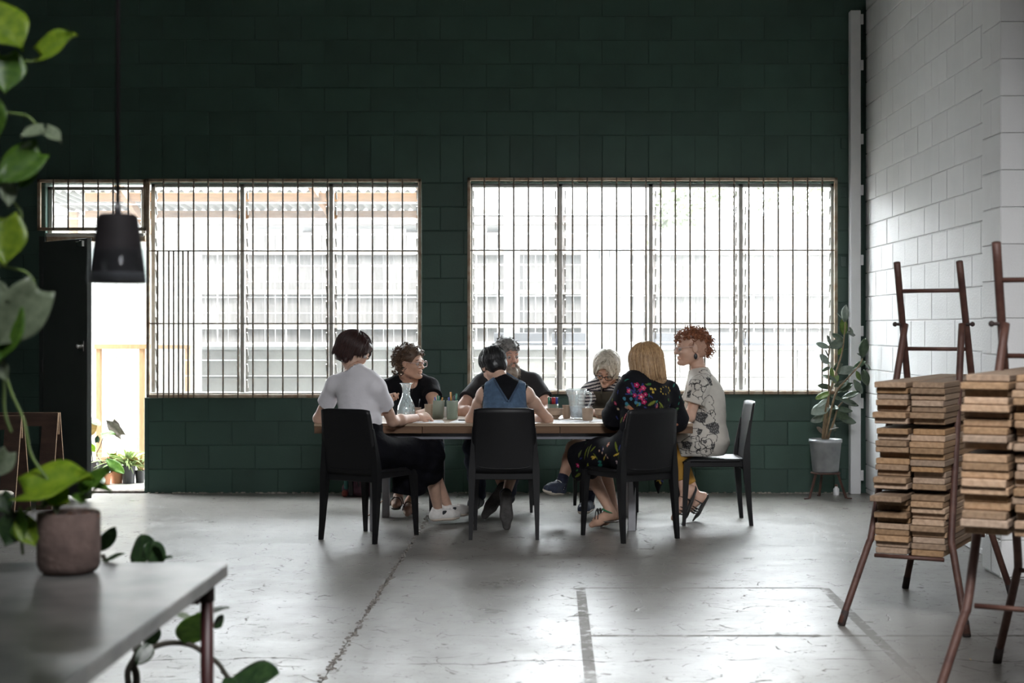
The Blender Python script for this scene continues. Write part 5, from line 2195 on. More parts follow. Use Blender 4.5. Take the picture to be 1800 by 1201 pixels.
# ---------------------------------------------------------------- 4: denim pinafore, square back to the camera
def person_denim():
    fw = V((0, 1, 0))
    J = dict(pelvis=V((-.309, 9.95, .56)), chest=V((-.312, 10.005, .845)), neck=P(884, 674, 10.10), sh_a=P(850, 695, 10.06), sh_b=P(926, 694, 10.06),
             head=P(867, 643, 10.17), face=V((-.34, .80, -.52)), hup=V((-.30, .45, 1)),
             el_a=P(827, 737, 10.20), wr_a=P(858, 735, 10.42), el_b=P(963, 737, 10.20), wr_b=P(926, 735, 10.42),
             hand_a=((.8, .5, 0), (0, 0, -1), -1, REST), hand_b=((-.8, .5, .05), (0, 0, -1), 1, HOLD),
             kn_a=P(864, 794, 10.42), kn_b=P(911, 794, 10.42), an_a=P(884, 858, 10.50), toe_a=P(853, 905, 10.52), an_b=P(889, 872, 10.27), toe_b=P(891, 929, 10.20),
             dn_a=V((-.15, -1, -.25)), dn_b=V((.05, -1, -.15)))
    hips(J, fw)
    p = Person('person', 'person with cropped black hair in denim pinafore over black tee, back to the camera', J, SKIN_A, build=.95)
    p.make_body(shod=True)
    nk = J['neck']
    # black undershirt: low at the back
    F_ = p.shirt('T', C_black, e=0.009, sleeve=0.0, scoop=0.062)
    for sd in 'ab':
        F_.cone(J['sh_' + sd] + (J['sh_' + sd] - nk) * .12, J['sh_' + sd].lerp(J['el_' + sd], .6), .066, .062, 0.006, 's')
    p.cloth('undershirt', C_black, F_)
    # pinafore with deep V at the back
    F_ = p.shirt('T', C_denim, e=0.015, sleeve=0.0, scoop=0.060)
    sidev = p.side
    apex = P(894, 704, 9.93)
    for q in (-1, 1):
        # remove what lies between the two edges of the V, above its apex
        pass
    x0, z0 = apex.x, apex.z
    X, Y, Z = F_.ax[0][:, None, None], F_.ax[1][None, :, None], F_.ax[2][None, None, :]
    yb = 10.09
    la, lb = P(866, 661, 10.0), P(917, 661, 10.0)
    sl_a = (la.x - x0) / (la.z - z0)
    sl_b = (lb.x - x0) / (lb.z - z0)
    dV = np.minimum(np.minimum((X - x0 - sl_a * (Z - z0)), -(X - x0 - sl_b * (Z - z0))), Z - z0) + 0 * Y
    dV = np.minimum(dV, yb - Y + 0 * X + 0 * Z)
    F_.f = np.maximum(F_.f, dV).astype(np.float32)
    for sd in 'ab':
        sh, el = J['sh_' + sd], J['el_' + sd]
        out_ = (sh - nk).normalized()
        F_.cut(sh + V((0, 0, .0)) - V((out_.x, 0, 0)) * .004, V((out_.x, 0, 0.05)), .17)
        F_.cone(sh + V((out_.x, 0, 0)) * .03, sh + V((out_.x, 0, 0)) * .035 + V((0, 0.01, -.14)), .040, .052, .01, 's')
    p.leg(F_, 'a', .02, 0, 1.0)
    den = p.cloth('pinafore', C_denim, F_)
    Fl = field_around([J[k] for k in ('pelvis', 'kn_a', 'kn_b')], .17, .007)
    Fl.ell(J['pelvis'], (.185, .14, .12), None, .05)
    for sd in 'ab':
        p.leg(Fl, sd, .022, 0, 1.0, .05)
    p.cloth('pinafore_skirt', C_denim, Fl)
    # stitched facing along the V
    me = den.data
    bv = None
    for sl, lp in ((sl_a, la), (sl_b, lb)):
        pts = []
        for i in range(9):
            t = i / 8
            z = z0 - .008 + (lp.z - z0 + .0) * t
            x = x0 + sl * (z - z0) + (-.009 if sl == sl_a else .009)
            # nearest back surface at this x, z
            ix = int((x - F_.lo[0]) / F_.h)
            iz = int((z - F_.lo[2]) / F_.h)
            col_ = F_.f[ix, :, iz]
            w_ = np.argwhere(col_ < 0)
            if len(w_) == 0:
                continue
            pts.append(V((x, float(F_.ax[1][w_[0][0]]) - .001, z)))
        if len(pts) > 2:
            MB().tube(pts, .010, 6, sy=.25, sx=1.0).build('neck_facing', C_denimseam, den, smooth=True)
    prims = [('e', (-.016, 0, .034), (.102, .083, .088)), ('e', (-.052, 0, -.018), (.062, .076, .070)), ('c', (.02, .062, .0), (.03, .066, -.02), .018, .010), ('c', (.02, -.062, .0), (.03, -.066, -.02), .018, .010)]
    hair_shell(p, H_black, prims, [('e', (.115, 0, -.035), (.085, .075, .085)), ('e', (-.004, .095, -.018), (.024, .03, .034)), ('p', (-.06, 0, -.078), (-.3, 0, -1))], rip=.0010)
    ps = comb_paths(p, 17, 520, (-.016, 0, .034), (.102, .084, .088), (0.05, .9), lambda ph: (1.0 if abs(ph) < .5 else 1.45 if abs(ph) < 1.6 else 1.95), lambda ph: .02, lift=.002, wave=.12, sweep=.35)
    strand_mesh(p, H_black, ps, .0032)
    for sd in 'ab':
        o, g_ = shoe(p, sd, S_dark, S_darksole, collar=.006)
        an, hl, ball, tl, dn, f2, sz = g_
        sdv = f2.cross(dn).normalized()
        # tread ribs on the underside
        tr = MB()
        for i in range(9):
            c = hl.lerp(tl, .42 + .055 * i) + dn * .0365
            tr.obox(c, (.022 - .001 * i, .0022, .0025), Matrix((sdv, f2, dn)).transposed() @ Matrix.Rotation(.5 * (1 if i % 2 else -1), 3, 'Z'))
        for i in range(3):
            c = hl.lerp(tl, .0 + .05 * i) + dn * .0365
            tr.obox(c, (.016, .0022, .0025), Matrix((sdv, f2, dn)).transposed())
        tr.build('tread', S_darksole, o)
    return p


# ---------------------------------------------------------------- 5: silver hair, striped tee and olive pinafore, window side
def person_silver():
    fw = V((-.05, -1, 0))
    J = dict(pelvis=V((.405, 11.40, .56)), chest=V((.415, 11.30, .845)), neck=P(1071, 669, 11.16), sh_a=P(1035, 690, 11.20), sh_b=P(1109, 689, 11.18),
             head=P(1066, 647, 11.02), face=V((-.22, -.74, -.62)), hup=V((0, -.55, 1)),
             el_a=P(1025, 725, 11.02), wr_a=P(1050, 727, 10.80), el_b=P(1116, 725, 11.02), wr_b=P(1086, 726, 10.80),
             hand_a=((.55, -.7, .15), (.3, -.2, -1), -1, HOLD), hand_b=((-.6, -.7, .15), (-.3, -.2, -1), 1, HOLD),
             kn_a=P(1008, 788, 10.75), an_a=P(986, 850, 10.62), toe_a=P(952, 886, 10.52), dn_a=V((-.35, .1, -1)), kn_b=P(1052, 785, 10.78), an_b=P(1034, 880, 10.90), toe_b=P(1022, 904, 10.72))
    hips(J, fw)
    p = Person('person', 'woman with silver blonde bob, striped top and olive pinafore, bent over the table', J, SKIN_B, build=.96)
    p.make_body(shod=True)
    F_ = p.shirt('T', None, e=0.012, sleeve=1.25, flare=0.010, scoop=0.078, h=.005)
    st = attr_mat('breton_stripe_jersey', rough=.85)
    o = p.cloth('striped_top', st, F_)

    def stripes(co, nr):
        tlev = co[:, 2] + .25 * np.abs(co[:, 0] - J['neck'].x) * (co[:, 2] > .9)
        m = (np.sin(tlev * 2 * np.pi / .024) > .1)
        c = np.empty((len(co), 3))
        c[:] = (.62, .58, .56)
        c[m] = (.025, .025, .04)
        return c
    paint(o, stripes)
    F_ = field_around([J['pelvis'], J['chest'], J['neck']], .22, .006)
    p.torso(F_, .021)
    zt = P(1062, 688, 11.1).z
    F_.cut(V((0, 0, zt)), V((0, 0, 1)))
    F_.cut(J['chest'] + V((0, .06, 0)), V((0, 1, .0)))
    for sd in 'ab':
        sh = J['sh_' + sd]
        o_ = (sh - J['neck']).normalized()
        F_.cone(sh + V((o_.x * .01, 0, -.06)), sh + V((o_.x * .045, 0, -.25)), .055, .05, .01, 's')
    bib = p.cloth('pinafore_bib', C_olive, F_)
    for sd, xo in (('a', -.062), ('b', .062)):
        c = J['chest']
        pts = chain([V((J['neck'].x + xo * .95, J['neck'].y - .118, zt - .02)), V((J['neck'].x + xo, J['neck'].y - .098, J['neck'].z - .030)), V((J['neck'].x + xo * 1.05, J['neck'].y - .02, J['neck'].z + .018)), V((J['neck'].x + xo, J['neck'].y + .07, J['neck'].z - .03))], 6)
        MB().tube(pts, .019, 6, sy=.25).build('pinafore_strap', C_olive, bib, smooth=True)
    F_ = field_around([J[k] for k in ('pelvis', 'kn_a', 'kn_b')], .17, .007)
    F_.ell(J['pelvis'], (.185, .14, .12), None, .05)
    for sd in 'ab':
        hp, kn = J['hip_' + sd], J['kn_' + sd]
        F_.cone(hp, hp.lerp(kn, .62), .10, .092, .05)
    p.cloth('pinafore_skirt', C_olive, F_)
    prims = [('e', (-.016, 0, .034), (.099, .082, .086)), ('e', (-.045, 0, -.010), (.072, .084, .074)), ('c', (-.01, .070, .0), (.012, .074, -.070), .022, .014), ('c', (-.01, -.070, .0), (.012, -.074, -.070), .022, .014),
             ('c', (.07, .02, .07), (.098, .045, .02), .024, .016), ('c', (.07, -.02, .07), (.095, -.05, .02), .024, .016)]
    hair_shell(p, H_silver, prims, [('e', (.132, .004, -.025), (.098, .064, .096))], rip=.0012)
    ps = comb_paths(p, 27, 760, (-.016, 0, .034), (.099, .083, .086), (0.04, .9), lambda ph: (.62 if abs(ph) < .30 else 1.0 if abs(ph) < .6 else 1.5 if abs(ph) < 1.0 else 1.72), lambda ph: (.010 if abs(ph) < .5 else .062 if abs(ph) < 1.3 else .055), lift=.009, wave=.14, sweep=.2, dropdir=(-p.hu + V((0, 0, -.7))).normalized())
    strand_mesh(p, H_silver, ps, .0032, light=H_silver2)
    glasses(p, M_blackframe, .034, .021, .0024)
    for sd in 'ab':
        an, kn = J['an_' + sd], J['kn_' + sd]
        Fk = field_around([an, an.lerp(kn, .3)], .08, .0045)
        Fk.cone(an + V((0, 0, -.02)), an.lerp(kn, .24), .040, .040, .01)
        Fk.cut(an.lerp(kn, .22), (kn - an))
        p.cloth('sock', C_navysock, Fk)
        o, g_ = shoe(p, sd, S_navy, S_cream, collar=.012, st=.022)
        an, hl, ball, tl, dn, f2, sz = g_
        sdv = f2.cross(dn).normalized()
        la = MB()
        for i in range(4):
            c = an.lerp(ball, .35 + .17 * i) - dn * (.030 - .006 * i)
            la.tube([c + sdv * .022, c - dn * .004, c - sdv * .022], .0028, 5)
        la.build('laces', S_white, o, smooth=True)
        Ft = field_around([tl], .07, .004)
        Ft.cone(ball.lerp(tl, .35), tl, .0425, .029, .01)
        Ft.cut(ball.lerp(tl, .62), -f2)
        Ft.cut(sz - dn * .03, -dn)
        vs, fc = Ft.nets()
        link('toe_cap', np_mesh('toe_cap', [(vs, fc, 0)], S_cream, p.off), o)
        for q in (-1, 1):
            c = an + dn * .020 + sdv * (q * .0415)
            MB().sphere(c, .013, 12, 6, (1, 1, 1), None).build('ankle_patch', S_cream, o, smooth=True) if False else MB().obox(c, (.0115, .0115, .003), Matrix((f2, dn, sdv)).transposed(), .005).build('ankle_patch', S_cream, o)
    return p


# ---------------------------------------------------------------- 6: floral dress, back to the camera


def project(co):
    return CX + co[:, 0] * F / co[:, 1], CY - (co[:, 2] - CAMZ) * F / co[:, 1]


class Motifs:
    """Small printed motifs on cloth, each laid out in the tangent plane at its own spot of the garment."""

    def __init__(s, co, nr, base):
        s.co, s.nr = co, nr
        s.c = np.empty((len(co), 3))
        s.c[:] = base
        s.px, s.py = project(co)

    def pick(s, px, py):
        d = (s.px - px) ** 2 + (s.py - py) ** 2
        m = np.argwhere((d < 30) & (s.nr[:, 1] < 0))[:, 0]
        if len(m) == 0:
            return int(np.argmin(d))
        return int(m[np.argmin(s.co[m, 1])])

    def frame(s, i, ang=0.0):
        n = V(s.nr[i])
        u = n.cross(V((0, 0, 1)))
        u = u.normalized() * -1 if u.length > .1 else V((1, 0, 0))
        v = u.cross(n).normalized() * -1
        if v.z < 0:
            v = -v
        d = s.co - s.co[i][None, :]
        near = (np.einsum('ij,ij->i', d, d) < .16 ** 2) & (s.nr @ np.array(n) > .15)
        a, b = d @ np.array(u), d @ np.array(v)
        ca, sa = math.cos(ang), math.sin(ang)
        return near, a * ca + b * sa, -a * sa + b * ca

    def flower(s, i, r, col, eye=(.85, .75, .70)):
        m, a, b = s.frame(i)
        rr, th = np.hypot(a, b), np.arctan2(b, a)
        s.c[m & (rr < r * (.62 + .38 * np.abs(np.cos(2.5 * th))))] = col
        s.c[m & (rr < r * .22)] = eye

    def disc(s, i, r, col, eye=None):
        m, a, b = s.frame(i)
        rr = np.hypot(a, b)
        s.c[m & (rr < r)] = col
        if eye:
            s.c[m & (rr < r * .4)] = eye

    def leaf(s, i, L_, w, ang, col, rib=None):
        m, a, b = s.frame(i, ang)
        t = a / L_
        q = m & (np.abs(t) < 1) & (np.abs(b) < w * (1 - t * t))
        s.c[q] = col
        if rib:
            s.c[q & (np.abs(b) < w * .12)] = rib

    def blob(s, i, R0, seed, w, col):
        r_ = rng(seed)
        m, a, b = s.frame(i, r_.uniform(-.5, .5))
        rr, th = np.hypot(a * .72, b), np.arctan2(b, a * .72)
        Rr = R0 * (1 + .22 * np.sin(2 * th + r_.uniform(0, 6)) + .16 * np.sin(3 * th + r_.uniform(0, 6)) + .07 * np.sin(7 * th + r_.uniform(0, 6)))
        s.c[m & (np.abs(rr - Rr) < w)] = col

    def hatch(s, i, hw, hh, seed, dark, light):
        r_ = rng(seed)
        m, a, b = s.frame(i, r_.uniform(-.3, .3))
        q = m & (np.abs(a) < hw * (1 + .15 * np.sin(b * 90))) & (np.abs(b) < hh * (1 + .12 * np.sin(a * 70 + 1)))
        st = np.sin(a * 420 + 3 * np.sin(b * 60)) + .8 * np.sin(b * 300 + 2 * np.sin(a * 90 + 2))
        s.c[q] = dark
        s.c[q & (st > .75)] = light

    def line(s, i, pts, w, col):
        m, a, b = s.frame(i)
        for (x0, y0), (x1, y1) in zip(pts[:-1], pts[1:]):
            dx, dy = x1 - x0, y1 - y0
            t = np.clip(((a - x0) * dx + (b - y0) * dy) / (dx * dx + dy * dy + 1e-9), 0, 1)
            s.c[m & (np.hypot(a - x0 - t * dx, b - y0 - t * dy) < w)] = col


MAG, PINK, BLU, CYA, YEL, OLI, LEAF, ORA, TEA = (.42, .015, .10), (.55, .05, .14), (.035, .045, .16), (.06, .20, .28), (.55, .38, .06), (.14, .17, .022), (.05, .16, .05), (.50, .20, .12), (.03, .20, .15)


def floral_back(co, nr):
    M_ = Motifs(co, nr, (.008, .008, .011))
    r_ = rng(44)
    i = M_.pick(1122, 684)
    M_.line(i, [(-.06, .03), (-.02, .0), (.0, -.03), (.03, .0), (.04, .05)], .006, BLU)
    M_.line(i, [(-.065, -.012), (-.01, -.012), (.0, -.05)], .006, BLU)
    M_.line(i, [(-.03, .055), (-.012, .01)], .006, BLU)
    for px, py, r0, c in ((1121, 672, .020, MAG), (1133, 678, .019, PINK), (1128, 682, .013, MAG), (1131, 694, .022, PINK), (1134, 702, .018, MAG), (1111, 693, .014, MAG), (1100, 686, .016, PINK), (1137, 689, .014, MAG)):
        M_.flower(M_.pick(px, py), r0, c)
    for px, py in ((1093, 704), (1097, 708), (1118, 711), (1113, 707), (1104, 700)):
        M_.disc(M_.pick(px, py), .011, CYA)
    M_.leaf(M_.pick(1143, 671), .022, .009, .3, LEAF)
    M_.leaf(M_.pick(1151, 708), .034, .010, .5, OLI, (.25, .28, .05))
    M_.leaf(M_.pick(1168, 711), .034, .009, -1.0, OLI, (.25, .28, .05))
    M_.leaf(M_.pick(1160, 716), .026, .007, 1.3, (.28, .06, .08), (.6, .5, .45))
    for k in range(9):
        a = k * .7
        M_.disc(M_.pick(1174 + 8 * math.cos(a), 684 + 7 * math.sin(a)), .0060, YEL)
    for px, py in ((1152, 683), (1156, 681), (1153, 687), (1148, 680)):
        M_.disc(M_.pick(px, py), .008, YEL)
    M_.disc(M_.pick(1180, 701), .010, LEAF)
    M_.leaf(M_.pick(1098, 714), .024, .014, .2, (.30, .20, .16))
    M_.leaf(M_.pick(1103, 716), .022, .012, -.3, (.42, .18, .09))
    M_.leaf(M_.pick(1093, 733), .034, .007, 1.1, (.25, .04, .05), (.55, .42, .38))
    M_.leaf(M_.pick(1087, 738), .030, .007, .9, OLI)
    M_.disc(M_.pick(1082, 722), .008, (.5, .4, .25))
    M_.flower(M_.pick(1077, 712), .014, PINK)
    for px, py, c in ((1192, 732, YEL), (1189, 742, ORA), (1186, 748, YEL), (1195, 722, LEAF), (1183, 714, BLU), (1190, 752, ORA)):
        M_.flower(M_.pick(px, py), .011, c)
    for k in range(26):
        i = M_.pick(r_.uniform(1066, 1200), r_.uniform(665, 765))
        M_.leaf(i, r_.uniform(.010, .022), .004, r_.uniform(-1.5, 1.5), r_.choice((BLU, OLI, TEA, BLU)))
    return M_.c


def floral_skirt(co, nr):
    M_ = Motifs(co, nr, (.008, .008, .011))
    r_ = rng(45)
    for px, py, L_, w, a, c in ((1086, 800, .10, .012, 1.25, OLI), (1078, 783, .045, .008, -1.1, OLI), (1014, 800, .035, .010, .9, (.10, .12, .04)), (1024, 795, .05, .008, 1.2, OLI), (1030, 790, .05, .008, 1.4, (.11, .13, .04)),
                                (1029, 826, .055, .010, .95, (.25, .28, .03)), (1012, 838, .045, .009, .5, OLI), (1052, 822, .03, .012, .4, TEA), (1050, 815, .025, .010, .2, TEA), (1038, 786, .03, .006, .9, OLI), (1058, 808, .02, .005, .2, LEAF)):
        M_.leaf(M_.pick(px, py), L_, w, a, c)
    for px, py in ((1055, 788), (1053, 796), (1060, 802), (1063, 807), (1048, 792)):
        M_.disc(M_.pick(px, py), .0085, (.50, .33, .25), (.75, .6, .5))
    M_.flower(M_.pick(1064, 779), .020, (.48, .19, .12))
    M_.flower(M_.pick(1011, 821), .016, MAG)
    M_.flower(M_.pick(1086, 819), .020, (.42, .33, .34))
    for k in range(40):
        i = M_.pick(r_.uniform(1000, 1180), r_.uniform(770, 865))
        M_.leaf(i, r_.uniform(.012, .03), .005, r_.uniform(-1.5, 1.5), r_.choice((BLU, OLI, LEAF, OLI, YEL)))
    return M_.c


def person_floral():
    fw = V((-.545, .839, 0))
    J = dict(pelvis=V((.545, 9.85, .56)), chest=V((.592, 9.845, .862)), neck=P(1138, 668, 9.90), sh_a=P(1099, 693, 9.83), sh_b=P(1174, 689, 9.99),
             head=P(1134, 640, 9.94), face=V((-.52, .82, -.20)), hup=V((-.1, .1, 1)),
             el_a=P(1078, 736, 9.98), wr_a=P(1094, 760, 10.06), el_b=P(1189, 741, 10.10), wr_b=P(1168, 735, 10.34),
             hand_a=((.35, .75, -.3), (0, 0, -1), -1, REST), hand_b=((-.8, .5, 0), (0, 0, -1), 1, REST),
             kn_a=P(1020, 801, 10.22), an_a=P(1072, 897, 10.16), toe_a=P(1040, 923, 10.20), kn_b=P(1052, 797, 10.36), an_b=P(1079, 897, 10.33), toe_b=P(1056, 921, 10.42))
    hips(J, fw)
    p = Person('person', 'woman with long strawberry blonde hair in black floral dress, her back half turned', J, SKIN_B, build=1.03)
    p.make_body()
    mat = attr_mat('black_floral_viscose', rough=.8)
    F_ = p.shirt('T', None, e=0.020, sleeve=1.0, flare=0.022, scoop=0.075, h=.0046)
    for sd in 'ab':
        sh, el, wr = J['sh_' + sd], J['el_' + sd], J['wr_' + sd]
        # full gathered sleeve that puffs over the elbow
        F_.cone(sh.lerp(el, .35), el, .062, .068, .04)
        F_.cone(el, el.lerp(wr, .30), .066, .052, .03)
    F_.ripple(lambda x, y, z: .0022 * np.sin(x * 60 + z * 45 + 2 * np.sin(z * 30)))
    o = p.cloth('dress_bodice', mat, F_)
    paint(o, floral_back)
    F_ = field_around([J['pelvis'], J['kn_a'], J['kn_b'], P(1165, 870, 9.95)], .17, .0050)
    F_.ell(J['pelvis'], (.20, .155, .12), (p.side, fw, V((0, 0, 1))), .05)
    F_.cone(J['pelvis'], J['chest'], .135, .13, .05)
    for sd in 'ab':
        p.leg(F_, sd, .028, 0, 1.0, .06)
        F_.cone(J['kn_' + sd], J['kn_' + sd] + V((.01, 0, -.09)), .072, .066, .05)
    F_.cone(J['hip_a'].lerp(J['kn_a'], .8), J['kn_a'] + V((-.02, -.01, -.13)), .08, .03, .05)
    F_.cone(J['hip_a'].lerp(J['kn_a'], .5), J['hip_a'].lerp(J['kn_a'], .75) + V((0, 0, -.10)), .09, .06, .05)
    # the corner of the skirt that hangs below the seat on the far side
    F_.cone(P(1158, 815, 10.15), P(1158, 848, 10.14), .040, .026, .02)
    F_.cone(P(1158, 846, 10.14), P(1157, 868, 10.14), .030, .006, .015)
    F_.ripple(lambda x, y, z: .003 * np.sin(x * 70 + 2 * np.sin(z * 30)) * np.clip((.62 - z) / .15, 0, 1))
    o = p.cloth('dress_skirt', mat, F_)
    paint(o, floral_skirt)
    # long straight hair
    prims = [('e', (-.018, 0, .034), (.108, .090, .092)), ('e', (-.055, 0, -.03), (.078, .098, .10)), ('e', (-.070, 0, -.11), (.052, .098, .060)), ('c', (-.01, .074, .0), (-.02, .080, -.11), .028, .022), ('c', (-.01, -.074, .0), (-.02, -.080, -.11), .028, .022)]
    hair_shell(p, H_blonde, prims, [('e', (.118, 0, -.045), (.085, .068, .085))], rip=.0014, pad=.24)
    ps = comb_paths(p, 37, 900, (-.018, 0, .034), (.108, .092, .093), (0.04, .9), lambda ph: (None if abs(ph) < .5 else 1.7), lambda ph: (.10 if abs(ph) < 1.2 else .145), lift=.012, wave=.09, sweep=.1)
    strand_mesh(p, H_blonde, ps, .0034, light=H_blonde2)
    for sd in 'ab':
        shoe_sandal(p, sd, S_blackleather, S_taupe, straps=((.58, .036), (.70, .036)), ank=S_greenstrap, st=.014)
    return p


# ---------------------------------------------------------------- 7: red hair, profile at the table end


def animal_print(co, nr):
    M_ = Motifs(co, nr, (.66, .62, .56))
    INK, GRY = (.035, .034, .036), (.30, .29, .28)
    for k, (px, py, a, b) in enumerate(((1252, 668, .034, .036), (1226, 733, .050, .042), (1256, 748, .052, .048), (1206, 690, .022, .030), (1226, 755, .020, .024), (1205, 778, .040, .030), (1258, 786, .018, .024), (1236, 772, .018, .012))):
        M_.hatch(M_.pick(px, py), a * .8, b * .8, k + 3, INK if k in (0, 3) else (.09, .088, .088), GRY)
    for k, (px, py, R0) in enumerate(((1228, 660, .045), (1248, 712, .046), (1236, 690, .030), (1252, 735, .040), (1218, 757, .032), (1252, 772, .042), (1232, 786, .036), (1212, 778, .045), (1240, 800, .030), (1196, 786, .034), (1215, 668, .024), (1243, 650, .028))):
        i = M_.pick(px, py)
        M_.blob(i, R0, k + 20, .0022, INK)
        M_.line(i, [(R0 * .5, -R0), (R0 * .55, -R0 * 1.6), (R0 * .75, -R0 * 1.6)], .0022, INK)
        M_.line(i, [(-R0 * .5, -R0), (-R0 * .5, -R0 * 1.55), (-R0 * .3, -R0 * 1.6)], .0022, INK)
        M_.disc(M_.pick(px + 4, py - 3), .0040, INK)
    return M_.c


def person_red():
    fw = V((-1, -.03, 0))
    J = dict(pelvis=V((1.065, 10.665, .565)), chest=V((1.065, 10.67, .86)), neck=P(1229, 659, 10.68), sh_a=P(1228, 681, 10.52), sh_b=P(1226, 679, 10.84),
             head=P(1215, 610, 10.68), face=V((-.985, -.15, -.08)), hup=V((-.03, 0, 1)),
             el_a=P(1213, 733, 10.50), wr_a=P(1180, 728, 10.44), el_b=P(1205, 730, 10.86), wr_b=P(1163, 728, 10.80),
             hand_a=((-.9, .35, .0), (0, 0, -1), -1, REST), hand_b=((-.95, -.2, .05), (0, 0, -1), 1, REST),
             kn_a=P(1180, 789, 10.56), an_a=P(1203, 862, 10.52), toe_a=P(1184, 911, 10.50), kn_b=P(1179, 788, 10.76), an_b=P(1224, 872, 10.72), toe_b=P(1203, 900, 10.70),
             dn_a=V((.93, 0, -.35)), dn_b=V((.85, 0, -.5)))
    J['browmat'] = H_red
    side = V((0, 1, 0))
    J['hip_a'] = J['pelvis'] + V((-.035, -.085, -.012))
    J['hip_b'] = J['pelvis'] + V((-.035, .085, -.012))
    p = Person('person', 'red haired woman in white animal print tunic and mustard leggings, in profile', J, SKIN_A, build=.98, head_scale=1.06)
    p.make_body()
    mat = attr_mat('cream_print_cotton', rough=.85)
    F_ = p.shirt('T', None, e=0.017, sleeve=0.58, flare=0.020, scoop=0.074, h=.0045)
    F_.cone(J['pelvis'], J['chest'], .155, .135, .05)
    F_.ell(J['pelvis'] + V((.0, 0, -.0)), (.16, .20, .115), None, .05)
    for sd in 'ab':
        hp, kn = J['hip_' + sd], J['kn_' + sd]
        F_.cone(hp, hp.lerp(kn, .80), .108, .092, .06)
    F_.ripple(lambda x, y, z: .0022 * np.sin(z * 70 + x * 40 + 1.5 * np.sin(x * 40)) * np.clip((.85 - z) / .2, .1, 1))
    F_.cut(J['hip_a'].lerp(J['kn_a'], .78), V((-.9, 0, -.25)))
    F_.cut(V((1.0, 10.6, .468)), V((0, 0, -1)))
    o = p.cloth('tunic', mat, F_)
    paint(o, animal_print)
    F_ = field_around([J[k] for k in ('hip_a', 'hip_b', 'kn_a', 'kn_b', 'an_a', 'an_b')], .13, .006)
    for sd in 'ab':
        p.leg(F_, sd, .008, 0, 1.78, .03, .010)
        F_.cut(J['kn_' + sd].lerp(J['an_' + sd], .76), (J['an_' + sd] - J['kn_' + sd]), .08)
    p.cloth('leggings', C_mustard, F_)
    # undercut: stubble below, copper curls on top and falling at the back
    hair_shell(p, H_shaved, [('e', (-.018, 0, .020), (.094, .0765, .080)), ('e', (-.045, 0, -.03), (.060, .068, .06))], [('e', (.115, 0, -.03), (.095, .09, .095)), ('e', (.0, .095, -.012), (.026, .03, .034)), ('e', (.0, -.095, -.012), (.026, .03, .034)), ('p', (-.05, 0, -.072), (-.2, 0, -1))], name='stubble')
    hair_shell(p, H_red, [('e', (-.012, 0, .066), (.100, .072, .056)), ('e', (-.075, 0, .030), (.044, .058, .055)), ('c', (-.095, 0, .03), (-.112, 0, -.055), .034, .016)], [('e', (.13, 0, -.01), (.065, .08, .06)), ('p', (0, 0, .030), (.9, 0, -1))])
    hm = lambda f, d, u: u > .05 or (f < -.085 and u > -.03)
    ps = curl_paths(p, 53, 230, (-.012, 0, .055), (.104, .074, .070), hm, (.020, .042), .009, 1.3)
    ps += curl_paths(p, 54, 70, (-.095, 0, .0), (.036, .045, .065), lambda f, d, u: f < -.08, (.025, .05), .009, 1.4)
    strand_mesh(p, H_red, ps, .0036, 'hair_curls', 5)
    glasses(p, M_clearframe, .033, .024, .0018)
    er = MB()
    c = p.H(-.004, -.085, -.062)
    er.sphere(c, .014, 10, 8, (.9, .35, 1.5))
    er.tube([p.H(-.006, -.083, -.038), p.H(-.004, -.085, -.048)], .0012, 4)
    er.build('earring', mk('dark_resin', (.03, .03, .032), rough=.3, var=.3, scale=80), p.root, smooth=True)
    er2 = MB()
    er2.sphere(p.H(-.004, .085, -.062), .014, 10, 8, (.9, .35, 1.5))
    er2.build('earring', S_blackleather, p.root, smooth=True)
    for sd in 'ab':
        shoe_sandal(p, sd, S_blackleather, S_blackleather, straps=((.30, .036), (.58, .037), (.68, .038), (.78, .036)), st=.024)
    return p


PEOPLE = [f() for f in (person_white, person_curly, person_man, person_denim, person_silver, person_floral, person_red)]
# ================================================================== plants


def leaf_material(name, a, b, rough=0.35, back=None, trans=0.35):
    """Leaf blade: two-tone, glossy, lets some light through."""
    m = mk(name, a, rough=rough, scale=7, col2=b, per_object=0.12, bump=0.1, bscale=30)
    nt = m.node_tree
    bs = nt.nodes['Principled BSDF']
    out = nt.nodes['Material Output']
    tl = nt.nodes.new('ShaderNodeBsdfTranslucent')
    src = bs.inputs['Base Color'].links[0].from_socket
    nt.links.new(src, tl.inputs[0])
    ms = nt.nodes.new('ShaderNodeMixShader')
    ms.inputs[0].default_value = trans
    nt.links.new(bs.outputs[0], ms.inputs[1])
    nt.links.new(tl.outputs[0], ms.inputs[2])
    nt.links.new(ms.outputs[0], out.inputs[0])
    return m


L_lime = leaf_material('lime_pothos_leaf', (0.14, 0.26, 0.015), (0.30, 0.42, 0.03), trans=.45)
L_pothos = leaf_material('green_pothos_leaf', (0.05, 0.13, 0.015), (0.12, 0.24, 0.03), trans=.4)
L_greygreen = leaf_material('grey_green_leaf_underside', (0.14, 0.18, 0.11), (0.24, 0.29, 0.19), trans=.3)
L_rubber = leaf_material('rubber_plant_leaf', (0.030, 0.050, 0.030), (0.055, 0.080, 0.045), rough=.22, trans=.12)
L_rubberpale = leaf_material('pale_rubber_leaf', (0.16, 0.20, 0.17), (0.24, 0.28, 0.24), rough=.3, trans=.2)  # paler tone for some of the rubber leaves
L_rubbergreen = leaf_material('young_rubber_leaf', (0.09, 0.15, 0.03), (0.16, 0.24, 0.05), rough=.3, trans=.35)
L_dark = leaf_material('dark_glossy_leaf', (0.012, 0.030, 0.012), (0.03, 0.06, 0.02), rough=.25, trans=.1)
L_spider = leaf_material('spider_plant_leaf', (0.30, 0.42, 0.16), (0.58, 0.66, 0.36), trans=.45)
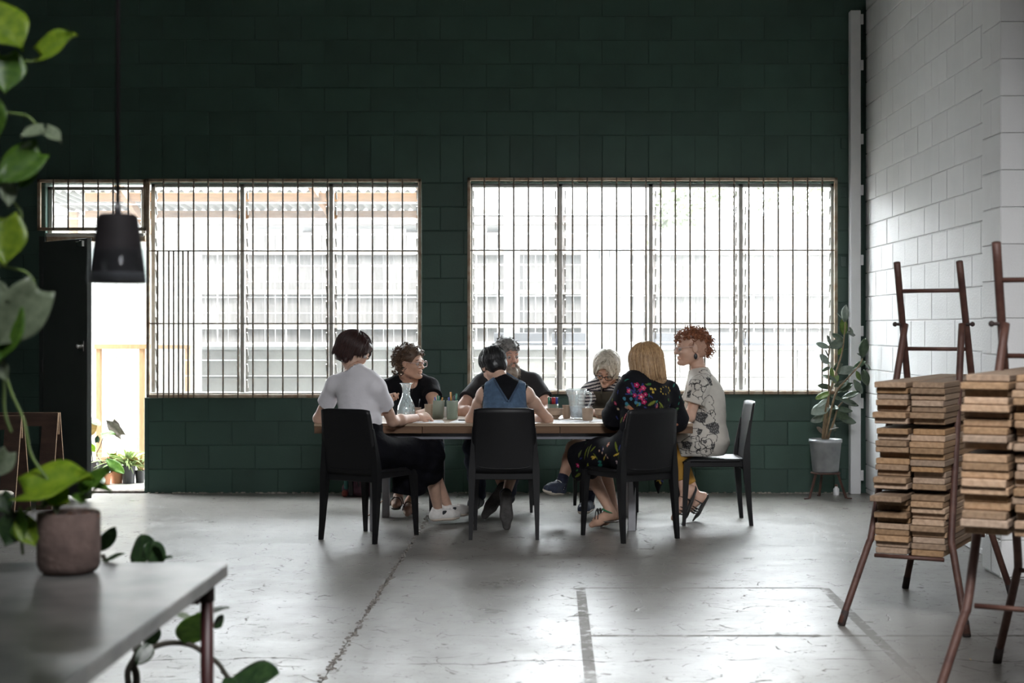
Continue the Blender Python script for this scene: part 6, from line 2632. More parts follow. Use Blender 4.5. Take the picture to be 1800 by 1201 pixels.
L_ochre = leaf_material('ochre_dry_leaf', (0.35, 0.22, 0.07), (0.5, 0.36, 0.14), trans=.3)
L_purple = leaf_material('purple_grey_leaf', (0.12, 0.10, 0.085), (0.22, 0.19, 0.16), trans=.2)
M_stem = mk('green_stem', (0.13, 0.20, 0.05), rough=0.5, var=0.2, scale=15)
M_wood = mk('woody_stem', (0.16, 0.11, 0.06), rough=0.8, var=0.3, scale=30, bump=0.3)
M_darkwood = mk('dark_woody_stem', (0.045, 0.04, 0.03), rough=0.8, var=0.3, scale=30, bump=0.3)

_lf = {}


def leaf_mesh(kind, m):
    """Unit leaf: base at the origin, tip along +Y at 1, upper side +Z."""
    key = (kind, m.name)
    if key in _lf:
        return _lf[key]
    pr = dict(heart=(0.40, 0.30, 0.10, 0.10), ellipse=(0.24, 0.12, 0.05, 0.0), lance=(0.13, 0.12, 0.20, 0.0), arrow=(0.36, 0.18, 0.06, 0.16), strap=(0.035, 0.01, 0.55, 0.0))[kind]
    W, fold, droop, lobe = pr

    def fn(u, v):
        x = (v - .5) * 2
        t = u
        if kind in ('heart', 'arrow'):
            w = W * (math.sin(math.pi * min(1, t * .80 + .16)) ** .8) * (1 - t ** 6)
            y = t - lobe * abs(x) ** 1.5 * max(0, 1 - t * 3.2)
        elif kind == 'strap':
            w = W * (1 - t ** 3) * (.5 + .5 * min(1, t * 6))
            y = t
        else:
            w = W * math.sin(math.pi * (t * .96 + .02)) ** .75
            y = t
        z = fold * W * abs(x) ** 1.2 * (1 if kind != 'ellipse' else .8) - droop * t * t
        if kind == 'strap':
            y = t * (1 - .25 * t)
        return (x * w, y, z + .01 * math.sin(t * 9) * x)
    n = 12 if kind != 'strap' else 8
    me = MB().sheet(fn, n, 6 if kind != 'strap' else 2, 0.006 if kind != 'strap' else .003).mesh('leaf', m, smooth=True)
    _lf[key] = me
    return me


def put_leaf(parent, kind, m, base, tip, normal=(0, 0, 1), width=1.0, name='leaf'):
    base, tip = V(base), V(tip)
    y = (tip - base)
    L_ = y.length
    y = y.normalized()
    n = V(normal)
    n = (n - y * n.dot(y))
    n = n.normalized() if n.length > 1e-3 else y.orthogonal().normalized()
    x = y.cross(n).normalized()
    o = link(name, leaf_mesh(kind, m), parent)
    M4 = Matrix((x * (L_ * width), y * L_, n * L_)).transposed().to_4x4()
    M4.translation = base - root_offset(parent)
    o.matrix_basis = M4
    return o


# ---- rubber plant in a galvanised bucket on a rusty stand, by the corner post
GYp = 12.10
pc = P(1451, 875, GYp)
M_galv = mk('dull_galvanised_zinc', (0.36, 0.37, 0.38), rough=0.42, var=0.22, scale=9, metallic=0.55, bump=0.05)
st = empty('plant_stand', (pc.x, GYp, 0), label='rusty three legged metal plant stand under the galvanised bucket', cat='plant stand')
zb = P(0, 830, GYp).z
MB().lathe([(0.0, zb - .012), (.115, zb - .012), (.118, zb - .006), (.115, zb), (0, zb)], (pc.x, GYp, 0), 24).build('stand_plate', M_rust, st)
for k, (dx, dy) in enumerate(((-.115, -.04), (.135, -.02), (-.02, .12))):
    a = V((pc.x + dx * .7, GYp + dy * .7, zb - .012))
    f = V((pc.x + dx * 1.18, GYp + dy * 1.2, .006))
    w_ = MB()
    w_.tube([a, f], .011, 6)
    w_.tube([f, f + V((dx, dy, 0)).normalized() * .045 - V((0, 0, .002))], .005, 6)
    w_.build('leg', M_rust, st)
zt_ = P(0, 772, GYp).z
bk = empty('rubber_plant', (pc.x, GYp, zb), label='tall rubber plant in a galvanised bucket in the room corner', cat='potted plant')
MB().lathe([(0, zb + .001), (.098, zb + .001), (.103, zb + .008), (.124, zt_ - .03), (.131, zt_ - .026), (.131, zt_), (.124, zt_), (.118, zt_ - .03), (.1, zb + .02)], (pc.x, GYp, 0), 32).build('bucket', M_galv, bk, smooth=True)
MB().lathe([(0, zt_ - .03), (.119, zt_ - .032)], (pc.x, GYp, 0), 24).build('soil', M_soil, bk)
stems = [[(1446, 772), (1450, 730), (1456, 700), (1468, 660), (1480, 620), (1484, 590), (1486, 565)], [(1452, 772), (1458, 735), (1470, 690), (1490, 665), (1512, 640), (1520, 615)], [(1448, 772), (1455, 720), (1457, 680), (1456, 640), (1458, 605)],
         [(1455, 772), (1466, 740), (1474, 715), (1490, 700)], [(1449, 772), (1453, 745), (1447, 752)]]
for k, s_ in enumerate(stems):
    pts = chain([P(x, y, GYp + .02 * (k - 2)) for x, y in s_], 5)
    MB().tube(pts, [.010 * (1 - .6 * i / len(pts)) for i in range(len(pts))], 6).build('stem', M_wood, bk, smooth=True)
# leaves: base px, tip px, material
rl = [(1484, 566, 1473, 552, 'p'), (1484, 566, 1487, 540, 'p'), (1484, 590, 1482, 562, 'g'), (1488, 585, 1502, 588, 'd'), (1492, 575, 1500, 590, 'd'), (1484, 600, 1465, 588, 'd'), (1482, 612, 1474, 622, 'g'), (1480, 600, 1462, 610, 'd'),
      (1460, 608, 1455, 592, 'd'), (1458, 612, 1437, 604, 'p'), (1457, 630, 1452, 618, 'd'), (1457, 640, 1443, 625, 'p'), (1458, 645, 1447, 652, 'd'), (1466, 645, 1480, 640, 'd'), (1464, 648, 1485, 655, 'd'), (1468, 655, 1502, 648, 'p'),
      (1500, 648, 1520, 635, 'd'), (1505, 652, 1512, 668, 'g'), (1516, 630, 1520, 598, 'd'), (1520, 628, 1508, 622, 'd'), (1520, 640, 1530, 648, 'd'), (1518, 650, 1524, 675, 'd'), (1468, 668, 1448, 660, 'd'), (1462, 668, 1462, 648, 'g'), (1466, 680, 1484, 670, 'd'),
      (1470, 690, 1496, 675, 'd'), (1462, 682, 1440, 678, 'd'), (1460, 690, 1436, 700, 'g'), (1458, 697, 1478, 700, 'd'), (1480, 700, 1508, 690, 'd'), (1476, 702, 1506, 712, 'd'), (1458, 712, 1430, 726, 'p'), (1456, 702, 1438, 714, 'p'), (1458, 715, 1472, 718, 'p'),
      (1455, 730, 1428, 740, 'p'), (1466, 725, 1490, 735, 'd'), (1462, 735, 1464, 712, 'd'), (1474, 735, 1502, 742, 'd'), (1470, 720, 1496, 722, 'd'), (1452, 725, 1450, 745, 'g'), (1464, 742, 1468, 758, 'd'), (1458, 755, 1472, 752, 'w'), (1448, 762, 1437, 752, 'w'),
      (1500, 668, 1515, 690, 'd'), (1490, 668, 1478, 682, 'd'), (1474, 660, 1466, 672, 'g'), (1458, 660, 1470, 672, 'd')]
rr_ = rng(8)
for x0, y0, x1, y1, c in rl:
    m = dict(d=L_rubber, p=L_rubberpale, g=L_rubbergreen, w=L_purple)[c]
    yy = GYp + rr_.uniform(-.06, .06)
    b_, t_ = P(x0, y0, yy), P(x1, y1, yy - rr_.uniform(-.05, .08))
    t_ = b_ + (t_ - b_) * 1.12
    put_leaf(bk, 'ellipse', m, b_, t_, (rr_.uniform(-.5, .5), -.75, rr_.uniform(.3, .9)), rr_.uniform(.9, 1.25))

# small white bottle on the floor behind the stand
wb = P(1470, 866, 12.3)
bo = empty('white_bottle', (wb.x, 12.3, 0), label='small white plastic bottle on the floor behind the plant stand', cat='bottle')
MB().lathe([(0, 0.001), (.022, .001), (.024, .01), (.024, .055), (.012, .068), (.011, .075), (0, .075)], (wb.x, 12.3, 0), 16).build('bottle_body', M_whitemetal, bo, smooth=True)
MB().lathe([(.0125, .0755), (.0125, .09), (0, .091)], (wb.x, 12.3, 0), 12).build('cap', S_brown, bo, smooth=True)

# ---- potted plants outside the door


def pot(px, pyb, y, r0, r1, h, m, label, name='plant_pot', z0=None, rim=True, group='plant pots outside the open door', soil=True):
    q = P(px, pyb, y)
    z = -0.014 if z0 is None else z0
    root = empty(name, (q.x, y, z), label=label, cat='plant pot', group=group)
    pr = [(0, z), (r0, z), (r0 + (r1 - r0) * .82, z + h * .82)]
    pr += [(r1 * 1.06, z + h * .82), (r1 * 1.08, z + h), (r1 * .95, z + h), (r1 * .9, z + h * .85)] if rim else [(r1, z + h), (r1 * .93, z + h), (r1 * .9, z + h * .85)]
    MB().lathe(pr, (q.x, y, 0), 24).build('pot', m, root, smooth=False, auto=40)
    MB().lathe([(0, z + h * .88), (r1 * .92, z + h * .86)], (q.x, y, 0), 20).build('soil', M_soil, root)
    return root, V((q.x, y, z + h * .87))


p_a, t_a = pot(184, 846, 13.30, .045, .056, .10, M_terra, 'small orange terracotta pot by the striped gourd outside the door')
p_b, t_b = pot(182, 828, 13.36, .045, .056, .09, M_blackpot, 'black nursery pot set in the terracotta pot by the gourd', z0=t_a.z + .004)
p_c, t_c = pot(205, 845, 13.42, .048, .054, .13, M_terra, 'tan clay pot under the wide clay bowl outside the door', rim=False)
p_d, t_d = pot(198, 815, 13.45, .06, .115, .085, M_terra, 'wide shallow clay bowl on top of the tan clay pot', z0=t_c.z + .02)
p_e, t_e = pot(226, 843, 13.40, .05, .060, .155, M_blackpot, 'black plastic pot holding the spider plant outside the door', rim=False)
p_f, t_f = pot(246, 843, 13.45, .035, .045, .11, M_blackpot, 'small black pot at the right edge of the doorway', rim=False)
p_g, t_g = pot(163, 835, 13.75, .07, .085, .16, M_blackpot, 'dark pot half hidden by the open door leaf')
rs = rng(77)
for k in range(95):                                    # spider plant
    a = rs.uniform(0, 6.283)
    L_ = rs.uniform(.18, .40)
    d = V((math.cos(a) * .8, math.sin(a) * .6, rs.uniform(.3, 1.5))).normalized()
    put_leaf(p_e, 'strap', L_spider, t_e + V((rs.gauss(0, .012), rs.gauss(0, .012), 0)), t_e + d * L_, V((-d.x, -d.y, .5)), rs.uniform(.8, 1.3))
for k in range(26):
    a = rs.uniform(0, 6.283)
    d = V((math.cos(a) * .5, math.sin(a) * .5, rs.uniform(.8, 2))).normalized()
    put_leaf(p_f, 'strap', L_ochre if k % 3 else L_spider, t_f + V((rs.gauss(0, .01), rs.gauss(0, .01), 0)), t_f + d * rs.uniform(.16, .36), V((-d.x, -d.y, .5)), rs.uniform(1, 1.8))
MB().tube(chain([t_b, P(170, 800, 13.3), P(176, 785, 13.3), P(181, 770, 13.3)], 5), .004, 5).build('stem', M_darkwood, p_b)
put_leaf(p_b, 'heart', L_pothos, P(178, 767, 13.3), P(203, 762, 13.25), (0, -.5, .8), .75)
put_leaf(p_b, 'heart', L_dark, P(171, 778, 13.3), P(172, 765, 13.3), (0, -1, .3), .9)
MB().tube(chain([t_b, P(172, 810, 13.2), P(186, 811, 13.15)], 5), .004, 5).build('stem', M_stem, p_b)
put_leaf(p_b, 'ellipse', L_pothos, P(187, 807, 13.15), P(218, 832, 13.1), (.3, -.8, .4), .95)
MB().tube(chain([t_d, P(212, 775, 13.45), P(206, 752, 13.42)], 5), .003, 5).build('stem', M_darkwood, p_d)
put_leaf(p_d, 'arrow', L_purple, P(213, 765, 13.42), P(186, 738, 13.40), (0, -1, .3), .7)
put_leaf(p_d, 'arrow', L_purple, P(205, 758, 13.45), P(201, 736, 13.40), (0, -1, .3), .9)
for k in range(12):
    a = rs.uniform(0, 6.28)
    d = V((math.cos(a), math.sin(a) * .6, rs.uniform(.2, .9))).normalized()
    put_leaf(p_d, 'ellipse', L_lime if k % 2 else L_ochre, t_d + V((rs.gauss(0, .03), rs.gauss(0, .03), 0)), t_d + d * rs.uniform(.05, .10), (0, 0, 1), 1.1)
MB().tube(chain([t_g, P(160, 770, 13.7), P(163, 742, 13.65)], 5), .005, 5).build('stem', M_darkwood, p_g)
put_leaf(p_g, 'ellipse', L_ochre, P(158, 738, 13.65), P(162, 765, 13.6), (.3, -1, .2), 1.5)
put_leaf(p_g, 'ellipse', L_greygreen, P(158, 735, 13.65), P(177, 748, 13.6), (.3, -.6, .8), 1.3)
put_leaf(p_g, 'ellipse', L_lime, P(160, 780, 13.6), P(166, 795, 13.6), (.3, -.8, .4), 1.3)
# striped gourd
gq = P(173, 852, 13.18)
gd = empty('striped_gourd', (gq.x, 13.18, -0.014), label='round dark green gourd with white stripes on the threshold outside the door', cat='gourd')
M_gourd = mk('striped_gourd_skin', (0.05, 0.09, 0.06), rough=0.35, scale=14, stretch=(3, 3, .5), col2=(0.42, 0.46, 0.40))
rings = []
for i in range(11):
    th_ = math.pi * i / 10
    ring = []
    for k in range(40):
        a = 2 * math.pi * k / 40
        r_ = .058 * math.sin(th_) * (1 + .06 * abs(math.cos(5 * a)))
        ring.append(V((gq.x + math.cos(a) * r_, 13.18 + math.sin(a) * r_, -.014 + .046 + .046 * -math.cos(th_) * (1 - .1 * abs(math.cos(th_)) ** 8))))
    rings.append(ring)
MB().loft(rings).build('gourd_body', M_gourd, gd, smooth=True)
MB().tube([(gq.x, 13.18, .072), (gq.x - .01, 13.17, .098)], [.008, .006], 6).build('stalk', M_wood, gd)

# ---- foreground bench with a planter, trailing pothos and a plant below
BZ = 0.75
M_zinc = mk('worn_zinc_bench_top', (0.13, 0.135, 0.13), rough=0.30, scale=5.5, col2=(0.36, 0.35, 0.335), metallic=0.5, detail=7.0, bump=0.06, bscale=9, stretch=(1, 1, 1))
M_redleg = mk('dark_red_steel', (0.040, 0.010, 0.010), rough=0.45, var=0.25, scale=12)
bench = empty('zinc_bench', (-1.5, 3.2, 0), label='zinc topped bench on dark red legs in the lower left foreground', cat='bench table')
MB().box((-2.35, 2.05, BZ - .004), (-.846, 3.985, BZ), .0015).build('bench_top', M_zinc, bench)
for a, b in (((-.851, 2.05, BZ - .036), (-.846, 3.985, BZ - .004)), ((-2.35, 3.98, BZ - .036), (-.851, 3.985, BZ - .004)), ((-2.35, 2.05, BZ - .036), (-.851, 2.055, BZ - .004))):
    MB().box(a, b, .001).build('top_lip', M_zinc, bench)
for x in (-.872, -2.3):
    for y in (3.86, 2.15):
        lg = MB()
        lg.tube([(x, y, 0), (x, y, BZ - .075)], .0165, 10)
        lg.build('leg', M_redleg, bench, smooth=True)
        MB().tube([(x, y, BZ - .078), (x, y, BZ - .037)], .019, 10).build('leg_cap', M_tip, bench, smooth=True)
MB().box((-2.3, 3.845, BZ - .085), (-.89, 3.875, BZ - .045), .002).build('bench_rail', M_redleg, bench)
MB().box((-.945, 2.16, BZ - .085), (-.915, 3.84, BZ - .045), .002).build('bench_rail', M_redleg, bench)

PY_ = 3.82
pq = P(121, 1000, PY_)
M_stonepot = mk('pitted_pink_grey_concrete', (0.17, 0.115, 0.10), rough=0.9, scale=22, col2=(0.10, 0.068, 0.06), bump=0.6, bscale=45)
planter = empty('concrete_planter', (pq.x, PY_, BZ), label='rough brown concrete cylinder planter on the zinc bench with pothos', cat='potted plant')
rp_ = .0765
MB().lathe([(0, BZ + .0005), (.058, BZ + .0005), (.070, BZ + .008), (rp_, BZ + .022), (rp_, BZ + .148), (rp_ - .003, BZ + .153), (rp_ - .011, BZ + .153), (rp_ - .013, BZ + .148), (rp_ - .014, BZ + .12)], (pq.x, PY_, 0), 40).build('pot', M_stonepot, planter, smooth=False, auto=35)
MB().lathe([(0, BZ + .140), (rp_ - .012, BZ + .136)], (pq.x, PY_, 0), 24).build('soil', M_soil, planter)
peb = MB()
for k in range(14):
    peb.sphere((pq.x + rs.gauss(0, .03), PY_ + rs.gauss(0, .03), BZ + .142), rs.uniform(.005, .010), 7, 5, (1, 1, .7))
peb.build('pebbles', M_terra, planter, smooth=True)
vines = [[(100, 890), (88, 850), (55, 800), (42, 740), (20, 690), (5, 640)], [(110, 888), (95, 872), (70, 858), (50, 862)], [(140, 885), (160, 868), (178, 850)], [(80, 892), (50, 895), (38, 925), (40, 975)]]
for s_ in vines:
    MB().tube(chain([P(x, y, PY_ - .02) for x, y in s_], 5), .0038, 6).build('vine', M_stem, planter, smooth=True)
for x0, y0, x1, y1, k, n, w in ((42, 868, 160, 834, 'l', (0.1, -.55, .8), 1.0), (88, 862, 122, 885, 'l', (.2, -.9, .3), 1.1), (150, 862, 198, 822, 'g', (0, -.7, .7), .7), (150, 865, 140, 845, 'g', (0, -1, .2), .7), (150, 880, 122, 872, 'g', (0, -.8, .5), .7), (150, 855, 196, 862, 'g', (0, -.3, 1), .6),
                                (32, 905, 8, 962, 'd', (.5, -.8, .3), 1.1), (30, 900, 40, 955, 'g', (-.3, -.9, .2), .9), (40, 918, 62, 962, 'l', (.3, -.9, .3), 1.0), (2, 870, 16, 905, 'd', (.2, -1, .2), 1.0), (86, 872, 72, 895, 'y', (.4, -.8, 0), .7), (96, 880, 100, 905, 'y', (.4, -.8, 0), .6), (14, 795, -10, 840, 'y', (.4, -.8, 0), 1.0)):
    m = dict(l=L_lime, g=L_pothos, d=L_dark, y=L_greygreen)[k]
    put_leaf(planter, 'heart', m, P(x0, y0, PY_ - .03), P(x1, y1, PY_ - .06), n, w)

# ---- pothos hanging from above at the left edge
HY = 3.5
hr = P(-30, -60, HY)
hang = empty('hanging_pothos', (hr.x, HY, CZ - .35), label='trailing pothos vine hanging down the left edge of the picture', cat='hanging plant')
MB().lathe([(0, CZ - .50), (.07, CZ - .50), (.09, CZ - .36), (.085, CZ - .36), (.066, CZ - .48)], (hr.x - .02, HY, 0), 20).build('hanging_pot', M_blackpot, hang)
MB().tube([(hr.x - .02, HY, CZ - .40), (hr.x - .02, HY, CZ)], .003, 5).build('hanger', M_tip, hang)
for s_ in ([(-26, -260), (-28, 10), (-22, 40), (-10, 62), (5, 72), (25, 62)], [(-26, 60), (5, 104), (30, 106), (55, 108), (73, 100)], [(-28, 100), (-20, 190), (5, 197), (45, 203), (60, 215), (75, 232)], [(-22, 190), (-20, 300), (-5, 318), (8, 320)], [(8, 330), (20, 350), (36, 372), (34, 385), (5, 384), (-20, 376)],
           [(-22, 300), (-24, 450), (5, 468), (40, 476), (58, 492), (62, 512)], [(-24, 450), (-20, 560), (5, 640), (8, 720), (20, 760)]):
    MB().tube(chain([P(x, y, HY) for x, y in s_], 5), .0032, 6).build('vine', M_stem, hang, smooth=True)
for x0, y0, x1, y1, k, n, w in ((-18, 25, 40, 86, 'l', (.5, -.8, .2), 1.2), (72, 98, 132, 58, 'l', (-.2, -.8, .5), 1.0), (5, 98, 8, 165, 'g', (.3, -.9, .1), 1.3), (78, 228, 36, 240, 'y', (.1, -.55, .8), 1.1), (80, 228, 108, 250, 'y', (-.2, -.5, .8), .7), (72, 270, -5, 322, 'g', (.1, -.8, .6), 1.1), (60, 300, 30, 332, 'g', (.2, -.9, .2), .7),
                                (12, 322, 15, 365, 'y', (.5, -.8, 0), .7), (5, 385, 8, 468, 'l', (.2, -1, .2), 1.2), (70, 510, -8, 610, 'y', (.35, -.8, .3), .9), (25, 548, -6, 640, 'g', (-.3, -.9, .2), 1.1), (-12, 500, 15, 530, 'y', (.3, -.8, .2), .7), (2, 640, 12, 670, 'y', (0, -1, 0), .8), (-22, 180, -5, 250, 'g', (0, -1, 0), 1)):
    m = dict(l=L_lime, g=L_pothos, d=L_dark, y=L_greygreen)[k]
    put_leaf(hang, 'heart', m, P(x0, y0, HY - .02), P(x1, y1, HY - .05), n, w)

# ---- leafy plant in a pot on the floor behind and under the bench
FYp = 4.25
fq = P(235, 1300, FYp)
fp = empty('floor_plant', (fq.x, FYp, 0), label='dark leaved plant with arching stems on the floor under the zinc bench', cat='potted plant')
MB().lathe([(0, .001), (.10, .001), (.14, .24), (.147, .24), (.147, .27), (.135, .27), (.125, .2)], (fq.x, FYp, 0), 28).build('pot', M_blackpot, fp, smooth=False, auto=40)
MB().lathe([(0, .235), (.13, .23)], (fq.x, FYp, 0), 20).build('soil', M_soil, fp)
top = V((fq.x, FYp, .235))
for s_, r_ in (([(225, 1180), (245, 1150), (268, 1138), (300, 1130), (335, 1134), (362, 1150), (385, 1168), (402, 1192), (430, 1205)], .010), ([(240, 1190), (235, 1165), (245, 1140)], .013), ([(318, 1110), (340, 1092), (352, 1085), (375, 1076), (400, 1067)], .005)):
    pts = [P(x, y, FYp) for x, y in s_]
    if r_ >= .010:
        pts = [top + (pts[0] - top) * .0, top.lerp(pts[0], .6)] + pts
    MB().tube(chain(pts, 5), [r_ * (1 - .4 * i / (len(chain(pts, 5)))) for i in range(len(chain(pts, 5)))], 7).build('stem', M_darkwood, fp, smooth=True)
for x0, y0, x1, y1, k, n, w in ((330, 1132, 352, 1080, 'g', (.5, -.8, .1), 1.2), (262, 1136, 268, 1095, 'd', (.3, -.9, .3), .8), (268, 1130, 240, 1168, 'd', (.2, -.9, .3), .8), (405, 1198, 488, 1182, 'd', (0, -.55, .85), 1.0), (398, 1190, 410, 1215, 'd', (.3, -.8, .3), .9), (340, 1088, 310, 1080, 'y', (0, -.6, .8), .8), (345, 1080, 402, 1066, 'd', (0, -.2, 1), .5),
                                (382, 1085, 388, 1102, 'd', (0, -1, 0), 1.0), (230, 985, 268, 950, 'd', (-.2, -.8, .5), 1.1), (290, 985, 255, 958, 'd', (.2, -.8, .4), 1.0), (262, 985, 280, 965, 'd', (.3, -.9, .2), 1.1), (176, 968, 202, 928, 'd', (.4, -.9, 0), .55), (180, 988, 218, 972, 'd', (0, -.5, .8), .4), (280, 982, 302, 980, 'd', (0, -.4, .9), .6)):
    m = dict(l=L_lime, g=L_pothos, d=L_dark, y=L_greygreen)[k]
    put_leaf(fp, 'ellipse', m, P(x0, y0, FYp), P(x1, y1, FYp - .05), n, w * 1.6)
for s_ in ([(235, 1165), (262, 1060), (262, 985)], [(240, 1150), (205, 1030), (180, 975)]):
    MB().tube(chain([P(x, y, FYp + .02) for x, y in s_], 5), .006, 6).build('stem', M_darkwood, fp, smooth=True)
# ================================================================== sawhorses, lamp, bag and the things on the table
M_horse = mk('dark_stained_sawhorse_board', (0.050, 0.026, 0.018), rough=0.7, scale=5, stretch=(1, 1, 4), col2=(0.085, 0.045, 0.03), bump=0.15)
M_horseend = mk('raw_plywood_edge', (0.34, 0.22, 0.13), rough=0.8, scale=30, stretch=(1, 1, 5), col2=(0.22, 0.13, 0.07))


def sawhorse(x1, yc, label, h=.712, L_=.85):
    """Folded-board sawhorse: two A-shaped board frames meeting at the top; its right end at x1."""
    root = empty('sawhorse', (x1 - L_ / 2, yc, 0), label=label, cat='sawhorse', group='brown wooden sawhorses by the door')
    sp, t = .155, .018
    for s in (-1, 1):
        tilt = math.atan2(sp, h) * s
        Mx = Matrix.Rotation(-tilt, 3, 'X') if s < 0 else Matrix.Rotation(-tilt, 3, 'X')

        def q(x, d, z):
            # point on the sloping board plane: z up, y spreads away from the ridge
            y = yc + s * (sp * (1 - z / h) + .012) + s * d
            return V((x, y, z))

        def board(x0, x1_, z0, z1, nm):
            vs = [q(x0, 0, z0), q(x1_, 0, z0), q(x1_, 0, z1), q(x0, 0, z1), q(x0, t, z0), q(x1_, t, z0), q(x1_, t, z1), q(x0, t, z1)]
            fs = [(0, 1, 2, 3), (7, 6, 5, 4), (0, 4, 5, 1), (1, 5, 6, 2), (2, 6, 7, 3), (3, 7, 4, 0)]
            if s > 0:
                pass
            mb = MB()
            mb.add(vs, fs)
            mb.mi = [0, 0, 1, 1, 1, 1]
            o = mb.build(nm, [M_horse, M_horseend], root)
            return o
        board(x1 - L_, x1, h - .10, h, 'rail_board')
        board(x1 - .115, x1, 0, h - .10, 'leg_board')
        board(x1 - L_, x1 - L_ + .115, 0, h - .10, 'leg_board')
    for z0, z1 in ((h - .165, h - .005),):
        MB().box((x1 - .022, yc - .010, z0), (x1 - .002, yc + .010, z1), .002).build('end_block', M_horseend, root)
        MB().box((x1 - L_ + .002, yc - .010, z0), (x1 - L_ + .022, yc + .010, z1), .002).build('end_block', M_horseend, root)
    return root


sawhorse(wx(102) * 11.52 / BY, 11.55, 'brown wooden sawhorse standing closer to the open door')
sawhorse(wx(40) * 11.15 / BY, 11.15, 'brown wooden sawhorse in front of the other, mostly behind the planter vine')

# dark stool with pale seat at the left edge
sq = P(-6, 868, 10.6)
stl = empty('tub_stool', (sq.x, 10.6, 0), label='black tub stool with pale padded seat at the far left edge', cat='stool')
zs = sq.z
MB().lathe([(0, .002), (.08, .002), (.085, .02), (.10, zs * .55), (.115, zs - .03), (.118, zs - .012), (.0, zs - .012)], (sq.x, 10.6, 0), 28).build('stool_body', M_blackpot, stl, smooth=False, auto=40)
MB().lathe([(0, zs - .011), (.110, zs - .011), (.114, zs), (.100, zs + .012), (0, zs + .016)], (sq.x, 10.6, 0), 28).build('seat_pad', S_cream, stl, smooth=True)

# pendant lamp hanging in the foreground
LY = 3.8
lq = P(207, 440, LY)
k_ = LY / F
lamp = empty('pendant_lamp', (lq.x, LY, P(0, 500, LY).z), label='dark conical pendant lamp with glass rim hanging in the foreground', cat='pendant lamp')
z1, z0 = P(0, 377, LY).z, P(0, 498, LY).z
M_lampdark = mk('dark_brown_spun_metal', (0.012, 0.010, 0.011), spec=.2, rough=0.7, var=0.2, scale=20)
M_lampband = mk('charcoal_rim_band', (0.05, 0.048, 0.052), rough=0.4, var=0.2, scale=20)
r1, r0 = 34 * k_, 49 * k_
MB().lathe([(0, z1), (r1 * .86, z1), (r1, z1 - .006), (r0 * .955, z0 + .028), (r0 * .93, z0 + .028), (r1 * .9, z1 - .012), (0, z1 - .010)], (lq.x, LY, 0), 40).build('shade', M_lampdark, lamp, smooth=False, auto=35)
MB().lathe([(r0 * .957, z0 + .0275), (r0, z0), (r0 * .97, z0), (r0 * .93, z0 + .0275)], (lq.x, LY, 0), 40).build('rim_band', M_lampband, lamp, smooth=True)
M_glassrim = glass_mat('pale_glass_collar', tint=(.90, .92, .93), haze=.03, gloss=.012)
MB().lathe([(r0 * .99, z1 - .085), (r0 * 1.10, z0 + .002), (r0 * 1.075, z0 + .002), (r0 * .965, z1 - .085)], (lq.x, LY, 0), 40).build('glass_collar', M_glassrim, lamp, smooth=True)
MB().tube([(lq.x, LY, z1 - .001), (lq.x, LY, z1 + .03)], [.009, .007], 10).build('cord_grip', M_lampband, lamp, smooth=True)
MB().tube([(lq.x, LY, z1 + .028), (lq.x, LY, CZ)], .0055, 8).build('cord', M_lampdark, lamp, smooth=True)
MB().sphere((lq.x, LY, z0 + .06), .026, 14, 10).build('bulb', M_whitemetal, lamp, smooth=True)

# backpack on the floor by the green wall
bq = P(630, 868, 12.28)
bp = empty('backpack', (bq.x, 12.28, 0), label='mauve and black backpack on the floor against the green wall', cat='bag')
M_mauve = mk('mauve_nylon', (0.13, 0.055, 0.075), rough=0.7, var=0.15, scale=25, bump=0.3)
M_teal = mk('teal_nylon', (0.06, 0.20, 0.18), rough=0.7, var=0.15, scale=25)
M_coral = mk('coral_tag', (0.35, 0.09, 0.07), rough=0.7, var=0.1)
Fg = field_around([V((bq.x, 12.28, .15))], .26, .007)
Fg.ell(V((bq.x + .02, 12.28, .13)), (.115, .085, .17), None, .03)
Fg.cone(V((bq.x - .07, 12.26, .06)), V((bq.x + .10, 12.26, .06)), .06, .06, .03)
Fg.cut(V((0, 0, .002)), V((0, 0, -1)))
vs, fc = Fg.nets()
link('bag_body', np_mesh('bag_body', [(vs, fc, 0)], M_mauve, bp.location), bp)
MB().box((bq.x - .062, 12.165, .01), (bq.x - .032, 12.20, .26), .006).build('strap', M_blackpot, bp)
MB().box((bq.x - .105, 12.19, .06), (bq.x - .070, 12.22, .20), .01).build('side_pocket', M_teal, bp)
MB().box((bq.x - .122, 12.19, .002), (bq.x - .078, 12.225, .055), .012).build('tag', M_coral, bp)
MB().tube(chain([(bq.x + .01, 12.17, .17), (bq.x + .015, 12.155, .12), (bq.x + .02, 12.16, .09)], 4), .014, 6, sy=.4).build('zip_pull', M_blackpot, bp, smooth=True)

# brown cord trailing from the table leg
co_ = MB().tube(chain([P(672, 880, 10.86), P(662, 893, 10.8), P(652, 903, 10.72), (P(646, 909, 10.95).x, 10.95, .004), (P(640, 909, 11.0).x, 11.05, .004)], 5), .0035, 6).build('power_cord', mk('tan_cord', (.30, .16, .06), rough=.6), None, smooth=True)
tag(co_, 'thin tan cord trailing from the table leg to the floor', 'cord')

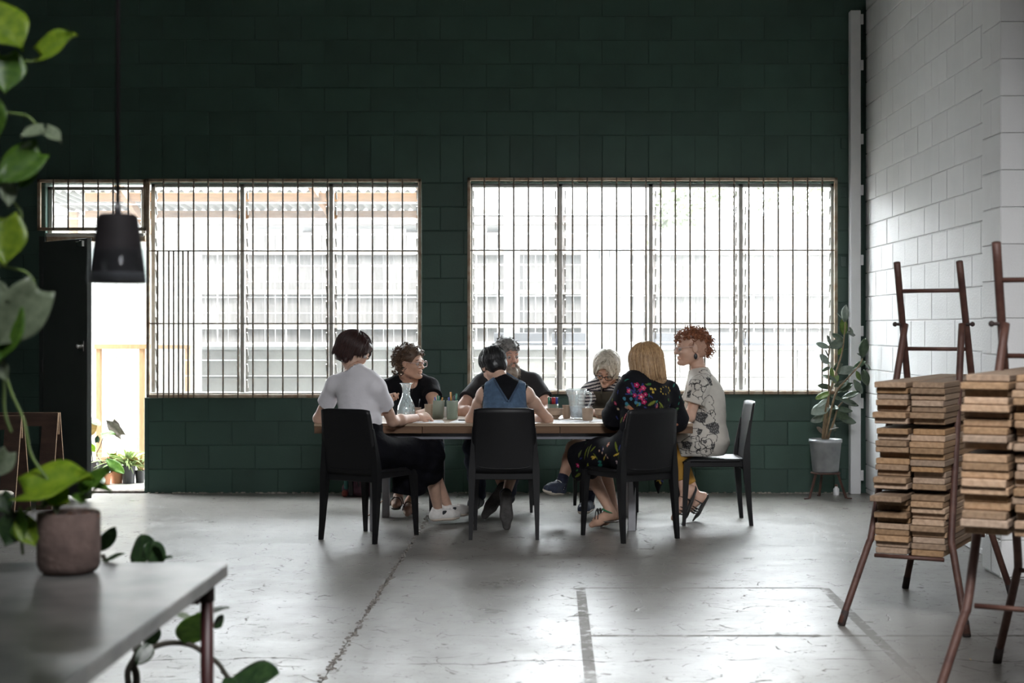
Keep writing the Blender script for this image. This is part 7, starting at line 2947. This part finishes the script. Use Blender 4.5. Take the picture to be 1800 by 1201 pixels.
# ---------------------------------------------------------------- things on the table
M_clear = glass_mat('clear_glass', tint=(.93, .95, .95), haze=.10, gloss=.14, rough=.03)
M_water = mk('clear_water', (0.9, 0.95, 0.97), rough=0.02, var=.02, trans=1.0, ior=1.33)
M_ice = glass_mat('frosty_water', tint=(.85, .88, .9), haze=.75, gloss=.05, hazecol=(.95, .96, 1.0))
M_clay = mk('buff_stoneware', (0.36, 0.27, 0.20), rough=0.8, var=0.12, scale=22, bump=0.15, per_object=0.12)
M_celadon = mk('celadon_glaze', (0.21, 0.26, 0.20), rough=0.3, var=0.12, scale=10, coat=.3)
M_celadon2 = mk('brushed_celadon_glaze', (0.26, 0.30, 0.23), rough=0.35, scale=7, col2=(0.07, 0.065, 0.045), detail=1.0)
M_paper = mk('white_paper', (0.78, 0.78, 0.79), rough=0.9, var=0.02, scale=8)
M_ink = mk('ink_black_plastic', (0.012, 0.012, 0.014), rough=.35, var=.1)
M_penblue = mk('blue_pen_plastic', (0.02, 0.05, 0.30), rough=.35, var=.1)
M_penred = mk('red_pen_plastic', (0.36, 0.018, 0.03), rough=.35, var=.1)
M_pengreen = mk('green_pen_plastic', (0.03, 0.22, 0.14), rough=.35, var=.1)
M_penorange = mk('orange_pen_plastic', (0.50, 0.22, 0.03), rough=.35, var=.1)
M_penwhite = mk('white_pen_plastic', (0.7, 0.7, 0.7), rough=.35, var=.03)


def on_table(px, y):
    return V(((px - CX) * y / F, y, TZ))


q = on_table(714, 10.62)
car = empty('carafe', q, label='tall waisted glass carafe on the table in front of the curly haired woman', cat='carafe')
H_ = .245
prof = [(0, .002), (.052, .002), (.062, .012), (.066, .045), (.060, .085), (.044, .125), (.030, .158), (.026, .178), (.028, .205), (.037, .236), (.044, H_)]
inn = [(r_ - .003, z + .001) for r_, z in reversed(prof[2:])] + [(0, .008)]
MB().lathe([(r_, z + TZ) for r_, z in prof + inn], (q.x, q.y, 0), 32).build('carafe_glass', M_clear, car, smooth=True)
MB().lathe([(0, TZ + .009)] + [(max(.001, r_ - .0045), z + TZ + .001) for r_, z in prof[2:7]] + [(0, TZ + .158)], (q.x, q.y, 0), 28).build('water', M_clear, car, smooth=True)
MB().lathe([(.0275, TZ + .176), (.0295, TZ + .178), (.0275, TZ + .180)], (q.x, q.y, 0), 28).build('neck_ring', M_clear, car, smooth=True)
MB().lathe([(.0435, TZ + H_ - .001), (.0455, TZ + H_ + .001), (.0425, TZ + H_ + .002)], (q.x, q.y, 0), 28).build('lip', M_louvre_edge, car, smooth=True)


def pen(parent_none, base, tip, m, cap, label, group, r_=.0042):
    root = empty('pen', base, label=label, cat='pen', group=group)
    d = (tip - base)
    MB().tube([base, base + d * .55], r_, 7).build('barrel', m, root, smooth=True)
    MB().tube([base + d * .55, tip], r_ * 1.18, 7).build('pen_cap', cap, root, smooth=True)
    return root


def square_holder(px, y, w, h, m, label, lean=0.0):
    q = on_table(px, y)
    root = empty('pen_holder', q, label=label, cat='pen holder')
    rr = []
    for z, f in ((0, .88), (.006, .97), (h * .5, 1.0), (h - .003, 1.02), (h, 1.0)):
        rr.append((z, f))
    Rt = Matrix.Rotation(lean, 3, 'Y')
    hw = w / 2

    def ring(z, s_):
        out = []
        for k in range(20):
            a = 2 * math.pi * (k + .5) / 20
            ca, sa = math.cos(a), math.sin(a)
            f = (abs(ca) ** 6 + abs(sa) ** 6) ** (-1 / 6)
            out.append(q + Rt @ V((ca * f * hw * s_, sa * f * hw * s_, z)))
        return out
    rings = [ring(z, f) for z, f in rr] + [ring(h, .88), ring(h * .1, .86)]
    MB().loft(rings).build('holder_body', m, root, smooth=False, auto=40)
    return root, q


h1, q1 = square_holder(770, 10.62, .078, .128, M_celadon2, 'square celadon pen holder with brushed dark landscape drawing', .04)
h2, q2 = square_holder(795, 10.56, .076, .130, M_celadon, 'plain square celadon pen holder with taller pens')
for k, (dx, dy, hgt, m, cap, nm) in enumerate(((-.022, 0, .150, M_penblue, M_penblue, 'blue pen at the left of'), (-.006, -.012, .163, M_penblue, M_pengreen, 'green capped pen in the middle of'), (.004, .012, .158, M_ink, M_pengreen, 'dark pen at the back of'), (.022, .0, .148, M_penorange, M_penorange, 'orange pen at the right of'))):
    b_ = q1 + V((dx * .6, dy * .6, .018))
    pen(None, b_, q1 + V((dx * 1.2 + .004, dy, hgt)), m, cap, nm + ' the drawn celadon holder', 'pens in the celadon holders')
for k, (dx, dy, hgt, m, cap, nm) in enumerate(((-.020, 0, .152, M_penblue, M_penblue, 'short blue marker in'), (-.008, -.010, .188, M_penorange, M_penorange, 'tall orange pencil in'), (.004, .010, .158, M_ink, M_ink, 'black marker in'), (.014, -.006, .165, M_penred, M_ink, 'dark red marker in'), (.024, .008, .176, M_pengreen, M_pengreen, 'teal green marker in'))):
    b_ = q2 + V((dx * .6, dy * .6, .018))
    pen(None, b_, q2 + V((dx * 1.2, dy, hgt)), m, cap, nm + ' the plain celadon holder', 'pens in the celadon holders', .0052)


def cup(px, y, r0, r1, h, m, label, name='clay_cup', cat='cup', group='stoneware cups on the table', n=28):
    q = on_table(px, y)
    root = empty(name, q, label=label, cat=cat, group=group)
    MB().lathe([(0, TZ + .001), (r0 * .9, TZ + .001), (r0, TZ + .006), (r0 + (r1 - r0) * .45, TZ + h * .35), (r1, TZ + h), (r1 - .005, TZ + h), (r1 - .006, TZ + h * .4), (r0 * .7, TZ + .010), (0, TZ + .009)], (q.x, q.y, 0), n).build('cup_body' if cat == 'cup' else 'bowl_body', m, root, smooth=False, auto=40)
    MB().lathe([(r0 * .86, TZ), (r0 * .86, TZ + .003), (r0 * .8, TZ + .003), (r0 * .8, TZ)], (q.x, q.y, 0), n).build('foot_ring', m, root)
    return root


cup(722, 10.80, .020, .024, .065, M_penwhite, 'small white tumbler seen through the carafe', 'white_tumbler')
cup(734, 10.86, .022, .026, .065, M_clay, 'pale clay cup between the carafe and the hand of the white T-shirt woman')
cup(756, 10.78, .034, .040, .092, M_clay, 'brown clay beaker just left of the drawn celadon holder')
cup(784, 10.84, .020, .022, .070, M_penwhite, 'white tumbler between the two celadon holders', 'white_tumbler')
cup(996, 10.70, .026, .030, .090, M_clay, 'clay beaker half hidden behind the glass jug')
cup(1033, 10.40, .034, .0385, .084, M_clay, 'clay beaker in front of the glass jug near the table edge')
cup(974, 10.62, .032, .066, .070, M_clay, 'round clay bowl beside the elbow of the person in denim', 'clay_bowl', 'bowl', 'clay bowls on the table')
b2 = cup(1062, 10.66, .036, .070, .066, M_clay, 'wide clay bowl in front of the silver haired woman', 'clay_bowl', 'bowl', 'clay bowls on the table')
cup(748, 10.50, .020, .024, .030, mk('dark_ink_glaze', (.04, .02, .015), rough=.25, var=.2), 'little dark ink pot under the hand of the white T-shirt woman', 'ink_pot', 'pot', None)
# brush rests in the pale cup
pen(None, on_table(734, 10.86) + V((0, 0, .012)), on_table(738, 10.84) + V((0, 0, .125)), M_ink, M_ink, 'dark brush standing in the pale clay cup', None, .003)
# marker pot
q = on_table(972, 10.86)
mp_ = empty('marker_pot', q, label='clear pot of markers with white caps by the glass jug', cat='pen holder')
MB().lathe([(0, TZ + .001), (.036, TZ + .001), (.038, TZ + .09), (.035, TZ + .09), (.034, TZ + .006), (0, TZ + .005)], (q.x, q.y, 0), 24).build('pot_wall', M_celadon, mp_, smooth=True)
for k, (dx, dy, m, nm) in enumerate(((-.026, 0, M_pengreen, 'green'), (-.014, -.016, M_ink, 'black'), (-.002, -.022, M_penred, 'crimson'), (.010, -.018, M_penred, 'scarlet'), (.022, -.008, M_penblue, 'bright blue'), (.026, .010, M_penblue, 'deep blue'), (-.018, .016, M_ink, 'charcoal'))):
    pen(None, q + V((dx, dy, .008)), q + V((dx * 1.15, dy * 1.15, .138)), m, m, nm + ' marker in the pot by the glass jug', 'markers in the pot by the jug', .0058)
# glass jug
q = on_table(1014, 10.60)
jug = empty('glass_jug', q, label='clear glass water jug with handle standing on the table', cat='jug')
H_ = .205
rings = []
for z, r_ in ((0, .036), (.006, .043), (.05, .050), (.10, .055), (.15, .0605), (.185, .066), (H_, .072)):
    rings.append([V((q.x + math.cos(a) * r_ - (.020 * max(0, -math.cos(a)) ** 10 * max(0, (z - .14) / .065)), q.y + math.sin(a) * r_, TZ + .001 + z)) for a in [2 * math.pi * k / 36 for k in range(36)]])
inner = [[q + V(((p.x - q.x) * .94, (p.y - q.y) * .94, max(.010, p.z - q.z))) for p in r_] for r_ in reversed(rings[1:])]
MB().loft(rings + inner).build('jug_body', M_clear, jug, smooth=True)
MB().lathe([(0, TZ + .011), (.041, TZ + .012), (.0465, TZ + .05), (.050, TZ + .088), (0, TZ + .088)], (q.x, q.y, 0), 28).build('iced_water', M_ice, jug, smooth=True)
hd = chain([(q.x + .058, q.y, TZ + .175), (q.x + .085, q.y, TZ + .182), (q.x + .099, q.y, TZ + .155), (q.x + .093, q.y, TZ + .11), (q.x + .073, q.y, TZ + .075), (q.x + .050, q.y, TZ + .062)], 5)
MB().tube(hd, .0085, 8).build('handle', M_clear, jug, smooth=True)
MB().lathe([(.071, TZ + H_), (.0735, TZ + H_ + .002), (.0705, TZ + H_ + .003)], (q.x, q.y, 0), 36).build('rim', M_louvre_edge, jug, smooth=True)


def paper(px, y, w, d, rz, lab, dz=.0):
    q = on_table(px, y)
    o = MB().box((-w / 2, -d / 2, .0004), (w / 2, d / 2, .0012)).build('paper_sheet', M_paper)
    o.location = q + V((0, 0, dz))
    o.rotation_euler = (0, 0, rz)
    tag(o, lab, 'paper', 'sheets of paper on the table')


paper(752, 10.30, .21, .297, .12, 'white paper sheet under the hand of the woman in the white T-shirt')
paper(823, 10.33, .21, .297, -.1, 'white paper sheet left of the elbow of the person in denim')
paper(893, 10.36, .297, .21, .05, 'white paper sheet in front of the person in denim', .0)
paper(982, 10.36, .42, .297, -.05, 'large white paper sheet under the glass jug', 0)
paper(1062, 10.40, .21, .297, .1, 'white paper sheet in front of the silver haired woman')
paper(705, 10.86, .297, .21, .0, 'white paper sheet in front of the curly haired woman')
pen(None, on_table(806, 10.38) + V((0, 0, .0055)), on_table(838, 10.35) + V((0, 0, .0055)), M_ink, M_ink, 'black pen lying on the paper left of the denim pinafore', None)
hw_ = PEOPLE[1].J['wr_a']
pen(None, hw_ + V((.020, -.045, .03)), hw_ + V((-.005, -.075, .135)), M_ink, M_ink, 'dark pen held up by the curly haired woman', None)
hw_ = PEOPLE[2].J['wr_b']
pen(None, hw_ + V((-.05, -.08, -.005)), hw_ + V((-.02, -.05, .085)), M_penorange, M_penorange, 'orange pen held by the bearded man', None)

# fallen leaves on the concrete by the near trestle
for px, py, a, lab in ((1756, 1160, .6, 'small green fallen leaf on the concrete under the near trestle'), (1706, 1161, 1.5, 'dry brown leaf sliver on the concrete under the near trestle')):
    y = CAMZ * F / (py - CY)
    q = V(((px - CX) * y / F, y, .004))
    d = V((math.cos(a), math.sin(a), .02))
    lf = empty('fallen_leaf', q, label=lab, cat='leaf')
    put_leaf(lf, 'ellipse', L_rubbergreen if a < 1 else L_ochre, q - d * .02, q + d * .022, (0, 0, 1), 1.2 if a < 1 else .4)
